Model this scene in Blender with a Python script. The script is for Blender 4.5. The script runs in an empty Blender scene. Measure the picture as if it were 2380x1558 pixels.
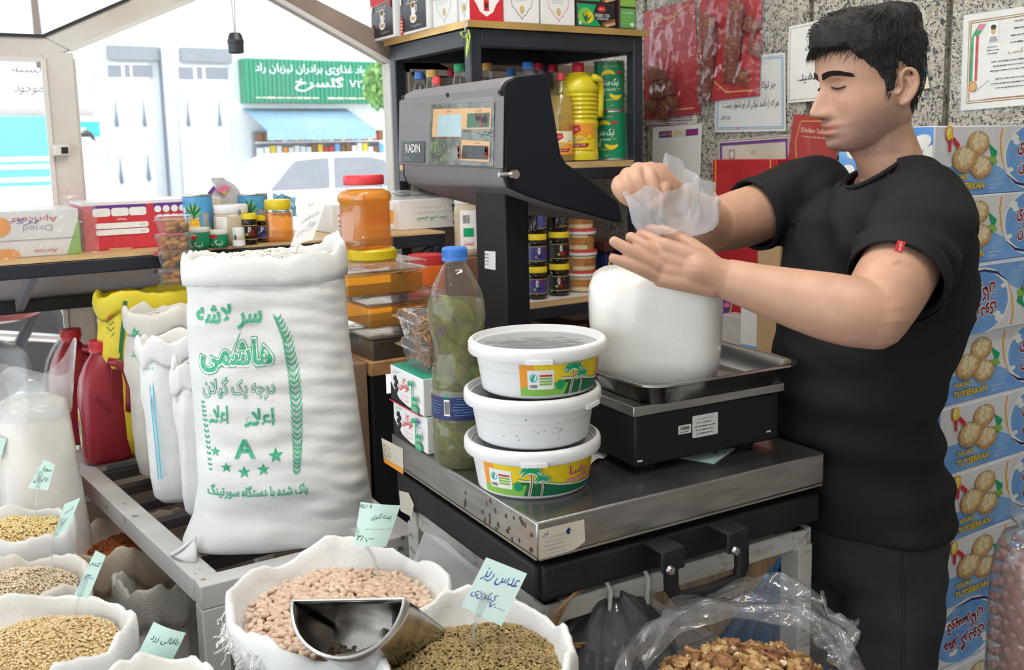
import bpy, bmesh, math, random
from mathutils import Vector, Matrix, noise, Euler
PI = math.pi
R = math.radians
random.seed(7)
sc = bpy.context.scene
COL = sc.collection
V = Vector

# ------------------------------------------------------------------ camera
FPX, HOR, CAMZ = 2250.0, 345.0, 1.5          # focal length in px of a 2380 px frame, horizon row, eye height
PITCH, YAW, ROLL = R(8.0), R(32.0), 0.022
CX, CY = 1190.0, HOR + FPX * math.tan(PITCH)
fwd = V((math.sin(YAW) * math.cos(PITCH), math.cos(YAW) * math.cos(PITCH), -math.sin(PITCH)))
_r0 = V((math.cos(YAW), -math.sin(YAW), 0)); _u0 = _r0.cross(fwd)
rgt = _r0 * math.cos(ROLL) - _u0 * math.sin(ROLL)
upv = _r0 * math.sin(ROLL) + _u0 * math.cos(ROLL)
cd = bpy.data.cameras.new('camera'); cam = bpy.data.objects.new('camera', cd); COL.objects.link(cam)
cam.matrix_world = Matrix(((rgt.x, upv.x, -fwd.x, 0), (rgt.y, upv.y, -fwd.y, 0), (rgt.z, upv.z, -fwd.z, CAMZ), (0, 0, 0, 1)))
cd.sensor_fit = 'HORIZONTAL'; cd.sensor_width = 36.0; cd.lens = 36.0 * FPX / 2380.0
cd.shift_x = 0.0; cd.shift_y = (CY - 779.0) / 2380.0
cd.clip_start = 0.02; cd.clip_end = 200
cd.dof.use_dof = True; cd.dof.focus_distance = 1.72; cd.dof.aperture_fstop = 8.0
sc.camera = cam
sc.cycles.transparent_max_bounces = 24; sc.cycles.max_bounces = 9; sc.cycles.diffuse_bounces = 4; sc.cycles.caustics_reflective = False; sc.cycles.caustics_refractive = False
C0 = V((0, 0, CAMZ))
def ray(x, y): return fwd + rgt * ((x - CX) / FPX) + upv * ((CY - y) / FPX)
def onz(x, y, z): v = ray(x, y); return C0 + v * ((z - CAMZ) / v.z)
def onx(x, y, X): v = ray(x, y); return C0 + v * (X / v.x)
def ony(x, y, Y): v = ray(x, y); return C0 + v * (Y / v.y)
def atd(x, y, d): return C0 + ray(x, y) * d
def dep(p): return (V(p) - C0).dot(fwd)

# ------------------------------------------------------------------ light and exposure
sc.view_settings.view_transform = 'Standard'; sc.view_settings.look = 'None'
sc.view_settings.gamma = 1.0; sc.view_settings.use_curve_mapping = False
sc.view_settings.exposure = 0.3
w = bpy.data.worlds.new('sky'); sc.world = w; w.use_nodes = True
wn = w.node_tree.nodes; wl = w.node_tree.links
bg = wn['Background']; bg.inputs[0].default_value = (0.86, 0.93, 1.0, 1); bg.inputs[1].default_value = 2.3
def light(name, kind, loc, energy, color, rot=(0, 0, 0), size=1.0, size_y=None):
    l = bpy.data.lights.new(name, kind); o = bpy.data.objects.new(name, l); COL.objects.link(o)
    l.energy = energy; l.color = color; o.location = loc; o.rotation_euler = rot
    if kind == 'AREA':
        l.shape = 'RECTANGLE'; l.size = size; l.size_y = size_y or size
    elif kind == 'SUN': l.angle = R(size)
    else: l.shadow_soft_size = size
    return o
light('sun', 'SUN', (0, 0, 9), 13.0, (1, 0.96, 0.9), rot=(R(38), 0, R(200)), size=1.0)

# ------------------------------------------------------------------ mesh helpers
class MB:
    """collects vertices and faces; build() links ONE mesh object"""
    def __init__(s): s.v = []; s.f = []; s.m = []; s.mi = 0
    def add(s, vs, fs, mi=None):
        o = len(s.v); s.v += [tuple(p) for p in vs]; mi = s.mi if mi is None else mi
        for f in fs: s.f.append(tuple(i + o for i in f)); s.m.append(mi)
        return s
    def box(s, c, d, M=None, mi=None, tz=1.0):
        x, y, z = [q / 2 for q in d]; M = M or Matrix(); c = V(c)
        vs = [M @ V((a * x * (tz if e > 0 else 1), b * y * (tz if e > 0 else 1), e * z)) + c for e in (-1, 1) for b in (-1, 1) for a in (-1, 1)]
        return s.add(vs, [(0, 2, 3, 1), (4, 5, 7, 6), (0, 1, 5, 4), (2, 6, 7, 3), (0, 4, 6, 2), (1, 3, 7, 5)], mi)
    def bar(s, a, b, w, h, up=(0, 0, 1), mi=None):
        a, b = V(a), V(b); d = b - a; L = d.length; d.normalize(); u = V(up)
        x = d.cross(u)
        if x.length < 1e-4: x = d.cross(V((1, 0, 0)))
        x.normalize(); u = x.cross(d)
        M = Matrix((x, d, u)).transposed()
        return s.box((a + b) / 2, (w, L, h), M, mi)
    def prism(s, poly, o, u, v, n, t, mi=None):
        """poly in (u,v) coordinates from o, thickened by t along n"""
        o, u, v, n = V(o), V(u), V(v), V(n); k = len(poly)
        vs = [o + u * a + v * b for a, b in poly] + [o + u * a + v * b + n * t for a, b in poly]
        return s.add(vs, [tuple(range(k))[::-1], tuple(range(k, 2 * k))] + [(i, (i + 1) % k, k + (i + 1) % k, k + i) for i in range(k)], mi)
    def lathe(s, prof, c=(0, 0, 0), n=32, M=None, mi=None, ex=2.0, sy=1.0, mis=None):
        """profile [(r,z)...]; ex superellipse exponent; sy y-scale"""
        c = V(c); M = M or Matrix(); o = len(s.v); k = len(prof)
        for r, z in prof:
            for i in range(n):
                a = 2 * PI * i / n; ca, sa = math.cos(a), math.sin(a)
                q = 1.0 if ex == 2.0 else (abs(ca) ** ex + abs(sa) ** ex) ** (-1 / ex)
                s.v.append(tuple(M @ V((r * q * ca, r * q * sa * sy, z)) + c))
        for j in range(k - 1):
            for i in range(n):
                s.f.append((o + j * n + i, o + j * n + (i + 1) % n, o + (j + 1) * n + (i + 1) % n, o + (j + 1) * n + i))
                s.m.append((mis[j] if mis else (s.mi if mi is None else mi)))
        for j, rev in ((0, True), (k - 1, False)):
            if prof[j][0] > 1e-6:
                f = tuple(o + j * n + i for i in range(n)); s.f.append(f[::-1] if rev else f); s.m.append((mis[min(j, k - 2)] if mis else (s.mi if mi is None else mi)))
        return s
    def tube(s, pts, r, n=8, mi=None, cap=True, flat=1.0):
        pts = [V(p) for p in pts]; o = len(s.v); k = len(pts); rr = r if isinstance(r, (list, tuple)) else [r] * k
        up = V((0, 0, 1)); pr = None
        for j, p in enumerate(pts):
            d = (pts[min(j + 1, k - 1)] - pts[max(j - 1, 0)])
            if d.length < 1e-9: d = V((0, 0, 1))
            d.normalize()
            if pr is None:
                x = d.cross(up)
                if x.length < 1e-3: x = d.cross(V((1, 0, 0)))
            else: x = pr - d * pr.dot(d)
            x.normalize(); pr = x; y = d.cross(x)
            for i in range(n):
                a = 2 * PI * i / n; s.v.append(tuple(p + x * (rr[j] * math.cos(a)) + y * (rr[j] * flat * math.sin(a))))
        for j in range(k - 1):
            for i in range(n):
                s.f.append((o + j * n + i, o + j * n + (i + 1) % n, o + (j + 1) * n + (i + 1) % n, o + (j + 1) * n + i)); s.m.append(s.mi if mi is None else mi)
        if cap:
            for j, rev in ((0, True), (k - 1, False)):
                f = tuple(o + j * n + i for i in range(n)); s.f.append(f[::-1] if rev else f); s.m.append(s.mi if mi is None else mi)
        return s
    def loft(s, rings, closed=True, cap0=False, cap1=False, mi=None):
        o = len(s.v); n = len(rings[0])
        for r in rings: s.v += [tuple(p) for p in r]
        for j in range(len(rings) - 1):
            for i in range(n if closed else n - 1):
                s.f.append((o + j * n + i, o + j * n + (i + 1) % n, o + (j + 1) * n + (i + 1) % n, o + (j + 1) * n + i)); s.m.append(s.mi if mi is None else mi)
        if cap0: s.f.append(tuple(o + i for i in range(n))[::-1]); s.m.append(s.mi if mi is None else mi)
        if cap1: s.f.append(tuple(o + (len(rings) - 1) * n + i for i in range(n))); s.m.append(s.mi if mi is None else mi)
        return s
    def grid(s, fn, nu, nv, mi=None):
        return s.loft([[fn(i / (nu - 1), j / (nv - 1)) for i in range(nu)] for j in range(nv)], closed=False, mi=mi)
    def ball(s, c, r, n=10, m=7, mi=None, M=None):
        rx, ry, rz = r if isinstance(r, (list, tuple)) else (r, r, r); c = V(c); M = M or Matrix(); o = len(s.v)
        s.v.append(tuple(M @ V((0, 0, -rz)) + c))
        for j in range(1, m):
            t = -PI / 2 + PI * j / m
            for i in range(n):
                a = 2 * PI * i / n; s.v.append(tuple(M @ V((rx * math.cos(t) * math.cos(a), ry * math.cos(t) * math.sin(a), rz * math.sin(t))) + c))
        s.v.append(tuple(M @ V((0, 0, rz)) + c)); e = len(s.v) - 1; q = s.mi if mi is None else mi
        for i in range(n):
            s.f.append((o, o + 1 + (i + 1) % n, o + 1 + i)); s.m.append(q)
            s.f.append((e, o + 1 + (m - 2) * n + i, o + 1 + (m - 2) * n + (i + 1) % n)); s.m.append(q)
            for j in range(m - 2):
                s.f.append((o + 1 + j * n + i, o + 1 + j * n + (i + 1) % n, o + 1 + (j + 1) * n + (i + 1) % n, o + 1 + (j + 1) * n + i)); s.m.append(q)
        return s
    def build(s, name, mats, parent=None, smooth=35, bevel=0.0, seg=2, loc=None, recalc=True):
        me = bpy.data.meshes.new(name); me.from_pydata(s.v, [], s.f)
        mats = mats if isinstance(mats, (list, tuple)) else [mats]
        for m in mats: me.materials.append(m)
        if len(mats) > 1: me.polygons.foreach_set('material_index', s.m)
        if recalc:
            b = bmesh.new(); b.from_mesh(me); bmesh.ops.recalc_face_normals(b, faces=b.faces); b.to_mesh(me); b.free()
        if smooth:
            me.shade_smooth(); me.set_sharp_from_angle(angle=R(smooth))
        me.update()
        o = bpy.data.objects.new(name, me); COL.objects.link(o)
        if parent is not None: o.parent = parent; o.matrix_parent_inverse = PINV(parent)
        if loc is not None: o.location = loc
        if bevel:
            md = o.modifiers.new('bevel', 'BEVEL'); md.width = bevel; md.segments = seg; md.limit_method = 'ANGLE'; md.angle_limit = R(40); md.harden_normals = False
        return o
def PINV(p): return Matrix()
def tag(o, label, cat, group=None, kind=None):
    o['label'] = label
    if cat: o['category'] = cat
    if group: o['group'] = group
    if kind: o['kind'] = kind
    return o
def struct(o, label=None):
    o['kind'] = 'structure'
    if label: o['label'] = label
    return o
def thing(name, label, cat, loc=(0, 0, 0), rz=0, group=None, rot=None):
    o = bpy.data.objects.new(name, None); COL.objects.link(o); o.empty_display_size = 0.05
    o.location = loc; o.rotation_euler = rot or (0, 0, rz)
    return tag(o, label, cat, group)
def copy_tree(o, parent=None, label=None, loc=None, rot=None):
    c = o.copy(); COL.objects.link(c); c.parent = parent
    if label: c['label'] = label
    if loc is not None: c.location = loc
    if rot is not None: c.rotation_euler = rot
    for ch in list(o.children): copy_tree(ch, c)
    return c

# ------------------------------------------------------------------ materials (all node based)
MATS = {}
def mat(name, col=(.8, .8, .8), rough=.5, metal=0, bump=0, bscale=60, var=0, vscale=9, trans=0, ior=1.45, alpha=1, spec=.5, sss=0, coat=0, sheen=0, col2=None, detail=3, stretch=None, emit=0, thr=None, bdist=.01, sub=None):
    if name in MATS: return MATS[name]
    m = bpy.data.materials.new(name); m.use_nodes = True; nt = m.node_tree; N = nt.nodes; L = nt.links
    p = N['Principled BSDF']; MATS[name] = m
    c4 = (*col, 1); p.inputs['Base Color'].default_value = c4
    p.inputs['Roughness'].default_value = rough; p.inputs['Metallic'].default_value = metal
    p.inputs['IOR'].default_value = ior; p.inputs['Alpha'].default_value = alpha
    p.inputs['Specular IOR Level'].default_value = spec
    if trans: p.inputs['Transmission Weight'].default_value = trans
    if sss: p.inputs['Subsurface Weight'].default_value = sss; p.inputs['Subsurface Radius'].default_value = sub or (.01, .006, .004); p.inputs['Subsurface Scale'].default_value = 1.0
    if coat: p.inputs['Coat Weight'].default_value = coat; p.inputs['Coat Roughness'].default_value = .08
    if sheen: p.inputs['Sheen Weight'].default_value = sheen
    if emit: p.inputs['Emission Color'].default_value = c4; p.inputs['Emission Strength'].default_value = emit
    tc = N.new('ShaderNodeTexCoord'); src = tc.outputs['Object']
    if stretch:
        mp = N.new('ShaderNodeMapping'); mp.inputs['Scale'].default_value = stretch; L.new(src, mp.inputs[0]); src = mp.outputs[0]
    nz = N.new('ShaderNodeTexNoise'); nz.inputs['Scale'].default_value = vscale; nz.inputs['Detail'].default_value = detail; L.new(src, nz.inputs['Vector'])
    rp = N.new('ShaderNodeValToRGB'); v = var or .04
    a = (*[q * (1 - v) for q in col], 1); b = (*(col2 or [min(1, q * (1 + v)) for q in col]), 1)
    rp.color_ramp.elements[0].color = a if not col2 else c4; rp.color_ramp.elements[1].color = b
    t = thr or (.35, .65); rp.color_ramp.elements[0].position = t[0]; rp.color_ramp.elements[1].position = t[1]
    L.new(nz.outputs['Fac'], rp.inputs[0]); L.new(rp.outputs[0], p.inputs['Base Color'])
    if bump:
        n2 = N.new('ShaderNodeTexNoise'); n2.inputs['Scale'].default_value = bscale; n2.inputs['Detail'].default_value = 3; L.new(src, n2.inputs['Vector'])
        bp = N.new('ShaderNodeBump'); bp.inputs['Strength'].default_value = bump; bp.inputs['Distance'].default_value = bdist
        L.new(n2.outputs['Fac'], bp.inputs['Height']); L.new(bp.outputs[0], p.inputs['Normal'])
    return m
def film(name, col=(.9, .93, .95), opac=.12, rough=.08, bump=.3, bscale=25, gl=1.0, ior=1.5):
    """thin clear plastic: tinted see-through + a little white haze + Fresnel gloss"""
    if name in MATS: return MATS[name]
    m = bpy.data.materials.new(name); m.use_nodes = True; nt = m.node_tree; N = nt.nodes; L = nt.links; N.clear(); MATS[name] = m
    out = N.new('ShaderNodeOutputMaterial'); tr = N.new('ShaderNodeBsdfTransparent'); tr.inputs[0].default_value = (*col, 1)
    df = N.new('ShaderNodeBsdfDiffuse'); df.inputs[0].default_value = (*col, 1)
    tl = N.new('ShaderNodeBsdfTranslucent'); tl.inputs[0].default_value = (*col, 1)
    dm = N.new('ShaderNodeMixShader'); dm.inputs[0].default_value = .4; L.new(df.outputs[0], dm.inputs[1]); L.new(tl.outputs[0], dm.inputs[2])
    m1 = N.new('ShaderNodeMixShader'); m1.inputs[0].default_value = opac; L.new(tr.outputs[0], m1.inputs[1]); L.new(dm.outputs[0], m1.inputs[2])
    gs = N.new('ShaderNodeBsdfGlossy'); gs.inputs['Roughness'].default_value = rough
    fr = N.new('ShaderNodeFresnel'); ge = N.new('ShaderNodeNewGeometry'); mr = N.new('ShaderNodeMapRange'); mr.inputs[3].default_value = ior; mr.inputs[4].default_value = 1 / ior; L.new(ge.outputs['Backfacing'], mr.inputs[0]); L.new(mr.outputs[0], fr.inputs[0])   # same sheen from both faces of the sheet
    ml = N.new('ShaderNodeMath'); ml.operation = 'MULTIPLY'; ml.inputs[1].default_value = gl; L.new(fr.outputs[0], ml.inputs[0])
    m2 = N.new('ShaderNodeMixShader'); L.new(ml.outputs[0], m2.inputs[0]); L.new(m1.outputs[0], m2.inputs[1]); L.new(gs.outputs[0], m2.inputs[2])
    tc = N.new('ShaderNodeTexCoord'); nz = N.new('ShaderNodeTexNoise'); nz.inputs['Scale'].default_value = bscale; L.new(tc.outputs['Object'], nz.inputs['Vector'])
    bp = N.new('ShaderNodeBump'); bp.inputs['Strength'].default_value = bump; bp.inputs['Distance'].default_value = .02; L.new(nz.outputs['Fac'], bp.inputs['Height'])
    L.new(bp.outputs[0], gs.inputs['Normal']); L.new(m2.outputs[0], out.inputs[0])
    return m
def ink(name, col, rough=.55, spec=.3): return mat('ink_' + name, col, rough=rough, spec=spec, var=.03, vscale=40)
INK = {'red': ink('red', (.62, .03, .04)), 'white': ink('white', (.85, .85, .83)), 'black': ink('black', (.02, .02, .022)), 'green': ink('green', (.01, .36, .14)),
       'blue': ink('blue', (.03, .16, .62)), 'lblue': ink('lblue', (.16, .42, .8)), 'yellow': ink('yellow', (.85, .62, .02)), 'gold': ink('gold', (.62, .42, .1)),
       'orange': ink('orange', (.85, .33, .04)), 'pink': ink('pink', (.75, .2, .35)), 'purple': ink('purple', (.16, .05, .28)), 'grey': ink('grey', (.35, .35, .36)),
       'dgreen': ink('dgreen', (.015, .14, .06)), 'lgreen': ink('lgreen', (.25, .5, .08)), 'cyan': ink('cyan', (.05, .5, .7)), 'navy': ink('navy', (.015, .03, .16)),
       'pen': ink('pen', (.03, .05, .4)), 'cream': ink('cream', (.8, .72, .52)), 'brown': ink('brown', (.25, .11, .04)), 'tan': ink('tan', (.62, .42, .2)), 'dred': ink('dred', (.3, .015, .02)), 'mint': ink('mint', (.62, .85, .77))}

# ------------------------------------------------------------------ flat print: lettering and artwork as thin meshes
_AR = {}
for _b, _i in {'ا': 'FE8D', 'آ': 'FE81', 'ب': 'FE8F', 'پ': 'FB56', 'ت': 'FE95', 'ث': 'FE99', 'ج': 'FE9D', 'چ': 'FB7A', 'ح': 'FEA1', 'خ': 'FEA5', 'د': 'FEA9', 'ذ': 'FEAB', 'ر': 'FEAD', 'ز': 'FEAF', 'ژ': 'FB8A', 'س': 'FEB1', 'ش': 'FEB5', 'ص': 'FEB9', 'ض': 'FEBD', 'ط': 'FEC1', 'ظ': 'FEC5', 'ع': 'FEC9', 'غ': 'FECD', 'ف': 'FED1', 'ق': 'FED5', 'ک': 'FB8E', 'گ': 'FB92', 'ل': 'FEDD', 'م': 'FEE1', 'ن': 'FEE5', 'و': 'FEED', 'ه': 'FEE9', 'ی': 'FBFC', 'ء': 'FE80'}.items(): _AR[_b] = int(_i, 16)
_NJ = set('اآدذرزژوء')
def fa(s):
    """Persian letters to joined presentation forms in visual (left to right) order"""
    out = []
    i = 0; prev = False
    while i < len(s):
        ch = s[i]
        if ch in _AR:
            nxt = s[i + 1] if i + 1 < len(s) else ''
            if ch == 'ل' and nxt == 'ا':
                out.append(chr(0xFEFC if prev else 0xFEFB)); prev = False; i += 2; continue
            nj = nxt in _AR and nxt != 'ء' and ch not in _NJ
            b = _AR[ch]
            k = (3 if nj else 1) if prev else (2 if nj else 0)
            if ch in _NJ: k = 1 if (prev and ch != 'ء') else 0
            out.append(chr(b + k)); prev = nj
        elif ch == 'ـ': out.append('\u0640'); prev = True
        else: out.append(ch); prev = False
        i += 1
    out = out[::-1]; res = ''; run = ''
    for c in out:
        if c.isascii() and c.isalnum() or c in '۰۱۲۳۴۵۶۷۸۹': run = c + run
        else: res += run + c; run = ''
    return res + run
_TX = {}
def textmesh(s, off=0.0):
    k = (s, off)
    if k not in _TX:
        c = bpy.data.curves.new('t', 'FONT'); c.body = s; c.size = 1; c.resolution_u = 2; c.offset = off
        o = bpy.data.objects.new('t', c); COL.objects.link(o)
        dg = bpy.context.evaluated_depsgraph_get(); me = bpy.data.meshes.new_from_object(o.evaluated_get(dg))
        vs = [(v.co.x, v.co.y) for v in me.vertices]; fs = [tuple(p.vertices) for p in me.polygons]
        bpy.data.objects.remove(o); bpy.data.curves.remove(c); bpy.data.meshes.remove(me)
        if not vs: vs = [(0, 0), (1, 0), (0, 1)]; fs = [(0, 1, 2)]
        _TX[k] = (vs, fs, min(v[0] for v in vs), max(v[0] for v in vs), min(v[1] for v in vs), max(v[1] for v in vs))
    return _TX[k]
class Dec:
    """2-D artwork in metres (u right, v up); emit() lays it on a surface as one mesh, each layer a hair prouder"""
    def __init__(s): s.items = []; s.lay = 1
    def poly(s, pts, ink, lay=None):
        s.items.append((list(pts), [tuple(range(len(pts)))], ink, s.lay if lay is None else lay)); s.lay += 0 if lay is not None else 1; return s
    def rect(s, u0, v0, u1, v1, ink, lay=None): return s.poly([(u0, v0), (u1, v0), (u1, v1), (u0, v1)], ink, lay)
    def oval(s, u, v, ru, rv, ink, n=24, lay=None, a=0): 
        ca, sa = math.cos(a), math.sin(a)
        return s.poly([(u + ru * math.cos(t) * ca - rv * math.sin(t) * sa, v + ru * math.cos(t) * sa + rv * math.sin(t) * ca) for t in [2 * PI * i / n for i in range(n)]], ink, lay)
    def rrect(s, u0, v0, u1, v1, r, ink, lay=None):
        p = []
        for cx, cy, a0 in ((u1 - r, v0 + r, -90), (u1 - r, v1 - r, 0), (u0 + r, v1 - r, 90), (u0 + r, v0 + r, 180)):
            p += [(cx + r * math.cos(R(a0 + t)), cy + r * math.sin(R(a0 + t))) for t in (0, 30, 60, 90)]
        return s.poly(p, ink, lay)
    def stroke(s, pts, wd, ink, lay=None):
        n = len(pts); L = []; Q = []
        for i, p in enumerate(pts):
            a = pts[max(i - 1, 0)]; b = pts[min(i + 1, n - 1)]; dx, dy = b[0] - a[0], b[1] - a[1]; l = math.hypot(dx, dy) or 1
            ww = (wd[i] if isinstance(wd, (list, tuple)) else wd) / 2
            L.append((p[0] - dy / l * ww, p[1] + dx / l * ww)); Q.append((p[0] + dy / l * ww, p[1] - dx / l * ww))
        vs = L + Q; s.items.append((vs, [(i, i + 1, n + i + 1, n + i) for i in range(n - 1)], ink, s.lay if lay is None else lay)); s.lay += 0 if lay is not None else 1; return s
    def text(s, t, u, v, w=None, h=None, ink='black', lay=None, off=0.0, rot=0, shear=0, flip=False, ref=None):
        """text centred at (u,v), fitted into w x h"""
        vs, fs, x0, x1, y0, y1 = textmesh(t, off)
        if ref is not None: _, _, x0, x1, y0, y1 = textmesh(t, ref)
        sx = w / (x1 - x0) if w else None; sy = h / (y1 - y0) if h else None
        sx = sx or sy; sy = sy or sx; cx, cy = (x0 + x1) / 2, (y0 + y1) / 2; ca, sa = math.cos(rot), math.sin(rot); o = []
        for x, y in vs:
            a, b = (x - cx) * sx, (y - cy) * sy; a += b * shear
            if flip: a, b = -a, -b
            o.append((u + a * ca - b * sa, v + a * sa + b * ca))
        s.items.append((o, fs, ink, s.lay if lay is None else lay)); s.lay += 0 if lay is not None else 1; return s
    def lines(s, u0, u1, v0, v1, n, ink, th=None, seed=1):
        """rows of small unreadable print"""
        rnd = random.Random(seed); dv = (v1 - v0) / max(n, 1); th = th or dv * .45
        for i in range(n):
            v = v0 + dv * (i + .5); u = u0 + (u1 - u0) * rnd.uniform(0, .12); e = u1 - (u1 - u0) * rnd.uniform(0, .2)
            while u < e:
                l = min(rnd.uniform(1.5, 5) * th, e - u); hh = th * rnd.uniform(.5, 1)
                s.items.append(([(u, v - hh / 2), (u + l, v - hh / 2), (u + l, v + hh / 2), (u, v + hh / 2)], [(0, 1, 2, 3)], ink, s.lay)); u += l + th * .6
        s.lay += 1; return s
    def barcode(s, u0, v0, u1, v1, seed=1):
        rnd = random.Random(seed); s.rect(u0, v0, u1, v1, 'white'); u = u0 + (u1 - u0) * .06; e = u1 - (u1 - u0) * .06
        while u < e:
            l = (u1 - u0) * rnd.choice((.015, .03, .05)); s.items.append(([(u, v0 + (v1 - v0) * .1), (u + l, v0 + (v1 - v0) * .1), (u + l, v1 - (v1 - v0) * .1), (u, v1 - (v1 - v0) * .1)], [(0, 1, 2, 3)], 'black', s.lay)); u += l + (u1 - u0) * rnd.choice((.02, .035))
        s.lay += 1; return s
    def merge(s, o, du=0, dv=0, k=1, flip=False):
        m = max((i[3] for i in o.items), default=0); sg = -k if flip else k
        for vs, fs, ik, ly in o.items: s.items.append(([(du + a * sg, dv + b * sg) for a, b in vs], fs, ik, s.lay + ly))
        s.lay += m + 1; return s
    def emit(s, name, parent, fn, step=None, eps=.0002, label=None, clip=None):
        """fn(u, v, h) -> point"""
        keys = []; V_, F_, M_ = [], [], []
        for vs, fs, ik, ly in s.items:
            key = ik if isinstance(ik, str) else ik.name
            mm = INK[ik] if isinstance(ik, str) else ik
            if mm not in keys: keys.append(mm)
            mi = keys.index(mm)
            if step or clip:
                b = bmesh.new(); bv = [b.verts.new((x, y, 0)) for x, y in vs]
                for f in fs:
                    try: b.faces.new([bv[i] for i in f])
                    except ValueError: pass
                if clip:
                    for co, no in (((clip[0], 0, 0), (-1, 0, 0)), ((clip[2], 0, 0), (1, 0, 0)), ((0, clip[1], 0), (0, -1, 0)), ((0, clip[3], 0), (0, 1, 0))):
                        bmesh.ops.bisect_plane(b, geom=b.verts[:] + b.edges[:] + b.faces[:], plane_co=co, plane_no=no, clear_outer=True)
                if step:
                    for ax in (0, 1):
                        st = step[ax] if isinstance(step, (tuple, list)) else step
                        if not st or not b.verts: continue
                        lo = min(v.co[ax] for v in b.verts); hi = max(v.co[ax] for v in b.verts)
                        k = math.floor(lo / st) + 1
                        while k * st < hi:
                            bmesh.ops.bisect_plane(b, geom=b.verts[:] + b.edges[:] + b.faces[:], plane_co=((k * st, 0, 0) if ax == 0 else (0, k * st, 0)), plane_no=((1, 0, 0) if ax == 0 else (0, 1, 0))); k += 1
                b.verts.index_update(); vs = [(v.co.x, v.co.y) for v in b.verts]; fs = [tuple(v.index for v in f.verts) for f in b.faces]; b.free()
            o = len(V_); V_ += [tuple(fn(x, y, ly * eps)) for x, y in vs]
            for f in fs: F_.append(tuple(i + o for i in f)); M_.append(mi)
        if not F_: return None
        me = bpy.data.meshes.new(name); me.from_pydata(V_, [], F_)
        for k in keys: me.materials.append(k)
        me.polygons.foreach_set('material_index', M_); me.update()
        ob = bpy.data.objects.new(name, me); COL.objects.link(ob)
        if parent is not None: ob.parent = parent
        if label: ob['label'] = label
        return ob
def plane_fn(o, u, v, n):
    o, u, v, n = V(o), V(u), V(v), V(n)
    return lambda a, b, h: o + u * a + v * b + n * (h + .0003)
def cyl_fn(r, z0=0, a0=0, r1=None, z1=1.0):
    """u = arc length about angle a0 (increasing to the right seen from outside), v = height; r can taper to r1 at z1"""
    def f(u, v, h):
        rr = r if r1 is None else r + (r1 - r) * (v - z0) / (z1 - z0)
        a = a0 + u / r; return V(((rr + h + .0003) * math.cos(a), (rr + h + .0003) * math.sin(a), v))
    return f

# ================================================================== THE ROOM
WX, WY = 2.29, 3.0            # granite wall plane, window wall plane
def granite():
    m = bpy.data.materials.new('granite'); m.use_nodes = True; nt = m.node_tree; N = nt.nodes; L = nt.links; p = N['Principled BSDF']
    tc = N.new('ShaderNodeTexCoord')
    def nz(s, d): 
        n = N.new('ShaderNodeTexNoise'); n.inputs['Scale'].default_value = s; n.inputs['Detail'].default_value = d; L.new(tc.outputs['Object'], n.inputs['Vector']); return n
    def ramp(src, a, b, c0, c1):
        r = N.new('ShaderNodeValToRGB'); r.color_ramp.elements[0].position = a; r.color_ramp.elements[1].position = b
        r.color_ramp.elements[0].color = (*c0, 1); r.color_ramp.elements[1].color = (*c1, 1); L.new(src, r.inputs[0]); return r
    base = ramp(nz(60, 3).outputs['Fac'], .35, .65, (.36, .32, .25), (.56, .52, .44))
    v = N.new('ShaderNodeTexVoronoi'); v.inputs['Scale'].default_value = 130; L.new(tc.outputs['Object'], v.inputs['Vector'])
    s1 = ramp(nz(170, 2).outputs['Fac'], .40, .43, (0, 0, 0), (1, 1, 1))
    s2 = ramp(nz(95, 2).outputs['Fac'], .36, .40, (0, 0, 0), (1, 1, 1))
    mu = N.new('ShaderNodeMath'); mu.operation = 'MULTIPLY'; L.new(s1.outputs[0], mu.inputs[0]); L.new(s2.outputs[0], mu.inputs[1])
    mx = N.new('ShaderNodeMix'); mx.data_type = 'RGBA'; L.new(mu.outputs[0], mx.inputs[0]); mx.inputs[6].default_value = (.045, .047, .055, 1); L.new(base.outputs[0], mx.inputs[7])
    L.new(mx.outputs[2], p.inputs['Base Color']); p.inputs['Roughness'].default_value = .38
    return m
GRAN = granite()
alu = mat('aged_cream_aluminium', (.60, .55, .48), rough=.5, var=.12, vscale=6, col2=(.68, .65, .6), bump=.05)
alu_brown = mat('brown_aluminium', (.33, .26, .21), rough=.5, var=.15, vscale=5)
plaster = mat('plaster', (.75, .74, .71), rough=.9, var=.05, bump=.1)
tile = mat('grey_floor_tile', (.3, .29, .28), rough=.45, var=.15, vscale=4)
dark_steel = mat('dark_blue_painted_steel', (.018, .022, .032), rough=.35, var=.25, vscale=5, bump=.04, bscale=200)
glass = film('window_glass', (.97, .98, .98), opac=.03, rough=.02, bump=.02, bscale=3, gl=.6)
mb = MB(); mb.box((0.2, 0.6, -.03), (7.6, 9.2, .06)); fl = struct(mb.build('floor', tile))
for i in range(9):
    for j in range(9):
        t = MB(); t.box((-1.8 + i * .5, -1.2 + j * .5, .003), (.494, .494, .006)); t.build('floor_tile', tile, fl)
mb = MB(); mb.box((-.2, .6, 2.95), (7.0, 8.4, .1)); struct(mb.build('ceiling', plaster))
mb = MB(); mb.box((WX + .08, .2, 1.45), (.12, 6.4, 2.9)); wr = struct(mb.build('wall_right', mat('mortar', (.2, .18, .15), rough=.9, var=.3, vscale=60)))
ys = [3.0, onx(1500, 60, WX).y, onx(1884, 60, WX).y, onx(2205, 60, WX).y, 0.6, -.2, -1.2, -2.8]
for i in range(len(ys) - 1):
    for z0, z1 in ((0, 1.1), (1.104, 2.9)):
        t = MB(); t.box((WX + .012, (ys[i] + ys[i + 1]) / 2, (z0 + z1) / 2), (.024, abs(ys[i] - ys[i + 1]) - .018, z1 - z0)); t.build('granite_panel', GRAN, wr, bevel=.002)
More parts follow.
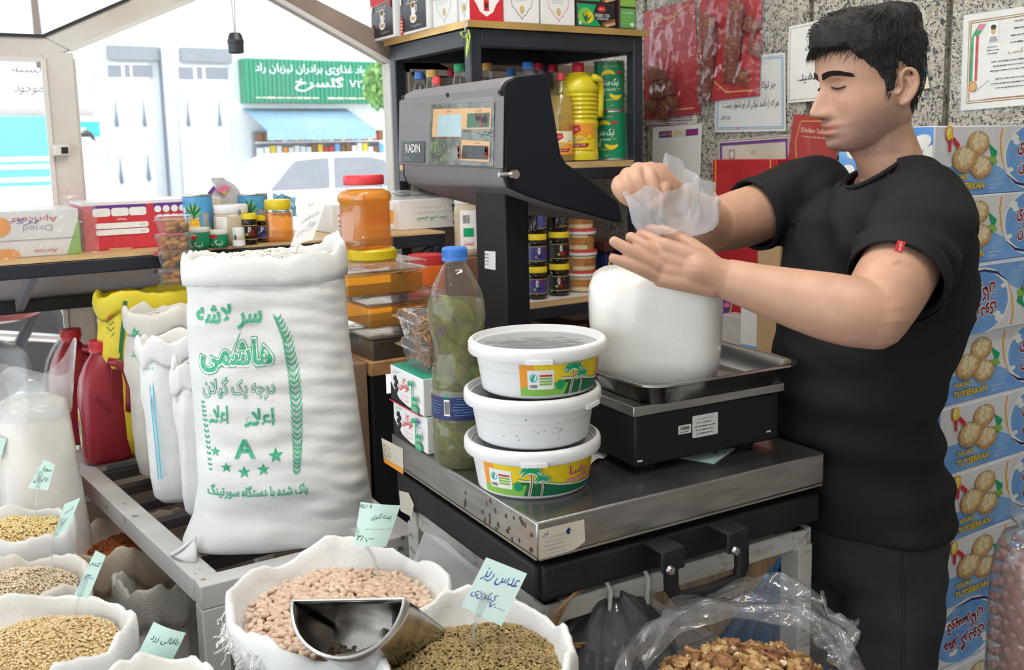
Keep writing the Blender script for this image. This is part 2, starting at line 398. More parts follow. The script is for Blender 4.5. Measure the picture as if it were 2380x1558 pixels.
mb = MB(); mb.box((-.1, -1.9, 1.45), (4.6, .1, 2.9)); struct(mb.build('wall_light_block', plaster))  # unseen wall behind the camera, added to block the flat sky fill
# window wall: cream aluminium bars and panes, written on the plane Y = WY
def wpt(x, y, Y=WY): p = ony(x, y, Y); return (p.x, p.z)
win = bpy.data.objects.new('window_1', None); COL.objects.link(win); struct(win, 'shop window of cream aluminium bars with a gabled pane looking on the street')
def wbar(poly, name='window_bar', m=None, t=.06, y0=WY - .03):
    b = MB(); b.prism(poly, (0, y0, 0), (1, 0, 0), (0, 0, 1), (0, 1, 0), t); return b.build(name, m or alu, win, bevel=.004)
A, B = wpt(96, 87), wpt(296, 0); A2, B2 = wpt(158, 120), wpt(449, 0)
def ext(p, q, z): t = (z - p[1]) / (q[1] - p[1]); return (p[0] + (q[0] - p[0]) * t, z)
TOPZ = 2.05
wbar([A, A2, ext(A2, B2, TOPZ), ext(A, B, TOPZ)])                                       # left gable bar
E1, E2 = wpt(632, 0), wpt(902, 152); G1, G2 = wpt(724, 0), wpt(905, 92)
pk = 1.93
wbar([ext(E1, E2, 1.74), ext(G1, G2, 1.74), ext(G1, G2, TOPZ), ext(E1, E2, TOPZ)], m=alu_brown)   # right gable bar
xl = ext(A2, B2, TOPZ)[0]; xr = ext(G1, G2, TOPZ)[0]
wbar([(xl - .3, TOPZ), (xr + .2, TOPZ), (xr + .2, TOPZ + .09), (xl - .3, TOPZ + .09)])
hz0, hz1 = wpt(0, 140)[1], wpt(0, 86)[1]
wbar([(-1.9, hz0), (A[0], hz0), (A2[0], A2[1]), A, (-1.9, hz1)])                          # transom left of the post
P0, P1 = wpt(98, 140), wpt(163, 140)
post = wbar([(P0[0], .55), (P1[0], .55), (P1[0], P1[1] + .015), (P0[0], P0[1] + .015)], 'window_post', t=.08, y0=WY - .06)
q0, q1 = wpt(896, 155), wpt(906, 155)
wbar([(q0[0], .9), (q1[0] + .03, .9), (q1[0] + .03, 1.79), (q0[0], 1.79)], 'window_bar', alu)
wbar([(-1.9, .5), (q1[0] + .03, .5), (q1[0] + .03, .56), (-1.9, .56)], 'window_sill')
bd = mat('black_gasket', (.03, .03, .035), rough=.6)
g = MB(); g.bar((A[0], WY - .035, A[1]), (B[0], WY - .035, B[1]), .006, .008); g.bar((-1.9, WY - .035, hz1), (A[0], WY - .035, A[1]), .006, .008); g.build('gasket', bd, win)
g = MB()                                                                                  # thin inner beads round the big pane
for a, b in ((A2, B2), ((P1[0], P1[1]), (P1[0], 1.0)), (E1, E2)): g.bar((a[0], WY - .04, a[1]), (b[0], WY - .04, b[1]), .012, .012)
g.bar((P0[0] - .005, WY - .06, P0[1]), (P0[0] - .005, WY - .06, .9), .01, .012); g.bar((-1.9, WY - .05, hz0), (P0[0], WY - .05, hz0), .012, .012)
g.build('glazing_bead', mat('bead_cream', (.7, .68, .64), rough=.4), win)
def pane(poly): b = MB(); b.prism(poly, (0, WY + .006, 0), (1, 0, 0), (0, 0, 1), (0, 1, 0), .004); return b.build('glass_pane', glass, win, smooth=0)
pane([(P1[0], .56), (q0[0], .56), (q0[0], ext(E1, E2, 1.8)[1]), ext(E1, E2, TOPZ), ext(A2, B2, TOPZ), A2])
pl = pane([(-1.9, .56), (P0[0], .56), (P0[0], hz0), (-1.9, hz0)])
pane([(-1.9, hz1), A, ext(A, B, TOPZ), (-1.9, TOPZ)])
pane([ext(G1, G2, 1.8), (q1[0] + .6, 1.8), (q1[0] + .6, TOPZ), ext(G1, G2, TOPZ)])
wbar([(-1.9, TOPZ), (xl - .3, TOPZ), (xl - .3, TOPZ + .09), (-1.9, TOPZ + .09)])
wbar([(xr + .2, TOPZ), (WX, TOPZ), (WX, TOPZ + .09), (xr + .2, TOPZ + .09)])
# solid panel of the window wall behind the corner shelf
wbar([(q1[0] + .03, .0), (WX, .0), (WX, 1.8), (q1[0] + .03, 1.8)], 'window_panel', alu_brown, t=.05)
wbar([(-1.9, 0), (q1[0] + .03, 0), (q1[0] + .03, .5), (-1.9, .5)], 'window_panel', alu_brown, t=.05)
fr = MB(); a0 = ony(955, 168, WY - .04)
fr.bar((a0.x, a0.y, a0.z), (a0.x, a0.y, 1.2), .015, .02); fr.bar((a0.x, a0.y, a0.z), (a0.x + .5, a0.y, a0.z), .015, .02); fr.build('glazing_bead', mat('bead_cream'), win)
mb = MB(); mb.box((.1, WY + .05, 2.52), (4.3, .1, .78)); struct(mb.build('wall_left', plaster))
# felt-pen scrawl on the left pane and the square latch hole on the post
d = Dec(); s1 = wpt(50, 165); s2 = wpt(55, 210)
d.text(fa('پسته'), s1[0] + .012, s1[1], .07, .026, 'black', shear=.3, off=-.02); d.text(fa('موجود'), s2[0] + .012, s2[1], .07, .024, 'black', shear=.3, off=-.02)
d.emit('felt_pen_writing', win, plane_fn((0, WY, 0), (1, 0, 0), (0, 0, 1), (0, -1, 0)))
lt = ony(143, 349, WY - .075); b = MB(); b.box((lt.x, lt.y, lt.z), (.04, .03, .03)); b.build('latch_housing', mat('bead_cream'), win, bevel=.003)
b = MB(); b.box((lt.x + .006, lt.y - .0155, lt.z - .001), (.017, .004, .017)); b.build('latch_hole', INK['black'], win)
# ceiling lamps: three fluorescent battens
tube_m = mat('fluorescent_tube', (1, .97, .92), emit=9.0)
LAMPS = [((1.0, .55, 2.84), 10), ((1.0, 1.75, 2.84), 9), ((.2, 1.1, 2.84), 10)]
for i, (c, e) in enumerate(LAMPS):
    t = thing('ceiling_lamp', ['white fluorescent ceiling batten above the walnut boxes', 'white fluorescent ceiling batten nearest the window', 'white fluorescent ceiling batten above the open sacks'][i], 'ceiling lamp', c, 0, 'fluorescent ceiling battens')
    h = MB(); h.box((0, 0, .035), (1.25, .09, .05)); h.build('housing', plaster, t, bevel=.006)
    h = MB(); h.tube([(-.58, 0, -.012), (.58, 0, -.012)], .013, 12); h.build('tube', tube_m, t)
    for s in (-1, 1): h = MB(); h.box((.6 * s, 0, -.005), (.03, .03, .05)); h.build('lamp_holder', plaster, t, bevel=.003)
    l = light('lamp_light', 'AREA', (c[0], c[1], c[2] - .04), e, (1, .95, .88), size=1.2, size_y=.12); l.parent = None

# ================================================================== THE STREET
wh = mat('white_painted_metal', (.82, .83, .84), rough=.6, var=.04); asph = mat('asphalt', (.42, .41, .4), rough=.9, var=.1)
FY = 26.0
mb = MB(); mb.box((8, 17, -.05), (60, 27.9, .1)); struct(mb.build('street_pavement', asph))
def fbox(x0, y0, x1, y1, Y, t, name, m, par, inset=0, bevel=0):
    a, b = ony(x0, y0, Y), ony(x1, y1, Y); bx = MB(); bx.box(((a.x + b.x) / 2, Y + t / 2 - inset, (a.z + b.z) / 2), (abs(b.x - a.x), t, abs(a.z - b.z))); return bx.build(name, m, par, bevel=bevel)
fac = thing('shop_building', 'sunlit white building across the street with tall metal doors', 'building')
mb = MB(); mb.box((8, FY + .3, 3.6), (40, .6, 7.2)); mb.build('facade', wh, fac)
grey_g = mat('dusty_window_glass', (.25, .26, .3), rough=.3); ribm = mat('grey_corrugated_sheet', (.28, .29, .32), rough=.5, stretch=(60, 1, 1), var=.3)
darkcol = mat('slate_blue_pier', (.2, .23, .3), rough=.6)
for (x0, x1, y0, hs, tr, cor) in ((240, 372, 145, ((270, 262), (335, 262), (281, 395), (345, 388)), ((250, 283), (290, 303), (308, 355)), (250, 372)), (408, 548, 150, ((437, 262), (510, 262)), ((415, 450), (458, 471), (478, 530)), (420, 540))):
    dr = fbox(x0, y0, x1, 520, FY - .1, .1, 'metal_door', wh, fac)
    for a, b in tr:
        fbox(a, y0 + 6, b, y0 + 34, FY - .13, .05, 'transom_pane', grey_g, dr)
    fbox(cor[0], y0 - 40, cor[1], y0 - 4, FY - .2, .2, 'corrugated_panel', ribm, fac)
    for hx, hy in hs:
        c = ony(hx, hy, FY - .15); h = MB(); h.lathe([(.03, -.35), (.05, -.3), (.02, 0), (.01, .3)], (c.x, c.y, c.z), 8); h.build('door_pull', darkcol, dr)
fbox(372, 112, 403, 520, FY - .3, .3, 'pier', darkcol, fac)
sg = thing('shop_sign', 'ribbed green shop sign with white Persian lettering over the blue awning', 'sign')
a, b = ony(566, 135, FY - .5), ony(905, 240, FY - .5); gm = mat('green_sign_sheet', (.02, .30, .16), rough=.5, var=.08)
mb = MB(); mb.box(((a.x + b.x) / 2, FY - .226, (a.z + b.z) / 2), (b.x - a.x, .45, a.z - b.z)); mb.build('sign_panel', gm, sg)
n = 34
for i in range(n):
    x = a.x + (b.x - a.x) * (i + .5) / n; r_ = MB(); r_.box((x, FY - .47, (a.z + b.z) / 2), ((b.x - a.x) / n * .45, .05, a.z - b.z)); r_.build('rib', gm, sg, bevel=.01)
d = Dec(); w_ = b.x - a.x; h_ = a.z - b.z
d.text(fa('مواد غذائی برادران تیزبان راد'), w_ * .47, h_ * .78, w_ * .8, h_ * .24, 'white', off=.01); d.text(fa('گلسرخ'), w_ * .5, h_ * .44, w_ * .34, h_ * .36, 'white', off=.02); d.text('۷۲۵', w_ * .78, h_ * .46, w_ * .14, h_ * .18, 'white')
d.lines(w_ * .05, w_ * .5, h_ * .06, h_ * .16, 1, 'cream', seed=4); d.lines(w_ * .52, w_ * .92, h_ * .06, h_ * .16, 1, 'cream', seed=5)
d.emit('sign_lettering', sg, plane_fn((a.x, FY - .5, b.z), (1, 0, 0), (0, 0, 1), (0, -1, 0)), eps=.002)
aw = thing('awning', 'pale blue canvas awning under the green sign', 'awning')
a, b = ony(575, 250, FY - .5), ony(880, 300, FY - 2.2); mb = MB(); mb.add([(a.x, FY - .1, a.z), (b.x, FY - .1, a.z), (b.x, FY - 2, b.z), (a.x, FY - 2, b.z)], [(0, 1, 2, 3)])
o = mb.build('canopy', mat('blue_awning_canvas', (.3, .48, .68), rough=.8, var=.06), aw); so = o.modifiers.new('t', 'SOLIDIFY'); so.thickness = .03
mb = MB(); mb.box(((a.x + b.x) / 2, FY - 2.0, b.z - .12), (b.x - a.x, .03, .26)); mb.build('valance', mat('blue_awning_canvas'), aw)
sw = thing('shop_shelves', 'stocked shelves of colourful goods in the shop across the street', 'shelves')
a, b = ony(590, 306, FY - .25), ony(885, 372, FY - .25); mb = MB(); mb.box(((a.x + b.x) / 2, FY - .15, (a.z + b.z) / 2), (b.x - a.x, .2, a.z - b.z)); mb.build('back_board', grey_g, sw)
rc = random.Random(3)
for r_ in range(2):
    z = b.z + (a.z - b.z) * (.25 + .42 * r_); mb = MB(); mb.box(((a.x + b.x) / 2, FY - .4, z - .02), (b.x - a.x, .35, .03)); mb.build('shelf_board', wh, sw)
    for i in range(22):
        x = a.x + (b.x - a.x) * (i + .5) / 22; hh = (a.z - b.z) * rc.uniform(.2, .34); mb = MB(); mb.box((x, FY - .42, z + hh / 2), ((b.x - a.x) / 22 * .8, .2, hh)); mb.build('goods', INK[rc.choice(['red', 'yellow', 'white', 'orange', 'lblue', 'grey', 'brown', 'white'])], sw)
# pale car parked across the street
def car(name, label, x0, x1, Y, prof, glassp, body, wheels):
    c = thing(name, label, 'car'); mb = MB(); a, b = ony(x0, 400, Y), ony(x1, 400, Y); L = b.x - a.x
    def P(u, z, off): return (a.x + u * L, Y + off, z)
    k = len(prof); rings = []
    for off, s in ((-.82, .9), (-.76, 1), (.76, 1), (.82, .9)): rings.append([P(.5 + (u - .5) * (1 if s == 1 else .985), .25 + (z - .25) * (1 if s == 1 else .97), off) for u, z in prof])
    mb.loft(rings, True, True, True); mb.build('body', body, c, smooth=30, bevel=.03)
    for g_ in glassp:
        for off in (-.84, .80): mb = MB(); mb.prism(g_, (a.x, Y + off, 0), (L, 0, 0), (0, 0, 1), (0, 1, 0), .04); mb.build('side_window', grey_g, c)
    for u in wheels:
        for off in (-.72, .72):
            mb = MB(); mb.lathe([(.12, -.1), (.3, -.1), (.33, -.06), (.33, .06), (.3, .1), (.12, .1)], P(u, .33, off), 20, Matrix.Rotation(PI / 2, 3, 'X')); w2 = mb.build('wheel', mat('tyre_rubber', (.03, .03, .03), rough=.8), c)
            mb = MB(); mb.lathe([(.0, .0), (.2, .0), (.2, .03), (.0, .05)], P(u, .33, off * 1.16), 12, Matrix.Rotation(PI / 2, 3, 'X')); mb.build('hubcap', wh, w2)
    return c
wcar = mat('white_car_paint', (.85, .85, .85), rough=.25)
car('car', 'white saloon car parked in front of the awning shop', 365, 1010, 13.0, [(0, .35), (0, .75), (.06, .92), (.27, 1.0), (.36, 1.42), (.42, 1.5), (.66, 1.5), (.72, 1.44), (.86, 1.02), (.98, .9), (1, .7), (1, .35), (.5, .22)],
    [[(.30, 1.03), (.385, 1.40), (.5, 1.43), (.5, 1.03)], [(.52, 1.03), (.52, 1.43), (.64, 1.43), (.7, 1.38), (.79, 1.03)]], wcar, (.17, .82))
vt = mat('turquoise_van_paint', (.12, .5, .58), rough=.35, var=.05)
bus = car('van', 'turquoise and white van standing beyond the left pane', -700, 128, 22.0, [(0, .3), (0, 2.0), (.03, 2.3), (.97, 2.35), (1, 2.2), (1, .9), (.99, .3)], [[(.05, 1.65), (.05, 2.1), (.5, 2.1), (.5, 1.65)]], vt, (.2, .86))
a, b = ony(-700, 400, 22), ony(128, 400, 22)
for z in (1.1, 1.35, 1.5): mb = MB(); mb.box(((a.x + b.x) / 2, 22 - .83, z), (abs(b.x - a.x) * .99, .02, .09)); mb.build('white_stripe', wh, bus)
mb = MB(); mb.box(((a.x + b.x) / 2, 22 - .83, .7), (abs(b.x - a.x) * .985, .03, .55)); mb.build('lower_panel', wh, bus)
tb = thing('street_banner', 'turquoise banner with white lettering behind the window post', 'banner')
a, b = ony(-40, 284, 23.5), ony(236, 318, 23.5); mb = MB(); mb.box(((a.x + b.x) / 2, 23.5, (a.z + b.z) / 2), (b.x - a.x, .05, a.z - b.z)); mb.build('banner_cloth', mat('turquoise_cloth', (.05, .5, .6), rough=.7), tb)
d = Dec(); d.lines(.1, b.x - a.x - .1, .04, a.z - b.z - .04, 1, 'white', seed=9); d.emit('banner_lettering', tb, plane_fn((a.x, 23.47, b.z), (1, 0, 0), (0, 0, 1), (0, -1, 0)), eps=.003)
for px in (-35, 232):
    c = ony(px, 300, 23.52); mb = MB(); mb.tube([(c.x, c.y, 0), (c.x, c.y, c.z + .4)], .03); mb.build('banner_pole', wh, tb)
# grey awning cloth beyond the left pane
gc = thing('canvas_shade', 'light grey canvas shade beyond the left window pane', 'awning'); a, b = ony(-300, 150, 19), ony(236, 262, 19)
mb = MB(); mb.grid(lambda u, v: (a.x + (b.x - a.x) * u, 19 + .9 * v + .04 * math.sin(u * 30), a.z + (b.z - a.z) * v), 40, 6); o = mb.build('shade_cloth', mat('grey_canvas', (.55, .55, .55), rough=.9), gc); o.modifiers.new('t', 'SOLIDIFY').thickness = .03
for px in (-290, 230):
    c = ony(px, 200, 19); mb = MB(); mb.tube([(c.x, 19, 0), (c.x, 19, a.z)], .04); mb.build('shade_pole', wh, gc)
# street tree
leafm = mat('street_leaf', (.16, .34, .08), rough=.6, var=.3, vscale=3)
def tree(px, py, Y, r, label):
    c = ony(px, py, Y); t = thing('street_tree', label, 'tree', (c.x, c.y, 0)); rr = random.Random(px); mb = MB()
    for i in range(900):
        q = V((rr.gauss(0, 1), rr.gauss(0, 1), rr.gauss(0, 1))); q.normalize(); q *= r * rr.random() ** .4; M = Euler((rr.random() * 6, rr.random() * 6, rr.random() * 6)).to_matrix()
        mb.add([M @ V(k) + q + V((0, 0, c.z)) for k in ((-.09, 0, 0), (0, -.05, .02), (.1, 0, 0), (0, .05, .02))], [(0, 1, 2, 3)])
    o = mb.build('crown', leafm, t, smooth=0, recalc=False); o['kind'] = 'stuff'
    mb = MB(); mb.tube([(0, 0, 0), (.05, 0, c.z * .5), (0, 0, c.z)], [.12, .1, .05]); mb.build('trunk', mat('bark', (.16, .11, .08), rough=.9, bump=.4), t)
tree(912, 200, 17.0, .55, 'green street tree beside the right edge of the green sign')
tree(60, -190, 24.0, 1.2, 'green street tree glimpsed through the upper left pane')
# hanging black bulb socket by the window
c = atd(548, 105, 2.35); s = thing('bulb_socket', 'black bulb socket hanging on a thin cord before the window', 'bulb socket', c)
mb = MB(); mb.lathe([(.0, .030), (.012, .029), (.0165, .022), (.0185, .012), (.0195, .011), (.0195, .004), (.0185, .003), (.018, -.018), (.0155, -.019), (.0155, -.005), (0, -.004)], n=24); mb.build('socket_shell', mat('black_bakelite', (.03, .035, .045), rough=.35), s)
for k in (-1, 1): mb = MB(); mb.tube([(.001 * k, 0, .028), (.004 * k, .002, .12), (.001 * k, 0, .25), (.003 * k, 0, 2.85 - c.z)], .0014, 6); mb.build('cord', mat('cord_grey', (.5, .5, .5)), s)

# ================================================================== WORLD-SPACE THINGS AND PLANES
WINV = {}
def thingw(name, label, cat, loc=(0, 0, 0), group=None):
    """thing whose parts are written in world coordinates; the Empty sits at its base"""
    o = thing(name, label, cat, loc, 0, group); WINV[o.name] = Matrix.Translation(-V(loc)); return o
def PINV(p): return WINV.get(p.name, Matrix())
_emit = Dec.emit
def _emit_w(s, name, parent, *a, **k):
    o = _emit(s, name, parent, *a, **k)
    if o is not None and parent is not None: o.matrix_parent_inverse = PINV(parent)
    return o
Dec.emit = _emit_w
class PL:
    """a plane with origin o and unit axes u (right), v (up); normal u x v"""
    def __init__(s, o, u, v): s.o = V(o); s.u = V(u).normalized(); s.v = V(v).normalized(); s.n = s.u.cross(s.v)
    def uv(s, x, y): r_ = ray(x, y); t = (s.o - C0).dot(s.n) / r_.dot(s.n); p = C0 + r_ * t - s.o; return (p.dot(s.u), p.dot(s.v))
    def pts(s, *ps): return [s.uv(*p) for p in ps]
    def at(s, a, b, h=0): return s.o + s.u * a + s.v * b + s.n * h
    def fn(s): return lambda a, b, h: s.at(a, b, h + .0003)
def rotz(a): return Matrix.Rotation(a, 3, 'Z')

steel = mat('brushed_steel', (.42, .41, .40), rough=.33, metal=1, var=.12, vscale=14, stretch=(1, 1, 6), bump=.02, bscale=120)
steel_dark = mat('worn_dark_steel_top', (.16, .16, .17), rough=.27, metal=.85, var=.35, vscale=7, detail=5, col2=(.30, .29, .28))
blackm = mat('black_painted_iron', (.016, .016, .018), rough=.5, spec=.3, var=.3, vscale=12, bump=.08, bscale=90)
blackp = mat('black_plastic', (.013, .014, .017), rough=.45, spec=.3, bump=.06, bscale=500, bdist=.002)
podgrey = mat('grey_textured_case', (.19, .18, .19), rough=.5, bump=.15, bscale=600, bdist=.002)
podblack = mat('black_textured_side', (.010, .012, .018), rough=.55, spec=.25, bump=.12, bscale=500, bdist=.002)
wwood = mat('chipped_white_paint', (.62, .60, .56), rough=.7, var=.1, vscale=25, detail=6, col2=(.28, .25, .22), thr=(.55, .75), stretch=(1, 1, 3))
paper = mat('paper_white', (.80, .79, .76), rough=.75, var=.03); oldpaper = mat('old_paper', (.66, .61, .50), rough=.8, var=.1)
# ------------------------------------------------------------------ platform scale
PZ = .973; yw = -.038
ex = V((math.cos(yw), math.sin(yw), 0)); ey = V((-math.sin(yw), math.cos(yw), 0)); N0 = V((.719, 1.098, 0)); PW, PD = .577, .526
def pp(a, b, z): return N0 + ex * a + ey * b + V((0, 0, z))
MY = rotz(yw)
ps = thingw('platform_scale', 'large steel platform scale with a tall column and grey display head', 'scale', (1.0, 1.35, .835))
mb = MB(); mb.box(pp(PW / 2, PD / 2, PZ - .0275), (PW, PD, .055), MY); pc = mb.build('steel_platform', [steel, steel_dark], ps, bevel=.003)
for p in pc.data.polygons: p.material_index = 1 if p.normal.z > .9 else 0
mb = MB(); k = .012
for a, b in (((0, 0), (PW, 0)), ((PW, 0), (PW, PD)), ((PW, PD), (0, PD)), ((0, PD), (0, 0))): mb.bar(pp(*[q + (-.004 if q > .1 else .004) for q in a], PZ - .0565), pp(*[q + (-.004 if q > .1 else .004) for q in b], PZ - .0565), .009, .003)
mb.build('lower_lip', mat('dull_edge', (.3, .27, .22), rough=.6, metal=.5), ps)
for a in (.05, PW - .05):
    for b in (.05, PD - .05): mb = MB(); mb.lathe([(.012, 0), (.012, .02), (.008, .02)], pp(a, b, .896), 12); mb.build('load_foot', blackm, ps)
mb = MB()
for a, b in (((.012, .03), (PW - .005, .03)), ((.012, PD - .03), (PW - .005, PD - .03)), ((.03, .012), (.03, PD - .01)), ((PW - .03, .012), (PW - .03, PD - .01))): mb.bar(pp(*a, .876), pp(*b, .876), .055, .052)
mb.build('base_frame', blackm, ps, bevel=.005)
for a in (.05, PW - .06):
    for b in (.05, PD - .05): mb = MB(); mb.box(pp(a, b, .842), (.05, .05, .016), MY); mb.build('rubber_foot', blackp, ps, bevel=.004)
# hooked carrying handle on the front bar
yh = pp(0, .0, 0)
fp = PL(pp(0, -.03, 0), ex, (0, 0, 1)); hu = [fp.uv(1548, 1330), fp.uv(1698, 1290)]
for (u, v) in hu:
    mb = MB(); mb.bar(fp.at(u - .0, .90, -.03), fp.at(u, .90, .018), .045, .006); mb.bar(fp.at(u, .903, .016), fp.at(u, .868, .016), .045, .006, up=(0, 1, 0)); mb.build('handle_bracket', blackm, ps, bevel=.003)
for (u, v) in hu:
    mb = MB(); mb.lathe([(0, 0), (.008, 0), (.006, .005), (0, .006)], fp.at(u - .008, .872, .019), 12, Matrix.Rotation(PI / 2, 3, 'X')); mb.build('bolt', steel, ps)
u0, u1 = hu[0][0] + .005, hu[1][0] + .018
mb = MB(); mb.tube([fp.at(u0, .885, .004), fp.at(u0, .835, .006), fp.at(u0 + .012, .815, .008), fp.at((u0 + u1) / 2, .813, .01), fp.at(u1 - .012, .815, .008), fp.at(u1, .835, .006), fp.at(u1, .885, .004)], .0125, 12, flat=.8); mb.build('carry_handle', blackm, ps)
# labels on the steel sides
sfr = PL(pp(0, 0, 0), ex, (0, 0, 1)); sl = PL(pp(0, PD, 0), -ey, (0, 0, 1))
d = Dec(); q = sfr.pts((1252, 1232), (1357, 1207), (1360, 1258), (1335, 1278), (1252, 1302)); d.poly(q, oldpaper)
u, v = q[0]; d.rect(u + .004, v - .034, u + .05, v - .0335, 'grey'); d.lines(u + .005, u + .05, v - .048, v - .012, 6, 'grey', th=.0012, seed=2); d.text(fa('توس'), u + .011, v - .008, .010, .008, 'pen'); d.poly([(u + .045, v - .012), (u + .05, v - .007), (u + .055, v - .012), (u + .052, v - .012), (u + .052, v - .017), (u + .048, v - .017)], 'navy')
d.emit('maker_label', ps, sfr.fn(), label='torn cream paper label on the steel edge')
d = Dec(); q = sl.pts((887, 1018), (937, 1043), (938, 1100), (893, 1072)); d.poly(q, oldpaper); u, v = q[0]; d.lines(u + .004, u + .05, v - .045, v - .008, 7, 'brown', th=.0018, seed=3)
q2 = sl.pts((893, 1064), (937, 1090), (938, 1103), (894, 1075)); d.poly(q2, 'orange'); d.emit('side_label', ps, sl.fn(), label='torn printed label on the left steel edge')
d = Dec()
rw = random.Random(5)
for i in range(26):
    x = rw.uniform(1080, 1240); y = 1005 + (x - 890) * .577 + rw.uniform(15, 80); a = sl.uv(x, min(y, 1005 + (x - 890) * .577 + 75)); n = 7
    d.poly([(a[0] + rw.uniform(.001, .005) * math.cos(t), a[1] + rw.uniform(.001, .007) * math.sin(t)) for t in [2 * PI * j / n for j in range(n)]], mat('dull_rust', (.085, .05, .035), rough=.8, var=.3), lay=1)
d.emit('rust_stains', ps, sl.fn())['kind'] = 'stuff'
bfp = PL(pp(.012, PD, 0), -ey, (0, 0, 1)); d = Dec(); d.poly(bfp.pts((940, 1138), (962, 1143), (975, 1170), (970, 1200), (943, 1185)), oldpaper); d.emit('frame_sticker', ps, PL(pp(.0015, PD, 0), -ey, (0, 0, 1)).fn())
# column and display head
cx0, cx1, cy0, cy1 = 1.03, 1.088, 1.67, 1.79
mb = MB(); mb.box(((cx0 + cx1) / 2, (cy0 + cy1) / 2, 1.14), (cx1 - cx0, cy1 - cy0, .60)); mb.build('column', blackp, ps, bevel=.004)
mb = MB(); mb.box((1.06, 1.66, .862), (.12, .26, .022)); mb.build('column_bracket', blackm, ps, bevel=.003)
cl = PL((cx0, cy1, 0), (0, -1, 0), (0, 0, 1)); d = Dec(); q = cl.pts((1127, 583), (1152, 585), (1152, 628), (1127, 624)); d.poly(q, paper); u = min(p[0] for p in q); v = min(p[1] for p in q); d.lines(u + .003, u + .02, v + .006, v + .034, 4, 'black', th=.002, seed=8); d.emit('column_sticker', ps, cl.fn())
hx, hy0, hy1 = .985, 1.60, 2.045
prof = [(.985, 1.445), (.985, 1.616), (.994, 1.627), (1.015, 1.637), (1.087, 1.645), (1.095, 1.596), (1.115, 1.487), (1.128, 1.468), (1.196, 1.428), (1.262, 1.382), (1.270, 1.345), (1.258, 1.342), (1.104, 1.384), (1.04, 1.405), (.992, 1.425)]
mb = MB(); mb.prism(prof, (0, hy0 + .008, 0), (1, 0, 0), (0, 0, 1), (0, 1, 0), hy1 - hy0 - .016); hd = mb.build('display_case', podgrey, ps, bevel=.006, seg=3)
for y_ in (hy0 - .004, hy1 - .008):
    mb = MB(); mb.prism([(x + (.004 if x > 1.05 else .003), z) for x, z in prof], (0, y_, 0), (1, 0, 0), (0, 0, 1), (0, 1, 0), .012); mb.build('case_side', podblack, ps, bevel=.003)
hp = PL((hx, hy1, 0), (0, -1, 0), (0, 0, 1))
def hrect(x0, y0, x1, y1): return hp.pts((x0, y0), (x1, y0), (x1, y1), (x0, y1))
def hq(*zp): return hp.pts(*[(900 + x / 3.8, 150 + y / 3.8) for x, y in zp])
def inset(poly, name, m, h0, t): mb = MB(); mb.prism(poly, hp.o, hp.u, hp.v, hp.n, t); o = mb.build(name, m, ps, bevel=.0015); o.location = hp.n * h0; return o
inset(hq((115, 318), (1035, 280), (1030, 920), (110, 880)), 'front_bezel', podgrey, 0, .003)
scr = inset(hq((400, 350), (965, 335), (955, 905), (385, 880)), 'display_screen', mat('screen_dark', (.03, .04, .035), rough=.12, var=.6, vscale=40, col2=(.16, .18, .13)), .0031, .002)
bez = mat('screen_orange', (.75, .38, .13), rough=.4); lcd = mat('lcd_pale', (.38, .55, .58), rough=.25)
d = Dec()
d.poly(hq((430, 395), (945, 380), (935, 570), (680, 572), (678, 640), (415, 640)), bez); d.poly(hq((468, 445), (678, 440), (675, 632), (460, 632)), lcd); d.poly(hq((730, 432), (930, 425), (922, 555), (725, 558)), 'dgreen')
for i in range(22):
    a = hq((800 + rw.uniform(0, 115), 455 + rw.uniform(0, 85)))[0]; d.oval(a[0], a[1], .006, .005, 'dred', n=8, lay=9)
d.poly(hq((680, 665), (932, 680), (925, 862), (668, 845)), bez); d.poly(hq((692, 712), (918, 718), (912, 840), (680, 830)), 'black')
for t, zx, zy in ((fa('مبلغ'), 570, 415), (fa('وزن'), 830, 405), (fa('قیمت'), 815, 690)): a = hq((zx, zy))[0]; d.text(t, a[0], a[1], .022, .007, 'brown')
for i in range(26):
    x = rw.uniform(400, 660); y = rw.uniform(700, 860); a, b = hq((x, y), (x + rw.uniform(5, 30), y - rw.uniform(20, 50))); d.stroke([a, b], .001, 'lgreen', lay=20)
for i in range(10): x = rw.uniform(690, 930); a, b = hq((x, rw.uniform(575, 655)), (x + 60, rw.uniform(580, 640))); d.stroke([a, b], .0015, 'grey', lay=21)
for zx, zy in ((665, 775), (908, 785)):
    for i in range(5): a = hq((zx + rw.uniform(-8, 8), zy + rw.uniform(-45, 40)))[0]; d.oval(a[0], a[1], .004, .005, 'dred', n=8, lay=22)
o = d.emit('screen_print', ps, hp.fn()); o.location = hp.n * .0053
br = inset(hq((142, 680), (348, 678), (345, 870), (140, 862)), 'brand_plate', mat('plate_dark', (.03, .045, .045), rough=.2), .0031, .002)
d = Dec(); a = hq((245, 740))[0]; d.text('RADIN', a[0], a[1], .072, .019, 'white', off=.008); a = hq((195, 822))[0]; d.text('Model 900P', a[0], a[1], .025, .006, 'grey'); a = hq((210, 842))[0]; d.text('Max 60 kg', a[0], a[1], .03, .005, 'grey')
o = d.emit('brand_lettering', ps, hp.fn()); o.location = hp.n * .0053
mb = MB()
for zx, zy in ((140, 290), (535, 268), (998, 243)): a = hq((zx, zy))[0]; mb.lathe([(0, .003), (.004, .003), (.005, 0), (0, 0)], hp.at(*a), 10, Matrix.Rotation(-PI / 2, 3, 'Y'))
o = mb.build('case_screws', blackm, ps); o['kind'] = 'stuff'
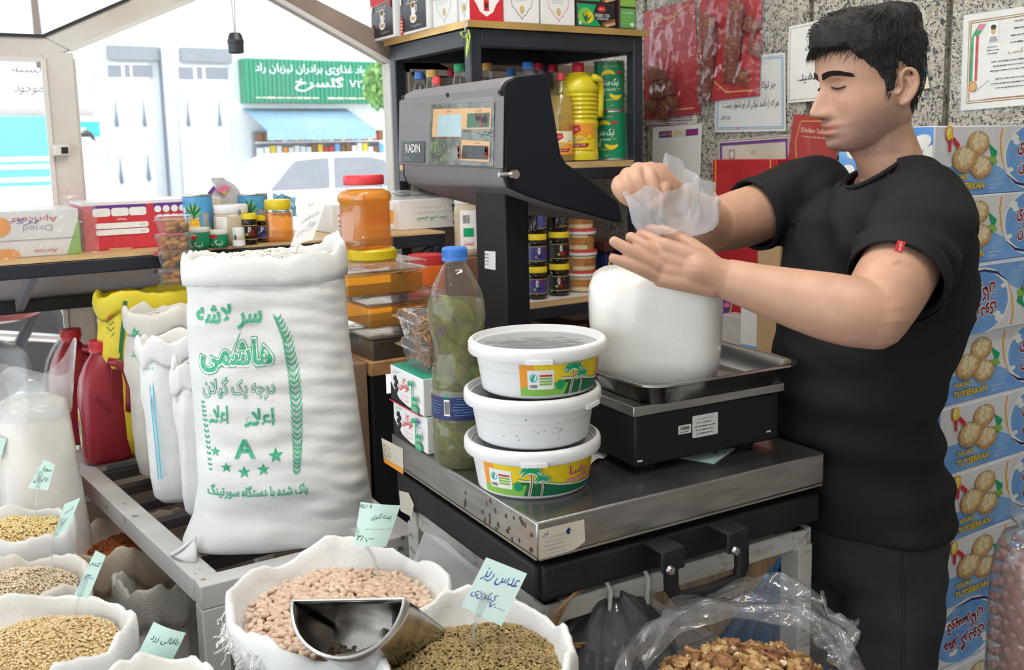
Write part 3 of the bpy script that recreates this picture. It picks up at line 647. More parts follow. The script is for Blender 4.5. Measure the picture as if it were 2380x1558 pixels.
mb = MB(); a = ony(1189, 405, hy0 - .008); mb.tube([(a.x - .03, a.y - .002, a.z), (a.x, a.y - .004, a.z)], .005, 8); mb.lathe([(0, -.006), (.009, -.006), (.009, .006), (0, .006)], a + V((0, -.01, 0)), 8, Matrix.Rotation(PI / 2, 3, 'X')); mb.build('wing_screw', mat('bare_zinc', (.6, .6, .58), rough=.3, metal=1), ps)
film_s = film('screen_film', (.95, .97, .97), opac=.03, rough=.08, bump=.03, bscale=30, gl=.5)
mb = MB(); q = hq((392, 340), (972, 322), (968, 912), (380, 888)); mb.grid(lambda u, v: hp.at(q[0][0] + (q[1][0] - q[0][0]) * u, q[3][1] + (q[0][1] - q[3][1]) * v, .008 + .0006 * noise.noise((u * 7, v * 7, 2))), 30, 30); mb.build('protective_film', film_s, ps)
# ------------------------------------------------------------------ white stand under the scale
st = thingw('scale_stand', 'chipped white wooden stand carrying the platform scale', 'stand', (1.0, 1.35, 0))
sz = .834; lg = .042
for nm, a, b in (('front_rail', (.02, .04), (PW - .0, .04)), ('back_rail', (.02, PD - .04), (PW, PD - .04)), ('side_rail', (.04, .02), (.04, PD - .02)), ('side_rail', (PW - .03, .02), (PW - .03, PD - .02))):
    mb = MB(); mb.bar(pp(*a, sz - .02), pp(*b, sz - .02), .03, .034); mb.build(nm, wwood, st, bevel=.002)
for a in (.035, PW - .02):
    for b in (.04, PD - .04): mb = MB(); mb.bar(pp(a, b, 0), pp(a, b, sz - .03), lg, lg * .8); mb.build('leg', wwood, st, bevel=.002)
mb = MB(); mb.box(pp(PW / 2, PD / 2, .35), (PW - .06, PD - .06, .02), MY); mb.build('lower_shelf', wwood, st)
for px in (1412, 1500):
    a = ony(px, 1400 - (px - 1412) * .33, pp(0, .02, 0).y); mb = MB(); mb.tube([a + V((0, .005, .035)), a + V((.002, -.006, .02)), a + V((-.003, -.006, -.03)), a + V((-.01 if px > 1450 else .0, -.004, -.06 if px > 1450 else -.035))], .0035, 8); mb.build('string_tie', mat('cotton_string', (.7, .7, .68), rough=.9), st)
mb = MB(); a = ony(1290, 1450, pp(0, .01, 0).y)
for s_ in range(3): mb.tube([a + V((.05, .0, .045 - s_ * .004)), a + V((.02, -.012, .04)), a + V((-.005, -.008, .0 + s_ * .01)), a + V((-.01, -.004, -.03)), a + V((.02 + .02 * s_, -.008, -.045))], .0022, 6)
mb.build('jute_twine', mat('jute', (.3, .17, .08), rough=.9), st)
# ------------------------------------------------------------------ counter scale with tray
yw2 = -.085; M2 = rotz(yw2); e2x = V((math.cos(yw2), math.sin(yw2), 0)); e2y = V((-math.sin(yw2), math.cos(yw2), 0)); O2 = V((.95, 1.165, 0))
def p2(a, b, z): return O2 + e2x * a + e2y * b + V((0, 0, z))
SW, SD = .315, .29
cs = thingw('counter_scale', 'black counter scale with a steel top plate on the platform', 'scale', p2(SW / 2, SD / 2, PZ))
mb = MB(); mb.box(p2(SW / 2, SD / 2, 1.029), (SW - .012, SD - .012, .086), M2); mb.build('scale_body', blackp, cs, bevel=.005)
for a in (.05, SW - .06):
    for b in (.045, SD - .045): mb = MB(); mb.lathe([(.021, 0), (.023, .003), (.023, .012), (.019, .013)], p2(a, b, PZ), 20); mb.build('levelling_foot', blackp, cs)
mb = MB(); mb.box(p2(SW / 2, SD / 2, 1.0805), (SW, SD, .017), M2); mb.build('top_plate', steel, cs, bevel=.002)
sf = PL(p2(0, .006, 0), e2x, (0, 0, 1)); d = Dec()
def rq(pl, x0, y0, x1, y1): q = pl.pts((x0, y0), (x1, y1)); return q[0][0], q[1][1], q[1][0], q[0][1]
u0, v1 = sf.uv(1609, 968); u1, v0 = sf.uv(1668, 1008); v0 = min(v0, v1 - .034); d.rrect(u0, v0, u1, v1, .002, paper); d.text(fa('شرکت توزین صدر'), u0 + .026, v1 - .006, .034, .005, 'black'); d.lines(u0 + .004, u1 - .004, v0 + .003, v1 - .01, 4, 'black', th=.0017, seed=6); d.emit('maker_sticker', cs, sf.fn()); d = Dec()
u0, v1 = sf.uv(1576, 992); u1, _ = sf.uv(1606, 985); d.rrect(u0, v1 - .014, u1, v1 + .001, .001, paper); d.barcode(u0 + .003, v1 - .008, u1 - .003, v1 - .001); d.lines(u0 + .003, u1 - .003, v1 - .012, v1 - .009, 1, 'black')
d.emit('barcode_sticker', cs, sf.fn())
for px, py in ((1487, 1072), (1786, 1003)): d = Dec(); u, v = sf.uv(px, py); d.rect(u - .005, v - .0015, u + .005, v + .0015, 'white'); d.emit('corner_mark', cs, sf.fn())
def tray(t, c, L, W, h, yaw, m):
    M = rotz(yaw); rings = []
    for ins, z, ex_ in ((.055, .004, 0), (.04, .0, 0), (.038, -.0, 0), (.03, 0, 0), (.012, h - .004, 0), (.006, h, 0), (0, h, 0), (-.001, h - .003, 0), (.004, h - .005, 0), (.028, -.0025, 0), (.06, -.0025, 0)):
        a, b = L / 2 - ins, W / 2 - ins; r_ = max(.045 - ins * .4, .012); ring = []
        for qx, qy, a0 in ((1, 1, 0), (-1, 1, 90), (-1, -1, 180), (1, -1, 270)):
            for k in range(7): t_ = R(a0 + k * 15); ring.append(V(c) + M @ V((qx * (a - r_) + r_ * math.cos(t_), qy * (b - r_) + r_ * math.sin(t_), z + .003)))
        rings.append(ring)
    mb = MB(); mb.loft(rings, True, True, True); return mb.build('tray_pan', m, t, smooth=50)
tr = thingw('weighing_tray', 'shallow steel tray under the sugar bag on the counter scale', 'tray', (1.115, 1.245, 1.0895))
tray(tr, (1.122, 1.25, 1.0895), .335, .275, .036, -.07, mat('bright_steel', (.5, .48, .46), rough=.22, metal=1, var=.1))
# ------------------------------------------------------------------ bag of sugar
sugar = mat('white_sugar_in_film', (.86, .85, .80), rough=.35, var=.02, vscale=300, bump=.12, bscale=700, bdist=.002, coat=.6, sss=.15)
sb = thingw('sugar_bag', 'full clear plastic bag of white sugar standing on the steel tray', 'bag', (1.075, 1.26, 1.093))
bc = V((1.078, 1.262, 1.0935)); vd = (bc - C0); vd.z = 0; vd.normalize(); vr = V((vd.y, -vd.x, 0))
def bagring(z, rx, ry, ex_, off=0, n=64, wob=0, sh=(0, 0)):
    o = []
    for i in range(n):
        a = 2 * PI * i / n; ca, sa = math.cos(a), math.sin(a); q = (abs(ca) ** ex_ + abs(sa) ** ex_) ** (-1 / ex_)
        w_ = 1 + wob * noise.noise((ca * 3 + off, sa * 3, z * 25)) + .012 * noise.noise((ca * 9, sa * 9, z * 40)) + .02 * math.sin(a * 17 + 3 * noise.noise((ca * 2, sa * 2, 1))) * max(0, (z - .165) / .03)
        o.append(bc + vr * (rx * q * ca * w_ + sh[0]) + vd * (ry * q * sa * w_ + sh[1]) + V((0, 0, z)))
    return o
lv0 = [(0, .085, .075, 3.2), (.004, .098, .086, 3.4), (.02, .104, .092, 3.6), (.06, .109, .096, 3.6), (.10, .112, .098, 3.6), (.14, .113, .099, 3.8), (.160, .111, .097, 3.6), (.173, .105, .091, 3.2), (.181, .093, .08, 3), (.1855, .07, .06, 2.5), (.188, .03, .03, 2)]
lv = [(z * 1.09, a, b, e) for z, a, b, e in lv0]
mb = MB(); mb.loft([bagring(z, a, b, e, 0, 64, .02) for z, a, b, e in lv], True, True, True); mb.build('sugar_fill', sugar, sb, smooth=180)
bagfilm = film('bag_film', (.93, .95, .97), opac=.30, rough=.12, bump=.6, bscale=18, gl=1.2)
RIM = [atd(*p) for p in ((1460, 462, 1.555), (1482, 442, 1.54), (1512, 438, 1.535), (1530, 462, 1.535), (1552, 452, 1.53), (1590, 428, 1.54), (1630, 436, 1.55), (1664, 452, 1.57), (1676, 470, 1.60), (1655, 425, 1.64), (1622, 405, 1.67), (1585, 378, 1.69), (1548, 352, 1.70), (1540, 392, 1.68), (1520, 410, 1.66), (1495, 430, 1.63), (1472, 446, 1.60))]
NKC = atd(1568, 552, 1.60); nr = len(RIM); rings = []
def rimp(a): t = a / (2 * PI) * nr; k = int(t) % nr; f = t - int(t); f = f * f * (3 - 2 * f); return RIM[k].lerp(RIM[(k + 1) % nr], f)
for t in (-.2, -.1, 0, .12, .25, .4, .55, .7, .85, 1.0):
    ring = []
    for i in range(96):
        a = 2 * PI * i / 96; q = rimp(a); dr = (q - NKC); o_ = (dr - upv * dr.dot(upv)); o_.normalize()
        if t <= 0: p = NKC + o_ * (.017 + .10 * (t / .35) ** 2 * (1 if t < 0 else 0)) + upv * (.10 * t)
        else: p = (NKC + o_ * .017).lerp(q, t) + o_ * (.022 * math.sin(PI * min(1, t * 1.1))) - upv * (.012 * math.sin(PI * t)); p += V((noise.noise(p * 32), noise.noise(p * 32 + V((9, 0, 0))), noise.noise(p * 32 + V((0, 9, 0))))) * (.012 * t) + o_ * (.006 * math.sin(a * 9 + t * 3) * min(1, 2 * t))
        ring.append(p)
    rings.append(ring)
bagtop = film('bag_top_film', (.93, .95, .98), opac=.34, rough=.22, bump=.12, bscale=40, gl=.9)
mb = MB(); mb.loft(rings, True); mb.build('bag_neck', bagtop, sb, smooth=180)
# ------------------------------------------------------------------ three plastic tubs
tubw = mat('white_tub_plastic', (.78, .78, .78), rough=.35, sss=.1, var=.03); lidclear = film('clear_lid', (.9, .92, .94), opac=.35, rough=.12, bump=.15, bscale=30)
def tub_label(full=True):
    d = Dec(); W = .21; H = .048
    d.rect(0, 0, W, H, 'yellow'); d.poly([(0, .0), (0, H), (.02, H), (.035, .018)], 'orange'); d.poly([(.62 * W, 0), (W, 0), (W, H * .62), (.8 * W, H * .3)], 'orange')
    d.poly([(0, 0), (W, 0), (W, .006), (.75 * W, .012), (.5 * W, .02), (.35 * W, .023), (0, .012)], 'dgreen'); d.poly([(0, 0), (.33 * W, 0), (.36 * W, .018), (.2 * W, .02), (0, .012)], 'lgreen')
    d.stroke([(.3 * W, .026), (.45 * W, .024), (.62 * W, .016), (.8 * W, .011), (W, .009)], .0022, 'white'); d.stroke([(.3 * W, .0275), (.45 * W, .0255), (.62 * W, .0175), (.8 * W, .0125), (W, .0105)], .001, 'dgreen')
    d.rrect(.012, .010, .052, .04, .002, 'white'); d.oval(.021, .028, .006, .0065, 'cyan'); d.oval(.0215, .0285, .004, .0045, 'white'); d.oval(.020, .0275, .002, .006, 'green', a=-.4)
    for i, c in enumerate(('red', 'lgreen', 'lgreen', 'lgreen')): d.rect(.03, .030 - i * .0045, .049, .033 - i * .0045, c)
    d.barcode(.014, .012, .027, .018)
    d.oval(.062, .016, .007, .008, 'green'); d.lines(.057, .067, .011, .021, 4, 'dgreen', th=.001)
    for cx, cy, s in ((.082, .041, 1.0), (.099, .028, .75)):
        d.stroke([(cx, cy), (cx + .001, cy - .018 * s), (cx - .004 * s, cy - .045 * s)], .0042 * s, 'white'); d.stroke([(cx, cy), (cx + .001, cy - .018 * s), (cx - .004 * s, cy - .045 * s)], .0022 * s, 'brown')
        for k in range(9):
            a = R(20 + k * 40 * .5 - (20 if k % 2 else 0)); a = R(-35 + k * 31); L = .017 * s; ax, ay = math.cos(a), math.sin(a)
            pts = [(cx, cy), (cx + ax * L * .6, cy + ay * L * .5 + .003 * s), (cx + ax * L, cy + ay * L * .55 - .004 * s)]; d.stroke(pts, [.006 * s, .0065 * s, .002 * s], 'white', lay=40); d.stroke(pts, [.002 * s, .0042 * s, .0006 * s], 'green', lay=41 + k % 2)
    d.text(fa('رضا'), .163, .034, .040, .020, 'white', off=.035, ref=0); d.text(fa('رضا'), .163, .034, .040, .020, 'red', off=.012, ref=0)
    d.rrect(.138, .0185, .184, .0225, .0019, 'pink'); d.text(fa('حلوا ارده ممتاز رضا'), .161, .0205, .042, .0026, 'white'); d.lines(.142, .18, .0155, .0175, 1, 'yellow')
    return d
def tub(c, label, base_ang, lab, full):
    t = thing('plastic_tub', label, 'tub', c, 0, 'white lidded plastic tubs stacked on the platform')
    rb, rt, h = .0875, .0985, .071
    mb = MB(); mb.lathe([(rb - .006, .001), (rb - .004, 0), (rb, .003), (rt, h), (rt - .002, h), (rb - .003, .005), (0, .005)], n=72); mb.build('tub_wall', tubw, t, smooth=40)
    mb = MB(); mb.lathe([(.1005, h - .012), (.107, h - .012), (.1085, h - .009), (.1085, h + .003), (.107, h + .0065), (.1035, h + .009), (.1015, h + .009), (.099, h + .0015), (.0985, h - .003)], n=72); ld = mb.build('lid_rim', tubw, t, smooth=40)
    mb = MB(); mb.lathe([(.0986, h - .003), (.09, h - .0026), (.03, h - .0022), (0, h - .0022)], n=48); mb.build('lid_window', lidclear if lab != 1 else lidclear, t)
    mb = MB(); a = R(-130) + base_ang
    for k in range(5): b_ = a + k * .07; mb.box((.109 * math.cos(b_), .109 * math.sin(b_), h - .010), (.004, .009, .006), rotz(b_))
    mb.build('lid_tab', tubw, t)
    mb = MB(); mb.lathe([(0, h - .02), (.05, h - .016), (.088, h - .022), (.094, h - .03)], n=40); mb.build('contents', mat('tahini_halva', (.45, .38, .30), rough=.8, var=.3, vscale=20), t)
    if lab is not None:
        L = tub_label()
        L.emit('paper_label', t, lambda u, v, hh: (lambda zz, a: V(((rb + (rt - rb) * zz / h + hh + .0006) * math.cos(a), (rb + (rt - rb) * zz / h + hh + .0006) * math.sin(a), zz)))(v + .0065, lab + u / .094), step=(.006, 0), eps=.00008, clip=(0, 0, .21, .048))
    else:
        d = Dec()
        for i in range(14): d.oval(rw.uniform(-.05, .05), rw.uniform(.008, .05), rw.uniform(.0006, .003), rw.uniform(.0004, .0014), 'grey', n=8, lay=1, a=rw.random())
        dd = math.atan2(-c[1], -c[0]); d.emit('scuff_marks', t, lambda u, v, hh: V(((rb + (rt - rb) * v / h + .0004) * math.cos(dd + u / .093), (rb + (rt - rb) * v / h + .0004) * math.sin(dd + u / .093), v)))['kind'] = 'stuff'
    return t
tc0 = V((.812, 1.249, PZ)); vang = math.atan2(-tc0.y, -tc0.x)
tub(tc0 + V((0, 0, 0)), 'white tub with a yellow palm label, lowest of the stack', 0, vang - .085 / .094, True)
tub(tc0 + V((.0015, -.0005, .0775)), 'plain white scuffed tub in the middle of the stack', 1, None, True)
tub(tc0 + V((.010, -.004, .155)), 'topmost lidded tub with its palm label turned to the right', 0, vang - .028 / .094, True)
# ------------------------------------------------------------------ bottle of pickled cucumbers
pk_ = V((.760, 1.392, PZ)); pb = thing('pickle_bottle', 'large clear bottle of green pickled cucumbers with blue cap', 'bottle', pk_)
bprof = [(.0, .008), (.02, .006), (.036, .0), (.042, .004), (.0455, .016), (.0465, .04), (.0465, .085), (.0455, .095), (.0455, .135), (.0465, .14), (.044, .165), (.0395, .185), (.0385, .20), (.041, .215), (.046, .235), (.0485, .255), (.0475, .275), (.043, .295), (.034, .315), (.024, .333), (.0185, .342), (.0175, .346), (.0175, .352)]
petm = film('pet_plastic', (.93, .95, .92), opac=.035, rough=.06, bump=.35, bscale=22, gl=1.3)
mb = MB(); mb.lathe(bprof, n=40); mb.build('bottle_wall', petm, pb, smooth=60)
brine = film('green_brine', (.62, .60, .32), opac=.20, rough=.3, bump=.5, bscale=26, gl=.1)
mb = MB(); mb.lathe([(0, .01)] + [(r_ - .0025, z + .002) for r_, z in bprof[2:17]] + [(.043, .281), (0, .283)], n=32); mb.build('brine', brine, pb, smooth=60)
cuc = mat('pickled_cucumber', (.26, .25, .03), rough=.3, var=.3, vscale=30, bump=.5, bscale=90, bdist=.004)
for i in range(30):
    z = .03 + .0085 * i; rr_ = .031 if z < .16 or z > .22 else .024; a = i * 2.4; L = rw.uniform(.022, .032); tl = rw.uniform(-.9, .9); tl = tl + (.5 if tl > 0 else -.5)
    ctr = V((rr_ * .62 * math.cos(a), rr_ * .62 * math.sin(a), min(z, .262))); dr = V((-math.sin(a) * math.cos(tl), math.cos(a) * math.cos(tl), math.sin(tl)))
    mb = MB(); mb.tube([ctr + dr * (L * s_) - V((math.cos(a), math.sin(a), 0)) * (.008 * s_ * s_) for s_ in (-1, -.85, -.5, 0, .5, .85, 1)], [.003, .007, .0105, .0115, .0105, .007, .003], 10); mb.build('cucumber', cuc, pb, smooth=180)
mb = MB(); mb.lathe([(.0178, .347), (.0215, .347), (.0215, .351), (.0205, .352), (.0205, .366), (.019, .3685), (0, .3685)], n=36); mb.build('cap', mat('blue_cap_plastic', (.05, .20, .60), rough=.4), pb)
mb = MB()
for k in range(44): a = 2 * PI * k / 44; mb.box((.0207 * math.cos(a), .0207 * math.sin(a), .359), (.001, .0012, .012), rotz(a))
o = mb.build('cap_ribs', mat('blue_cap_plastic'), pb); o['kind'] = 'stuff'
va = math.atan2(-pk_.y, -pk_.x); d = Dec(); lab_b = mat('label_navy', (.012, .022, .10), rough=.35, var=.15); d.rect(-.068, .087, .068, .128, lab_b)
d.poly([(-.068, .126), (.068, .126), (.068, .133), (.05, .138), (.04, .133), (.02, .1375), (0, .135), (-.02, .1375), (-.045, .135), (-.068, .138)], film('label_clear', (.8, .8, .75), opac=.3)); d.barcode(-.026, .095, -.016, .122, 3); d.oval(-.02, .128, .003, .003, 'green')
d.lines(-.012, .05, .094, .126, 7, 'lblue', th=.0009, seed=12); d.lines(-.06, -.03, .096, .12, 5, 'lblue', th=.0008, seed=13)
d.emit('wrap_label', pb, cyl_fn(.0462, a0=va), step=(.006, 0), eps=.0001)
d = Dec(); d.text('✓', -.026, .238, .016, .02, 'purple'); d.emit('pen_mark', pb, cyl_fn(.0485, a0=va), step=(.004, 0))
# ------------------------------------------------------------------ date boxes and clamshells
def date_box_art():
    d = Dec(); L, H = .145, .067; d.poly([(0, H * .55), (.012, H * .4), (.04, H * .15), (.075, H * .06), (L, H * .02), (L, 0), (0, 0)], 'black')
    for i in range(5): d.oval(.024 + .006 * (i % 2), .020 + i * .0065, .007, .005, 'black', a=.4)
    for i in range(5): d.stroke([(.019 + .006 * (i % 2), .0215 + i * .0065), (.028 + .005 * (i % 2), .0225 + i * .0065)], .0006, 'grey')
    d.text(fa('توکلی'), .066, .042, .044, .026, 'red', off=.01); d.text(fa('خرمای سفارشی'), .03, .059, .032, .006, 'green', rot=.1); d.text(fa('مضافتی از بهترین نخلستان'), .07, .022, .036, .004, 'red'); d.text(fa('(محصول درجه یک)'), .07, .0145, .034, .006, 'red')
    for cx, cy, s in ((.105, .05, 1), (.122, .026, .9)):
        d.stroke([(cx, cy), (cx - .001, cy - .03 * s), (cx, cy - .045 * s)], .004 * s, 'green')
        for k in range(10): a = R(-40 + k * 29); d.stroke([(cx, cy), (cx + math.cos(a) * .008 * s, cy + math.sin(a) * .006 * s + .002), (cx + math.cos(a) * .013 * s, cy + math.sin(a) * .007 * s - .004)], [.001, .003, .0005], 'green', lay=30 + k % 2)
    d.oval(.115, .008, .016, .008, 'green'); d.lines(.102, .128, .003, .013, 4, 'white', th=.0008); return d
white_card = mat('white_card', (.80, .80, .79), rough=.55, var=.03); green_card = mat('green_card', (.03, .38, .27), rough=.5)
for i, (lb, dx, rz_) in enumerate((('lower white date box with a palm print and blue pen price', .0, -.03), ('upper white date box with a green top and palm print', -.003, -.045))):
    c = V((.738 + dx, 1.608, PZ + .0005 + i * .0685)); t = thing('date_box', lb, 'box', c, rz_, 'date boxes stacked on the platform')
    mb = MB(); mb.box((.062, -.0725, .034), (.124, .145, .0675)); o = mb.build('carton', [white_card, green_card, INK['dred']], t, bevel=.002)
    for p in o.data.polygons: p.material_index = 1 if p.normal.z > .9 else 0
    d = date_box_art()
    if i == 0: d.text('۳۰۰۰', .125, .045, .03, .02, 'pen', rot=-.5)
    else: d.rect(0, 0, .145, .0025, 'red')
    d.emit('box_print', t, plane_fn((0, 0, .0005), (0, -1, 0), (0, 0, 1), (-1, 0, 0)), clip=(0, 0, .145, .0665))
petc = film('clamshell_plastic', (.93, .94, .94), opac=.10, rough=.06, bump=.1, bscale=40, gl=1.3)
def clamshell(c, rz_, label, L, W, H, fill, n, name='fruit', group='clear clamshell boxes of dried fruit', size=.012, up=True, rnd=1):
    t = thing('fruit_clamshell', label, 'clamshell', c, rz_, group)
    def rr(a, b, r_, z): 
        o = []
        for qx, qy, a0 in ((1, 1, 0), (-1, 1, 90), (-1, -1, 180), (1, -1, 270)):
            for k in range(5): t_ = R(a0 + k * 22.5); o.append((qx * (a - r_) + r_ * math.cos(t_), qy * (b - r_) + r_ * math.sin(t_), z))
        return o
    mb = MB(); mb.loft([rr(L * .4, W * .4, .012, 0), rr(L * .46, W * .46, .015, H * .55), rr(L * .48, W * .48, .016, H * .72), rr(L * .5 + .006, W * .5 + .006, .018, H * .74), rr(L * .5 + .006, W * .5 + .006, .018, H * .76)], True, True); mb.build('tray', petc, t)
    mb = MB(); mb.loft([rr(L * .5 + .008, W * .5 + .008, .018, H * .765), rr(L * .5, W * .5, .018, H * .78), rr(L * .48, W * .48, .016, H * .97), rr(L * .42, W * .42, .014, H)], True, False, True); mb.build('lid', petc, t)
    q = random.Random(rnd)
    for i in range(n):
        lay = i % 3; x, y = q.uniform(-.27, .27) * L, q.uniform(-.27, .27) * W; z = size * .5 + (H * .86 - size) * (lay + .2) / 2.6
        fill(t, V((x, y, z)), q, size)
    return t
apm = mat('dried_apricot', (.42, .16, .03), rough=.4, var=.35, vscale=40, bump=.6, bscale=60, bdist=.004, col2=(.62, .30, .07))
def apricot(t, p, q, s):
    mb = MB(); M = Euler((q.uniform(-.5, .5), q.uniform(-.5, .5), q.random() * 6)).to_matrix(); mb.ball(p, (s, s * .85, s * .55), 10, 6, M=M)
    mb.v = [tuple(V(v) + (V(v) - p) * .25 * noise.noise(V(v) * 120)) for v in mb.v]; mb.build('dried_apricot', apm, t, smooth=180)
stripm = mat('dried_mango_strip', (.34, .13, .035), rough=.45, var=.4, vscale=60, col2=(.5, .25, .09))
def strips(t, p, q, s):
    mb = MB(); a = q.random() * 6; dr = V((math.cos(a), math.sin(a), q.uniform(-.9, .9))); pts = [p + dr * (k - 1) * s + V((0, 0, .002 * math.sin(k * 2))) for k in range(4)]; mb.tube(pts, [.002, .0035, .0035, .002], 6, flat=.5); mb.build('dried_strip', stripm, t, smooth=180)
zb = PZ + .0005 + .137
clamshell((.797, 1.535, zb), -.05, 'lower clear clamshell of brown dried strips on the date box', .105, .125, .052, strips, 60, size=.011, rnd=3)
clamshell((.790, 1.535, zb + .0525), -.1, 'upper clear clamshell of brown dried strips on the date box', .105, .125, .052, strips, 60, size=.011, rnd=4)
# mint price card and a crumpled receipt lying on the platform
t = thingw('price_card', 'mint price card lying flat under the counter scale', 'price card', onz(1640, 1060, PZ)); zz = PL((0, 0, PZ + .0008), (1, 0, 0), (0, 1, 0)); d = Dec(); q = zz.pts((1560, 1060), (1660, 1078), (1712, 1040), (1600, 1040))
mb = MB(); mb.prism(q, (0, 0, PZ + .0003), (1, 0, 0), (0, 1, 0), (0, 0, 1), .0006); mb.build('card', INK['mint'], t)
c = zz.uv(1640, 1058); d.text(fa('پسته'), c[0] + .005, c[1] + .012, .05, .02, 'black', rot=2.8, shear=.3); d.text('۵۲۰۰۰', c[0] + .012, c[1] - .004, .05, .012, 'black', rot=2.8); d.emit('handwriting', t, zz.fn())
t = thingw('paper_slip', 'crumpled white paper slip beside the lowest tub', 'paper', onz(1395, 1075, PZ)); mb = MB(); q = zz.pts((1372, 1082), (1412, 1064), (1405, 1055), (1380, 1050)); k = [V((p[0], p[1], PZ + .001)) for p in q]
mb.grid(lambda u, v: k[0].lerp(k[1], u).lerp(k[3].lerp(k[2], u), v) + V((0, 0, .006 * abs(math.sin(u * 4 + v * 3)))), 8, 8); mb.build('slip', paper, t)

# ================================================================== SACKS, GRAIN, TABLE
weave = mat('white_woven_sack', (.80, .80, .79), rough=.6, var=.05, vscale=6, bump=.4, bscale=330, bdist=.003, stretch=(1, 1, 2.6))
weave2 = mat('cream_woven_sack', (.70, .67, .61), rough=.7, var=.08, vscale=6, bump=.4, bscale=300, bdist=.003, stretch=(1, 1, 2.6))
weave_br = mat('dusty_brown_sack', (.48, .38, .29), rough=.8, var=.2, vscale=7, bump=.3, bscale=200, bdist=.002, col2=(.62, .56, .48))
yel = mat('yellow_woven_sack', (.72, .58, .03), rough=.55, var=.12, vscale=8, bump=.3, bscale=220, bdist=.002)
grey_tube = mat('chipped_grey_white_paint', (.56, .56, .55), rough=.45, var=.06, vscale=30, detail=8, col2=(.20, .17, .14), thr=(.66, .7))
wood_d = mat('rough_wood', (.30, .20, .12), rough=.8, var=.25, vscale=6, stretch=(1, 8, 1))
TZ = .757
tb = thingw('sack_table', 'grey-white square tube table carrying the big rice sack', 'table', (.6, 2.0, 0)); tw = .045
cA, cB, cC, cD = V((.398, 1.668, 0)), V((.30, 2.62, 0)), V((.78, 1.668, 0)), V((.78, 2.62, 0))
for nm, a, b in (('front_rail', cA, cC), ('side_rail', cA, cB), ('back_rail', cB, cD), ('side_rail', cC, cD)):
    mb = MB(); dv = (b - a).normalized() * (tw / 2 if nm != 'side_rail' else -tw / 2); mb.bar(a - dv + V((0, 0, TZ - tw / 2)), b + dv + V((0, 0, TZ - tw / 2)), tw, tw); mb.build(nm, grey_tube, tb, bevel=.003)
for c in (cA, cB, cC, cD): mb = MB(); mb.bar(c, c + V((0, 0, TZ - tw)), tw, tw, up=(0, 1, 0)); mb.build('leg', grey_tube, tb, bevel=.003)
for y_ in (1.80, 1.92, 2.06, 2.2, 2.33, 2.46): mb = MB(); mb.bar((.40 - (y_ - 1.67) * .1, y_, TZ - .03), (.77, y_, TZ - .012), .03, .02); mb.build('cross_slat', mat('dark_slat', (.06, .05, .05), rough=.7), tb)
def bench(label, x0, x1, y0, y1, z):
    t = thingw('wooden_bench', label, 'bench', ((x0 + x1) / 2, (y0 + y1) / 2, 0)); n = 4
    for i in range(n):
        w_ = (y1 - y0) / n; mb = MB(); mb.box(((x0 + x1) / 2, y0 + w_ * (i + .5), z - .012), (x1 - x0, w_ - .008, .024)); mb.build('plank', wood_d, t, bevel=.002)
    for x in (x0 + .03, x1 - .03):
        for y in (y0 + .03, y1 - .03): mb = MB(); mb.box((x, y, (z - .024) / 2), (.05, .05, z - .024)); mb.build('leg', wood_d, t)
bench('low wooden bench under the bean and lentil sacks', .30, .71, .88, 1.48, .40)
bench('low wooden bench under the yellow grain sacks', -.10, .205, 1.30, 2.25, .40)
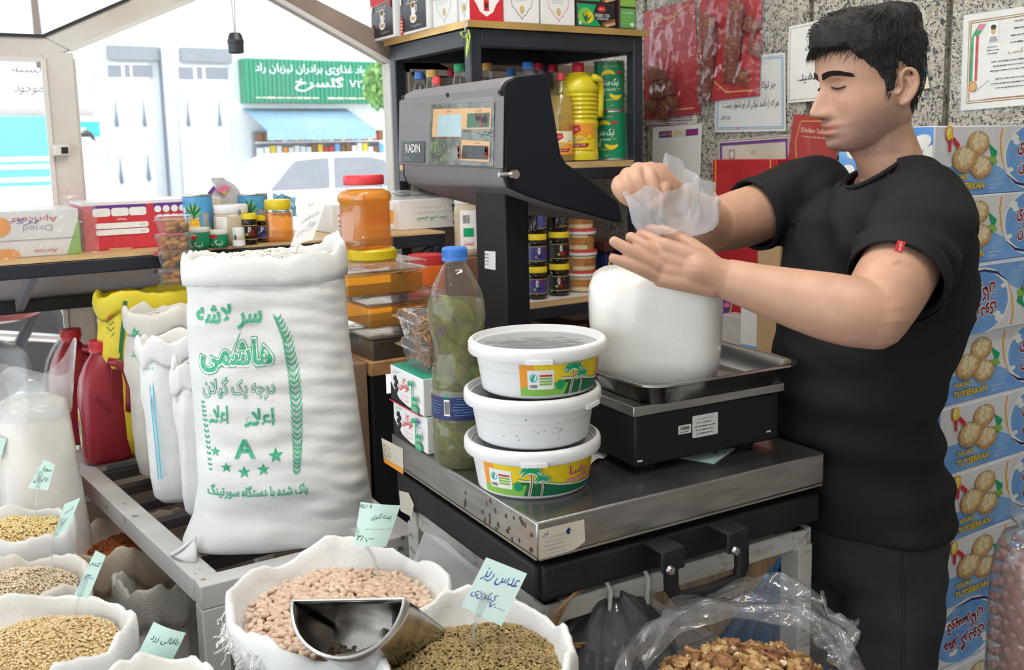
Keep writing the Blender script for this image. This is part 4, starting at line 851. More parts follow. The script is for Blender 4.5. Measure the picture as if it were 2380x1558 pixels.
# ---- open sack
def sack(name, label, c, z0, zr, r, m, rb=None, roll=.03, sy=1.0, yaw=0, ex_=2.3, depth=.05, seed=1, wr=.010, group=None, n=72, lean=(0, 0), cat='sack', frill=False, tilt=0, rollin=.012):
    """round open sack standing at c from z0 to the rim zr with its lip rolled outwards"""
    t = thingw(name, label, cat, (c[0], c[1], z0), group); rb = rb or r * 1.06; H = zr - z0; M = rotz(yaw); rings = []
    lv = [(rb * .3, 0), (rb * .78, .001), (rb * .96, H * .04), (rb * 1.03, H * .14), (rb * 1.04, H * .3), (rb * 1.02, H * .42), (rb * 1.0, H * .54), (r * 1.05, H * .64), (r * 1.03, H * .72), (r * 1.0, H * .80), (r * .99, H - roll * 2.1), (r * .985, H - roll * 1.7), (r + .004, H - roll * 1.75), (r + .0075, H - roll * 1.4), (r + .0085, H - roll * .9), (r + .008, H - roll * .4), (r + .006, H - .005), (r + .002, H), (r - .003, H - .004), (r - .006, H - roll * .6), (r - .008 - rollin * .5, H - roll * 1.1), (r * .94 - rollin, H - depth), (r * .84 - rollin, H - depth - .02)]
    def wk(ca, sa, z): return (.5 - abs(noise.noise((ca * 3.1 + seed * 1.7, sa * 3.1, z * 13)))) * .55 + (.4 - abs(noise.noise((ca * 7.3 + seed, sa * 7.3 + z * 9, z * 17)))) * .4
    for j, (q, z) in enumerate(lv):
        ring = []; amp = wr * (0.5 + 1.3 * z / H)
        for i in range(n):
            a = 2 * PI * i / n; ca, sa = math.cos(a), math.sin(a); k = (abs(ca) ** ex_ + abs(sa) ** ex_) ** (-1 / ex_)
            d_ = (noise.noise((ca * 2.0 + seed * 7.1, sa * 2.0, z * 6)) * .9 + wk(ca, sa, z)) * amp
            if j >= 10: d_ = (noise.noise((ca * 2.4 + seed * 3.3, sa * 2.4, 0)) * .8 + wk(ca, sa, z * .6) + noise.noise((ca * 13, sa * 13, z * 40 + seed)) * .25) * wr
            zz = z + ((noise.noise((ca * 1.7 + seed * 5, sa * 1.7, 1)) * .8 + noise.noise((ca * 5 + seed, sa * 5, 3)) * .3) * roll if j >= 9 else 0) + (tilt * ca * r if j >= 8 else 0)
            if j in (12, 13): zz += roll * .6 * noise.noise((ca * 3 + seed * 2, sa * 3, 8))
            p = M @ V((q * k * ca + d_ * ca, (q * k * sa + d_ * sa) * sy, 0)); ring.append(V((c[0] + p.x + lean[0] * z / H, c[1] + p.y + lean[1] * z / H, z0 + zz)))
        rings.append(ring)
    mb = MB(); mb.loft(rings, True, True); mb.build('sack_cloth', m, t, smooth=180)
    if frill:
        rr = random.Random(seed); mb = MB()
        for i in range(60):
            a = PI * 1.02 + rr.uniform(-.55, .75); p = V((c[0] + math.cos(a) * r * 1.1 * 1.01, c[1] + math.sin(a) * r * 1.1 * sy, zr - rr.uniform(.02, .05))); pts = [p]
            for k in range(4): pts.append(pts[-1] + V((rr.uniform(-.008, .004), rr.uniform(-.006, .006), rr.uniform(-.008, .004))))
            mb.tube(pts, .0009, 5)
        o = mb.build('frayed_threads', m, t); o['kind'] = 'stuff'
    return t
def mound(c, r, z, sy, yaw, h, seed, tilt=0):
    """height of a heap of grain at local polar (q in 0..1, angle)"""
    def f(q, a): return z + h * (1 - q * q) + .006 * noise.noise((math.cos(a) * q * 3 + seed, math.sin(a) * q * 3, seed)) + tilt * math.cos(a) * q * r
    def P(q, a): p = rotz(yaw) @ V((q * r * math.cos(a), q * r * math.sin(a) * sy, 0)); return V((c[0] + p.x, c[1] + p.y, f(q, a)))
    return P
def heap(name, label, cat, P, m, n, shapes, seed=1, base=None, jit=.002):
    """one heap of uncountable grain: bed surface + small kernels in one object of kind stuff"""
    mb = MB(); mb.loft([[P(q, 2 * PI * i / 40) - V((0, 0, .003)) for i in range(40)] for q in (.001, .2, .4, .6, .8, 1.0)], True, mi=0)
    rr = random.Random(seed)
    for i in range(n):
        q = math.sqrt(rr.random()); a = rr.random() * 2 * PI; p = P(q, a) + V((0, 0, rr.uniform(-jit, jit * .6))); M = Euler((rr.uniform(-.6, .6), rr.uniform(-.6, .6), rr.random() * 6.28)).to_matrix(); sx, sy_, sz_ = shapes; k = rr.uniform(.85, 1.15)
        mb.ball(p, (sx * k, sy_ * k, sz_ * k), 6, 4, mi=1 + (i % (len(m) - 1)), M=M)
    o = mb.build(name, m, None, smooth=180, recalc=False); tag(o, label, cat, kind='stuff'); return o
# ---- near sacks
BC, LC = (.505, 1.318), (.588, 1.052)
sack('open_sack', 'wide frayed white sack full of pale pink beans', BC, .40, .845, .152, weave, seed=3, depth=.05, frill=True, wr=.012, sy=1.05, roll=.035)
sack('open_sack', 'white sack full of small brown lentils beside the stand', LC, .40, .862, .118, weave, seed=8, depth=.05, wr=.010, roll=.04)
beanm = mat('pink_bean', (.60, .42, .30), rough=.3, var=.15, vscale=50, col2=(.70, .52, .40)); bean2 = mat('pale_bean', (.70, .53, .41), rough=.3, var=.12, vscale=60)
def bean_mesh(k, m):
    mb = MB(); mb.ball((0, 0, 0), (.0088, .0054, .0046), 14, 10); mb.v = [(x, y + .0016 * (x / .0088) ** 2, z) for x, y, z in mb.v]
    o = mb.build('bean', m, None, smooth=180); me = o.data; bpy.data.objects.remove(o); return me
bm_ = [bean_mesh(0, beanm), bean_mesh(1, bean2)]
BP = mound(BC, .135, .815, 1.05, 0, .012, 5); rr = random.Random(11)
mbs = MB(); mbs.loft([[BP(q, 2 * PI * i / 40) - V((0, 0, .010)) for i in range(40)] for q in (.001, .25, .5, .75, 1.05)], True)
o = mbs.build('bean_bed', beanm, None, smooth=180); tag(o, 'lower layer of pale pink beans filling the frayed sack', 'beans', kind='stuff')
mbs = MB(); nb = 0; k = 0; ga = PI * (3 - math.sqrt(5)); NB = 640
for i in range(NB):
    q = math.sqrt((i + .5) / NB); a = i * ga; p = BP(q, a) + V((rr.uniform(-.003, .003), rr.uniform(-.003, .003), rr.uniform(-.003, .003)))
    rot = (rr.uniform(-.7, .7), rr.uniform(-.5, .5), rr.random() * 6.28); v = p - C0; X = CX + FPX * v.dot(rgt) / v.dot(fwd); Yp = CY - FPX * v.dot(upv) / v.dot(fwd)
    vis = 585 < X < 960 and 1325 < Yp < 1575 and not (690 < X < 960 and Yp > 1405 + (0 if X > 700 else 60))
    if vis and nb < 298:
        o = bpy.data.objects.new('bean', bm_[i % 2]); COL.objects.link(o); o.location = p; o.rotation_euler = rot; s = rr.uniform(.9, 1.12); o.scale = (s, s, s); tag(o, 'single pale pink bean lying in the frayed white sack', 'bean', 'pale pink beans in the frayed sack'); nb += 1
    else:
        M = Euler(rot).to_matrix(); mbs.ball(p, (.0085, .0052, .0045), 8, 6, M=M)
o = mbs.build('bean_heap', bean2, None, smooth=180, recalc=False); tag(o, 'heap of pale pink beans mostly behind the scoop', 'beans', kind='stuff')
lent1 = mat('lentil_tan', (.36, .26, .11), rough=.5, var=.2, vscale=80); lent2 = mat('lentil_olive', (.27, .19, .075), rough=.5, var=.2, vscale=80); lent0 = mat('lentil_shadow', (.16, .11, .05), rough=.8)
heap('lentils', 'small brown lentils heaped in the white sack', 'lentils', mound(LC, .112, .822, 1, 0, .016, 9), [lent0, lent1, lent2, lent1], 5200, (.0028, .0028, .0013), 4)
# ---- left grain sacks
def onzr(x, y, z): p = onz(x, y, z); return (p.x, p.y)
wt0 = mat('wheat_bed', (.60, .44, .22), rough=.8); wt1 = mat('wheat_grain', (.74, .56, .29), rough=.6, var=.12, vscale=60); wt2 = mat('wheat_pale', (.80, .65, .40), rough=.6)
bg0 = mat('bulgur_bed', (.46, .36, .24), rough=.8); bg1 = mat('bulgur_grain', (.74, .60, .43), rough=.6); bg2 = mat('bulgur_pale', (.80, .68, .52), rough=.6)
pe0 = mat('barley_bed', (.50, .38, .15), rough=.8); pe1 = mat('barley_grain', (.80, .62, .28), rough=.5); pe2 = mat('barley_pale', (.84, .70, .38), rough=.5)
WC = (.105, 1.53); sack('open_sack', 'nearest white sack heaped with coarse golden wheat', WC, .40, .80, .128, weave, seed=13, wr=.012, roll=.04)
heap('wheat', 'coarse golden wheat grains in the nearest left sack', 'wheat', mound(WC, .118, .770, 1, 0, .030, 3), [wt0, wt1, wt2], 3000, (.0032, .0016, .0014), 5)
GC = (.105, 1.80); sack('open_sack', 'white sack of pale beige cracked wheat behind the golden one', GC, .40, .785, .105, weave2, seed=17, wr=.012, roll=.035)
heap('cracked_wheat', 'pale beige cracked wheat grains in the second left sack', 'grain', mound(GC, .096, .760, 1, 0, .030, 6), [bg0, bg1, bg2], 2600, (.0022, .0017, .0014), 6)
PC = (.115, 2.05); sack('open_sack', 'white sack of bright yellow hulled barley below the mint card', PC, .40, .80, .108, weave, seed=21, wr=.012, roll=.035)
heap('barley', 'bright yellow hulled barley grains in the third left sack', 'grain', mound(PC, .098, .775, 1, 0, .024, 7), [pe0, pe1, pe2], 2400, (.0034, .0019, .0017), 7)
q4 = onz(10, 1120, .80); sack('open_sack', 'small whitish sack at the left edge above the barley', (q4.x - .02, q4.y + .02), .40, .81, .08, mat('grey_film_sack', (.62, .62, .60), rough=.4, bump=.3), seed=24, wr=.010, roll=.03, depth=.08)
heap('seeds', 'grey white seeds in the small left edge sack', 'seeds', mound((q4.x - .02, q4.y + .02), .07, .735, 1, 0, .02, 8), [bg0, mat('seed_grey', (.5, .48, .44)), bg2], 700, (.0035, .002, .0015), 8)
q5 = onz(330, 1570, .80); sack('open_sack', 'white sack whose rim shows below the yellow bean card', (q5.x, q5.y - .035), .40, .80, .075, weave, seed=26, wr=.009, roll=.03)
heap('broad_beans', 'yellow split broad beans in the sack at the lower edge', 'beans', mound((q5.x, q5.y - .035), .068, .765, 1, 0, .012, 9), [pe0, pe1, pe2], 300, (.006, .005, .002), 9)
# ---- sacks under and behind the table
paprika = mat('paprika_powder', (.33, .085, .02), rough=.95, bump=.5, bscale=120, bdist=.006, var=.25, vscale=14)
SC = (.352, 2.175); sack('spice_sack', 'dusty brown sack of red paprika powder below the table rail', SC, .02, .692, .128, weave_br, rb=.135, seed=31, wr=.016, roll=.045, depth=.06)
heap('paprika', 'red brown paprika powder in the dusty sack', 'spice', mound(SC, .118, .625, 1, 0, .05, 3), [paprika, paprika], 260, (.003, .003, .002), 3)
HC_ = onz(385, 1360, .64); HC2 = (HC_.x + .005, HC_.y + .03); hs = sack('herb_sack', 'greyish sack with blue pen writing under the table corner', HC2, .10, .655, .085, mat('dirty_white_sack', (.55, .53, .50), rough=.75, var=.15, vscale=9, bump=.3, bscale=200), seed=35, wr=.018, roll=.05, depth=.09)
heap('dried_lime', 'dark dried herbs inside the greyish sack', 'herbs', mound(HC2, .075, .56, 1, 0, .02, 4), [mat('dark_herb', (.05, .05, .04)), mat('olive_herb', (.2, .2, .13)), mat('pale_herb', (.4, .4, .32))], 90, (.014, .012, .004), 6, jit=.006)
hpl = PL((HC2[0], HC2[1], 0) , V((ray(385, 1450).y, -ray(385, 1450).x, 0)), (0, 0, 1))
def round_fn(pl, r): return lambda a, b, h: pl.at(a, b, math.sqrt(max(r * r - a * a, 0)) + h + .004)
d = Dec(); a = hpl.uv(345, 1448); d.text(fa('نخل'), a[0] + .012, a[1] - .06, .05, .035, 'pen', shear=.3); d.text('۲۸۰', a[0] + .01, a[1] - .10, .05, .03, 'pen', shear=.2); d.emit('pen_writing', hs, round_fn(hpl, .094), step=(.006, 0))
# ---- the big rice sack
RC = V((.605, 1.785, 0)); rvd = V((RC.x, RC.y, 0)).normalized(); rvr = V((rvd.y, -rvd.x, 0)); RP = PL(RC, rvr, (0, 0, 1))
lvl = [(1296, 470, 880), (1288, 428, 893), (1262, 412, 893), (1225, 424, 880), (1170, 448, 863), (1100, 460, 853), (1000, 455, 839), (900, 447, 826), (800, 438, 813), (720, 434, 806), (672, 436, 803), (650, 432, 801)]
RL = []
for y, x0, x1 in lvl:
    a, b = RP.uv(x0, y), RP.uv(x1, y); RL.append((max((a[1] + b[1]) / 2, TZ + .001) if y < 1290 else TZ + .0005, (a[0] + b[0]) / 2, (b[0] - a[0]) / 2))
RL[0] = (TZ + .0005, RL[0][1], RL[0][2]); RL[1] = (TZ + .006, RL[1][1], RL[1][2])
def rlook(z):
    for i in range(len(RL) - 1):
        if z <= RL[i + 1][0]: t = (z - RL[i][0]) / max(RL[i + 1][0] - RL[i][0], 1e-6); t = max(0, min(1, t)); return RL[i][1] + (RL[i + 1][1] - RL[i][1]) * t, RL[i][2] + (RL[i + 1][2] - RL[i][2]) * t
    return RL[-1][1], RL[-1][2]
def rdep(z, rx): # thickness of the sack
    t = (z - TZ) / .5; return rx * (.72 if t > .25 else .56 + .16 * min(1, t / .25))
REX = 2.5
def rwr(u, z, s):
    t = max(0, min(1, (u / .17 + 1) / 2)); return (.0045 * math.sin(z * 230 + u * 60 + 4 * noise.noise((u * 9, z * 9, 0))) * t * t + .007 * noise.noise((u * 14, z * 22, 4)) + .005 * noise.noise((u * 5, z * 40, 9)) - .006 * abs(noise.noise((u * 9 + z * 6, z * 17, 2)))) * s
def rfront(u, z, h=0):
    uc, rx = rlook(z); ry = rdep(z, rx); q = min(1, abs((u - uc) / rx)); w_ = (1 - q ** REX) ** (1 / REX); return RP.at(u, z, ry * w_ + rwr(u, z, min(1, w_ * 1.5)) + h)
rs = thingw('rice_sack', 'big white rice sack with green Persian print standing on the table', 'sack', (RC.x, RC.y, TZ))
rings = []; n = 112; zs = [TZ + .0005, TZ + .004] + [TZ + .012 + i * .0088 for i in range(60)]; zt = RL[-1][0]; zs = [z for z in zs if z < zt] + [zt]
for z in zs:
    uc, rx = rlook(z); ry = rdep(z, rx); ring = []
    for i in range(n):
        a = 2 * PI * i / n; ca, sa = math.cos(a), math.sin(a); k = (abs(ca) ** REX + abs(sa) ** REX) ** (-1 / REX); u = uc + rx * k * ca; w_ = k * sa
        ring.append(RP.at(u, z, ry * w_ + rwr(u, z, min(1, abs(w_) * 1.5)) * (1 if sa > 0 else -1)))
    rings.append(ring)
uc, rx = rlook(zt); ry = rdep(zt, rx)
for dz, k0, tl in ((.010, .99, .2), (.002, 1.02, .5), (.003, 1.04, .6), (.020, 1.052, .8), (.038, 1.045, 1), (.050, 1.025, 1), (.055, .995, 1), (.050, .965, 1), (.034, .945, .9), (.0, .92, .8)):
    ring = []
    for i in range(n):
        a = 2 * PI * i / n; ca, sa = math.cos(a), math.sin(a); k = (abs(ca) ** REX + abs(sa) ** REX) ** (-1 / REX)
        lump = .012 * noise.noise((ca * 2 + 4, sa * 2, 1)) + .009 * noise.noise((ca * 7, sa * 7, dz * 20)) + .005 * noise.noise((ca * 17, sa * 17, dz * 30)); ear = .030 * math.exp(-((a - 5.75) / .28) ** 2) + .018 * math.exp(-((a - .35) / .35) ** 2) - .012 * math.exp(-((a - 4.4) / .7) ** 2)
        ring.append(RP.at(uc + (rx * k * ca) * k0, zt + dz + lump * tl + ear * tl * (1 if dz > .02 else .4), (ry * 1.0 * k * sa) * k0))
    rings.append(ring)
mb = MB(); mb.loft(rings, True, True); mb.build('sack_cloth', weave, rs, smooth=180)
for px, py, sg in ((412, 1262, -1), (893, 1300, 1)):
    c = RP.uv(px, py); mb = MB(); mb.grid(lambda u, v: RP.at(c[0] - sg * .045 + sg * .05 * u, TZ + .004 + (.04 * (1 - u) + .008) * (v - .1), .09 * (1 - u * .3) + .008 * math.sin(v * 5 + u * 3)), 10, 8); o = mb.build('corner_seam', weave, rs, smooth=180); o.modifiers.new('t', 'SOLIDIFY').thickness = .006
ricem = [mat('rice_bed', (.72, .69, .62), rough=.7), mat('rice_grain', (.82, .79, .72), rough=.5), mat('rice_grain_w', (.86, .84, .79), rough=.5)]
Pm = lambda q, a: RP.at(uc + rx * .9 * q * math.cos(a), zt + .038 + .016 * (1 - q * q) + .004 * noise.noise((math.cos(a) * q * 4, math.sin(a) * q * 4, 3)), ry * .9 * q * math.sin(a))
heap('rice', 'white rice grains heaped in the big printed sack', 'rice', Pm, ricem, 3600, (.0036, .0011, .001), 3)
gr = mat('green_sack_ink', (.02, .38, .19), rough=.6, var=.35, vscale=160, col2=(.10, .48, .28)); INK['sackgreen'] = gr; d = Dec(); RP0 = RP; RP = PL(RC - rvd * .112, rvr, (0, 0, 1))
def rt(s, x, y, w_, h_, **k):
    c = RP.uv(x, y); a = RP.uv(x - w_ / 2, y); b = RP.uv(x + w_ / 2, y); e = RP.uv(x, y - h_ / 2); f = RP.uv(x, y + h_ / 2); d.text(s, c[0], c[1], b[0] - a[0], e[1] - f[1], 'sackgreen', lay=3, rot=-.02, **k)
def rhollow(s, x, y, w_, h_, o1, o0):
    c = RP.uv(x, y); a = RP.uv(x - w_ / 2, y); b = RP.uv(x + w_ / 2, y); e = RP.uv(x, y - h_ / 2); f = RP.uv(x, y + h_ / 2)
    d.text(s, c[0], c[1], b[0] - a[0], e[1] - f[1], 'sackgreen', lay=1, off=o1, ref=0, rot=-.02); d.text(s, c[0], c[1], b[0] - a[0], e[1] - f[1], weave, lay=2, off=o0, ref=0, rot=-.02)
rt(fa('سر'), 592, 742, 32, 45, off=.03); rt(fa('سر لاشه'), 530, 738, 158, 62, off=.03)
d.items.pop(0)
rhollow(fa('هاشمی'), 548, 830, 172, 76, .085, .06); rt(fa('هاشمی'), 548, 830, 172, 76, off=.025)
rhollow(fa('درجه یک گیلان'), 553, 905, 172, 52, .035, -.008)
rt(fa('اعلاء'), 505, 972, 48, 46, off=.03); rt(fa('اعلاء'), 602, 972, 70, 46, off=.03)
rt('A', 568, 1045, 50, 46, off=.02); rt(fa('پاک شده با دستگاه سورتینگ'), 598, 1145, 238, 36, off=.02)
for x, y, s in ((498, 1060, 22), (525, 1092, 25), (567, 1100, 28), (612, 1092, 28), (641, 1058, 32)):
    c = RP.uv(x, y); r_ = RP.uv(x + s / 2, y)[0] - c[0]; d.poly([(c[0] + r_ * (1.15 if k % 2 == 0 else .45) * math.sin(k * PI / 5), c[1] + r_ * (1.15 if k % 2 == 0 else .45) * math.cos(k * PI / 5)) for k in range(10)], 'sackgreen', lay=1)
def ear(pts, wid, stepn):
    P_ = [RP.uv(*p) for p in pts]; m_ = len(P_) - 1
    for i in range(stepn):
        t = i / stepn * m_; k = int(t); f = t - k; x = P_[k][0] + (P_[k + 1][0] - P_[k][0]) * f; y = P_[k][1] + (P_[k + 1][1] - P_[k][1]) * f
        for sg in (-1, 1):
            L = wid * (.6 + .4 * math.sin(PI * i / stepn)); d.stroke([(x, y), (x + sg * L * .55, y + L * .5), (x + sg * L, y + L * 1.6)], [.0012, .0034, .0006], 'sackgreen', lay=1); d.stroke([(x, y), (x + sg * L * .3, y + L * 1.0)], [.0014, .0006], 'sackgreen', lay=1)
ear([(690, 1100), (692, 1040), (690, 960), (683, 880), (668, 800), (640, 735)], .0115, 30); ear([(487, 1105), (480, 1050), (472, 990), (466, 940)], .004, 14)
0 and ear([(451, 800), (449, 740), (447, 700)], .003, 5)
RP = RP0; d.emit('green_print', rs, lambda a, b, h: rfront(a, b, .0010 + h), step=(.010, .010), eps=.0003, label='green Persian lettering, wheat ears and five stars')
# ---- sacks behind it
def bsack(label, pxl, pxr, yr, zr, z0, m, seed, group=None, d=None, roll=.03, sy=.6):
    a = onz((pxl + pxr) / 2, yr, zr); 
    if d: a = atd((pxl + pxr) / 2, yr, d)
    r = (pxr - pxl) / 2 * dep(a) / FPX; ang = math.atan2(-(a.x), a.y); return sack('rice_sack', label, (a.x, a.y), z0, a.z + .02, r, m, rb=r * 1.0, seed=seed, wr=.010, roll=roll, sy=sy, yaw=ang, ex_=2.8, depth=.04), a, r
Bs, a, r = bsack('tall yellow rice sack with a green stripe by the window', 240, 470, 690, 1.17, TZ + .001, yel, 41, d=2.42)
ypl = PL((a.x, a.y, 0), V((ray(300, 800).y, -ray(300, 800).x, 0)), (0, 0, 1)); d = Dec(); pts = [ypl.uv(*p) for p in ((290, 690), (286, 740), (280, 800), (279, 850))]; d.stroke(pts, .009, 'dgreen'); 
for k in range(10): c = ypl.uv(255 + k, 735 + k * 13); d.stroke([(c[0] - .008, c[1] + .01), (c[0], c[1]), (c[0] + .008, c[1] + .01)], .002, 'dgreen', lay=1)
c = ypl.uv(237, 727); d.text(fa('خوشه'), c[0] + .01, c[1], .03, .02, 'red'); d.emit('green_print', Bs, lambda x, y, h: ypl.at(x, y, r * .6 * math.sqrt(max(0, 1 - (abs(x) / r / 1.03) ** 2.6)) + .010 + h), step=(.01, .02))
Cs, a, r = bsack('white rice sack with a green star behind the red jugs', 302, 480, 735, 1.13, TZ + .001, weave2, 43, d=2.24)
heap('rice', 'white rice grains in the starred sack', 'rice', mound((a.x, a.y), r * .9, a.z - .012, .6, math.atan2(-a.x, a.y), .03, 3), ricem, 500, (.0036, .0011, .001), 5)
cpl = PL((a.x, a.y, 0), V((ray(380, 800).y, -ray(380, 800).x, 0)), (0, 0, 1)); d = Dec(); c = cpl.uv(313, 765); d.poly([(c[0] + .010 * (1.1 if k % 2 == 0 else .42) * math.sin(k * PI / 5), c[1] + .012 * (1.1 if k % 2 == 0 else .42) * math.cos(k * PI / 5)) for k in range(10)], 'sackgreen'); cfn = lambda x, y, h, r=r: cpl.at(x, y, r * .62 * math.sqrt(max(0, 1 - (abs(x) / r / 1.04) ** 2.8)) + .010 + h); d.emit('star_print', Cs, cfn, step=(.006, .02)); d = Dec(); c = cpl.uv(316, 815); d.text(fa('سد'), c[0], c[1], .022, .014, 'sackgreen')
d.emit('green_print', Cs, cfn, step=(.006, .02))
Ds, a, r = bsack('white rice sack with a pale green seam stripe', 335, 500, 800, 1.07, TZ + .001, weave, 47, d=2.08)
heap('rice', 'white rice grains in the green seamed sack', 'rice', mound((a.x, a.y), r * .9, a.z - .012, .6, math.atan2(-a.x, a.y), .02, 4), ricem, 400, (.0036, .0011, .001), 6)
dpl = PL((a.x, a.y, 0), V((ray(380, 800).y, -ray(380, 800).x, 0)), (0, 0, 1)); d = Dec()
for off in (0, .006): d.stroke([(q[0] + off, q[1]) for q in [dpl.uv(*p) for p in ((346, 845), (352, 940), (362, 1030), (368, 1100))]], .0022, 'cyan', lay=1)
d.emit('seam_stripe', Ds, lambda x, y, h: dpl.at(x, y, r * .62 * math.sqrt(max(0, 1 - (abs(x) / r / 1.05) ** 2.8)) + .009 + h), step=(.006, .03))
Es, a, r = bsack('small folded white sack pressed against the big rice sack', 412, 520, 865, 1.02, TZ + .001, weave, 51, d=1.99)
# ---- plastic flour bag at the left edge
fa_ = onz(75, 920, 1.0); fbag = thingw('flour_bag', 'clear plastic bag of white flour leaning at the left edge', 'bag', (fa_.x, fa_.y, .45))
fb = mat('flour_in_film', (.74, .71, .66), rough=.3, var=.08, vscale=12, coat=.7, bump=.15, bscale=14); ang = math.atan2(-fa_.x, fa_.y); M = rotz(ang); rings = []
for z, rx, ry in ((.45, .05, .05), (.47, .075, .07), (.55, .088, .08), (.70, .085, .08), (.85, .078, .075), (.95, .075, .07), (.985, .07, .065), (1.0, .04, .04)):
    rings.append([V((fa_.x + .015 - (z - .45) * .04, fa_.y, z)) + M @ V((rx * math.cos(a) * (1 + .04 * noise.noise((math.cos(a) * 3, math.sin(a) * 3, z * 6))), ry * math.sin(a), 0)) for a in [2 * PI * i / 40 for i in range(40)]])
mb = MB(); mb.loft(rings, True, True, True); mb.build('flour_fill', fb, fbag, smooth=180)
rings = []
for t in (0, .2, .4, .6, .8, 1): rings.append([V((fa_.x - .003, fa_.y, .96 + .095 * t + .03 * t * math.sin(a * 3 + 1) + .03 * t * math.cos(a))) + M @ V(((.078 + .02 * t) * math.cos(a), (.072 - .02 * t) * math.sin(a) * (1 + .3 * t * math.sin(a * 7)), 0)) for a in [2 * PI * i / 48 for i in range(48)]])
mb = MB(); mb.loft(rings, True); mb.build('bag_mouth', bagfilm, fbag, smooth=180)
# ---- two red jugs
jugm = mat('maroon_jug_plastic', (.30, .022, .036), rough=.33, var=.1, vscale=5, bump=.05, bscale=60); jcap = mat('red_jug_cap', (.50, .02, .03), rough=.4)
def jug(c, rz_, label):
    t = thing('plastic_jug', label, 'jug', c, rz_, 'maroon plastic jugs on the table rail'); rings = []
    def rr(a, b, z, dx=0, e=4.0): return [((abs(math.cos(q)) ** e + abs(math.sin(q)) ** e) ** (-1 / e) * a * math.cos(q) + dx, (abs(math.cos(q)) ** e + abs(math.sin(q)) ** e) ** (-1 / e) * b * math.sin(q), z) for q in [2 * PI * i / 48 for i in range(48)]]
    mb = MB(); mb.loft([rr(.048, .045, 0), rr(.057, .053, .004), rr(.060, .056, .02), rr(.060, .056, .10), rr(.059, .055, .155), rr(.058, .053, .18, 0, 3.6), rr(.052, .047, .21, 0, 3.2), rr(.040, .038, .24, 0, 2.8), rr(.026, .026, .262, 0, 2.3), rr(.0215, .0215, .270, 0, 2), rr(.0215, .0215, .276, 0, 2)], True, True, True); b_ = mb.build('jug_body', jugm, t, smooth=60)
    mb = MB(); mb.tube([(.010, -.040, .252), (.030, -.052, .248), (.048, -.056, .225), (.053, -.057, .19), (.050, -.056, .15), (.046, -.052, .125)], [.010, .0125, .0125, .012, .012, .011], 12); mb.build('handle', jugm, t, smooth=180)
    mb = MB(); mb.prism([(.012, .135), (.034, .14), (.040, .19), (.034, .228), (.012, .236), (.006, .2)], (0, -.0545, 0), (1, 0, 0), (0, 0, 1), (0, 1, 0), .004); mb.build('handle_recess_shade', mat('jug_shadow', (.20, .012, .02), rough=.5), t, bevel=.002)  # darker plate paints the shade of the hollow behind the handle
    mb = MB(); mb.lathe([(.0225, .272), (.0265, .272), (.0265, .277), (.026, .278), (.026, .297), (.024, .3), (0, .3)], n=36); mb.build('cap', jcap, t)
    mb = MB()
    for k in range(40): a = 2 * PI * k / 40; mb.box((.0262 * math.cos(a), .0262 * math.sin(a), .288), (.001, .0016, .016), rotz(a))
    mb.build('cap_ribs', jcap, t)['kind'] = 'stuff'
    d = Dec(); d.text('RAZAVI', -.012, .150, .05, .016, mat('jug_emboss', (.22, .015, .024), rough=.3), rot=-.9); d.emit('embossed_name', t, plane_fn((0, -.0562, 0), (1, 0, 0), (0, 0, 1), (0, -1, 0)))
    d = Dec(); d.oval(.022, .09, .022, .05, 'cream'); d.oval(.022, .105, .016, .022, 'gold'); d.oval(.018, .09, .009, .016, 'purple'); d.oval(.027, .085, .007, .018, 'lgreen'); d.text(fa('شیره انگور'), .022, .058, .03, .012, 'white'); d.emit('paper_label', t, plane_fn((-.0603, .022, 0), (0, -1, 0), (0, 0, 1), (-1, 0, 0)))
    return t
v_ = math.atan2(.35, 2.45)
jc = onz(252, 1072, TZ); jug((jc.x + .006, jc.y + .02, TZ + .001), -v_ + .15, 'front maroon plastic jug with a moulded handle'); jc = onz(192, 1035, TZ); jug((jc.x + .002, jc.y + .05, TZ + .001), -v_ + .35, 'rear maroon plastic jug with a bright label')
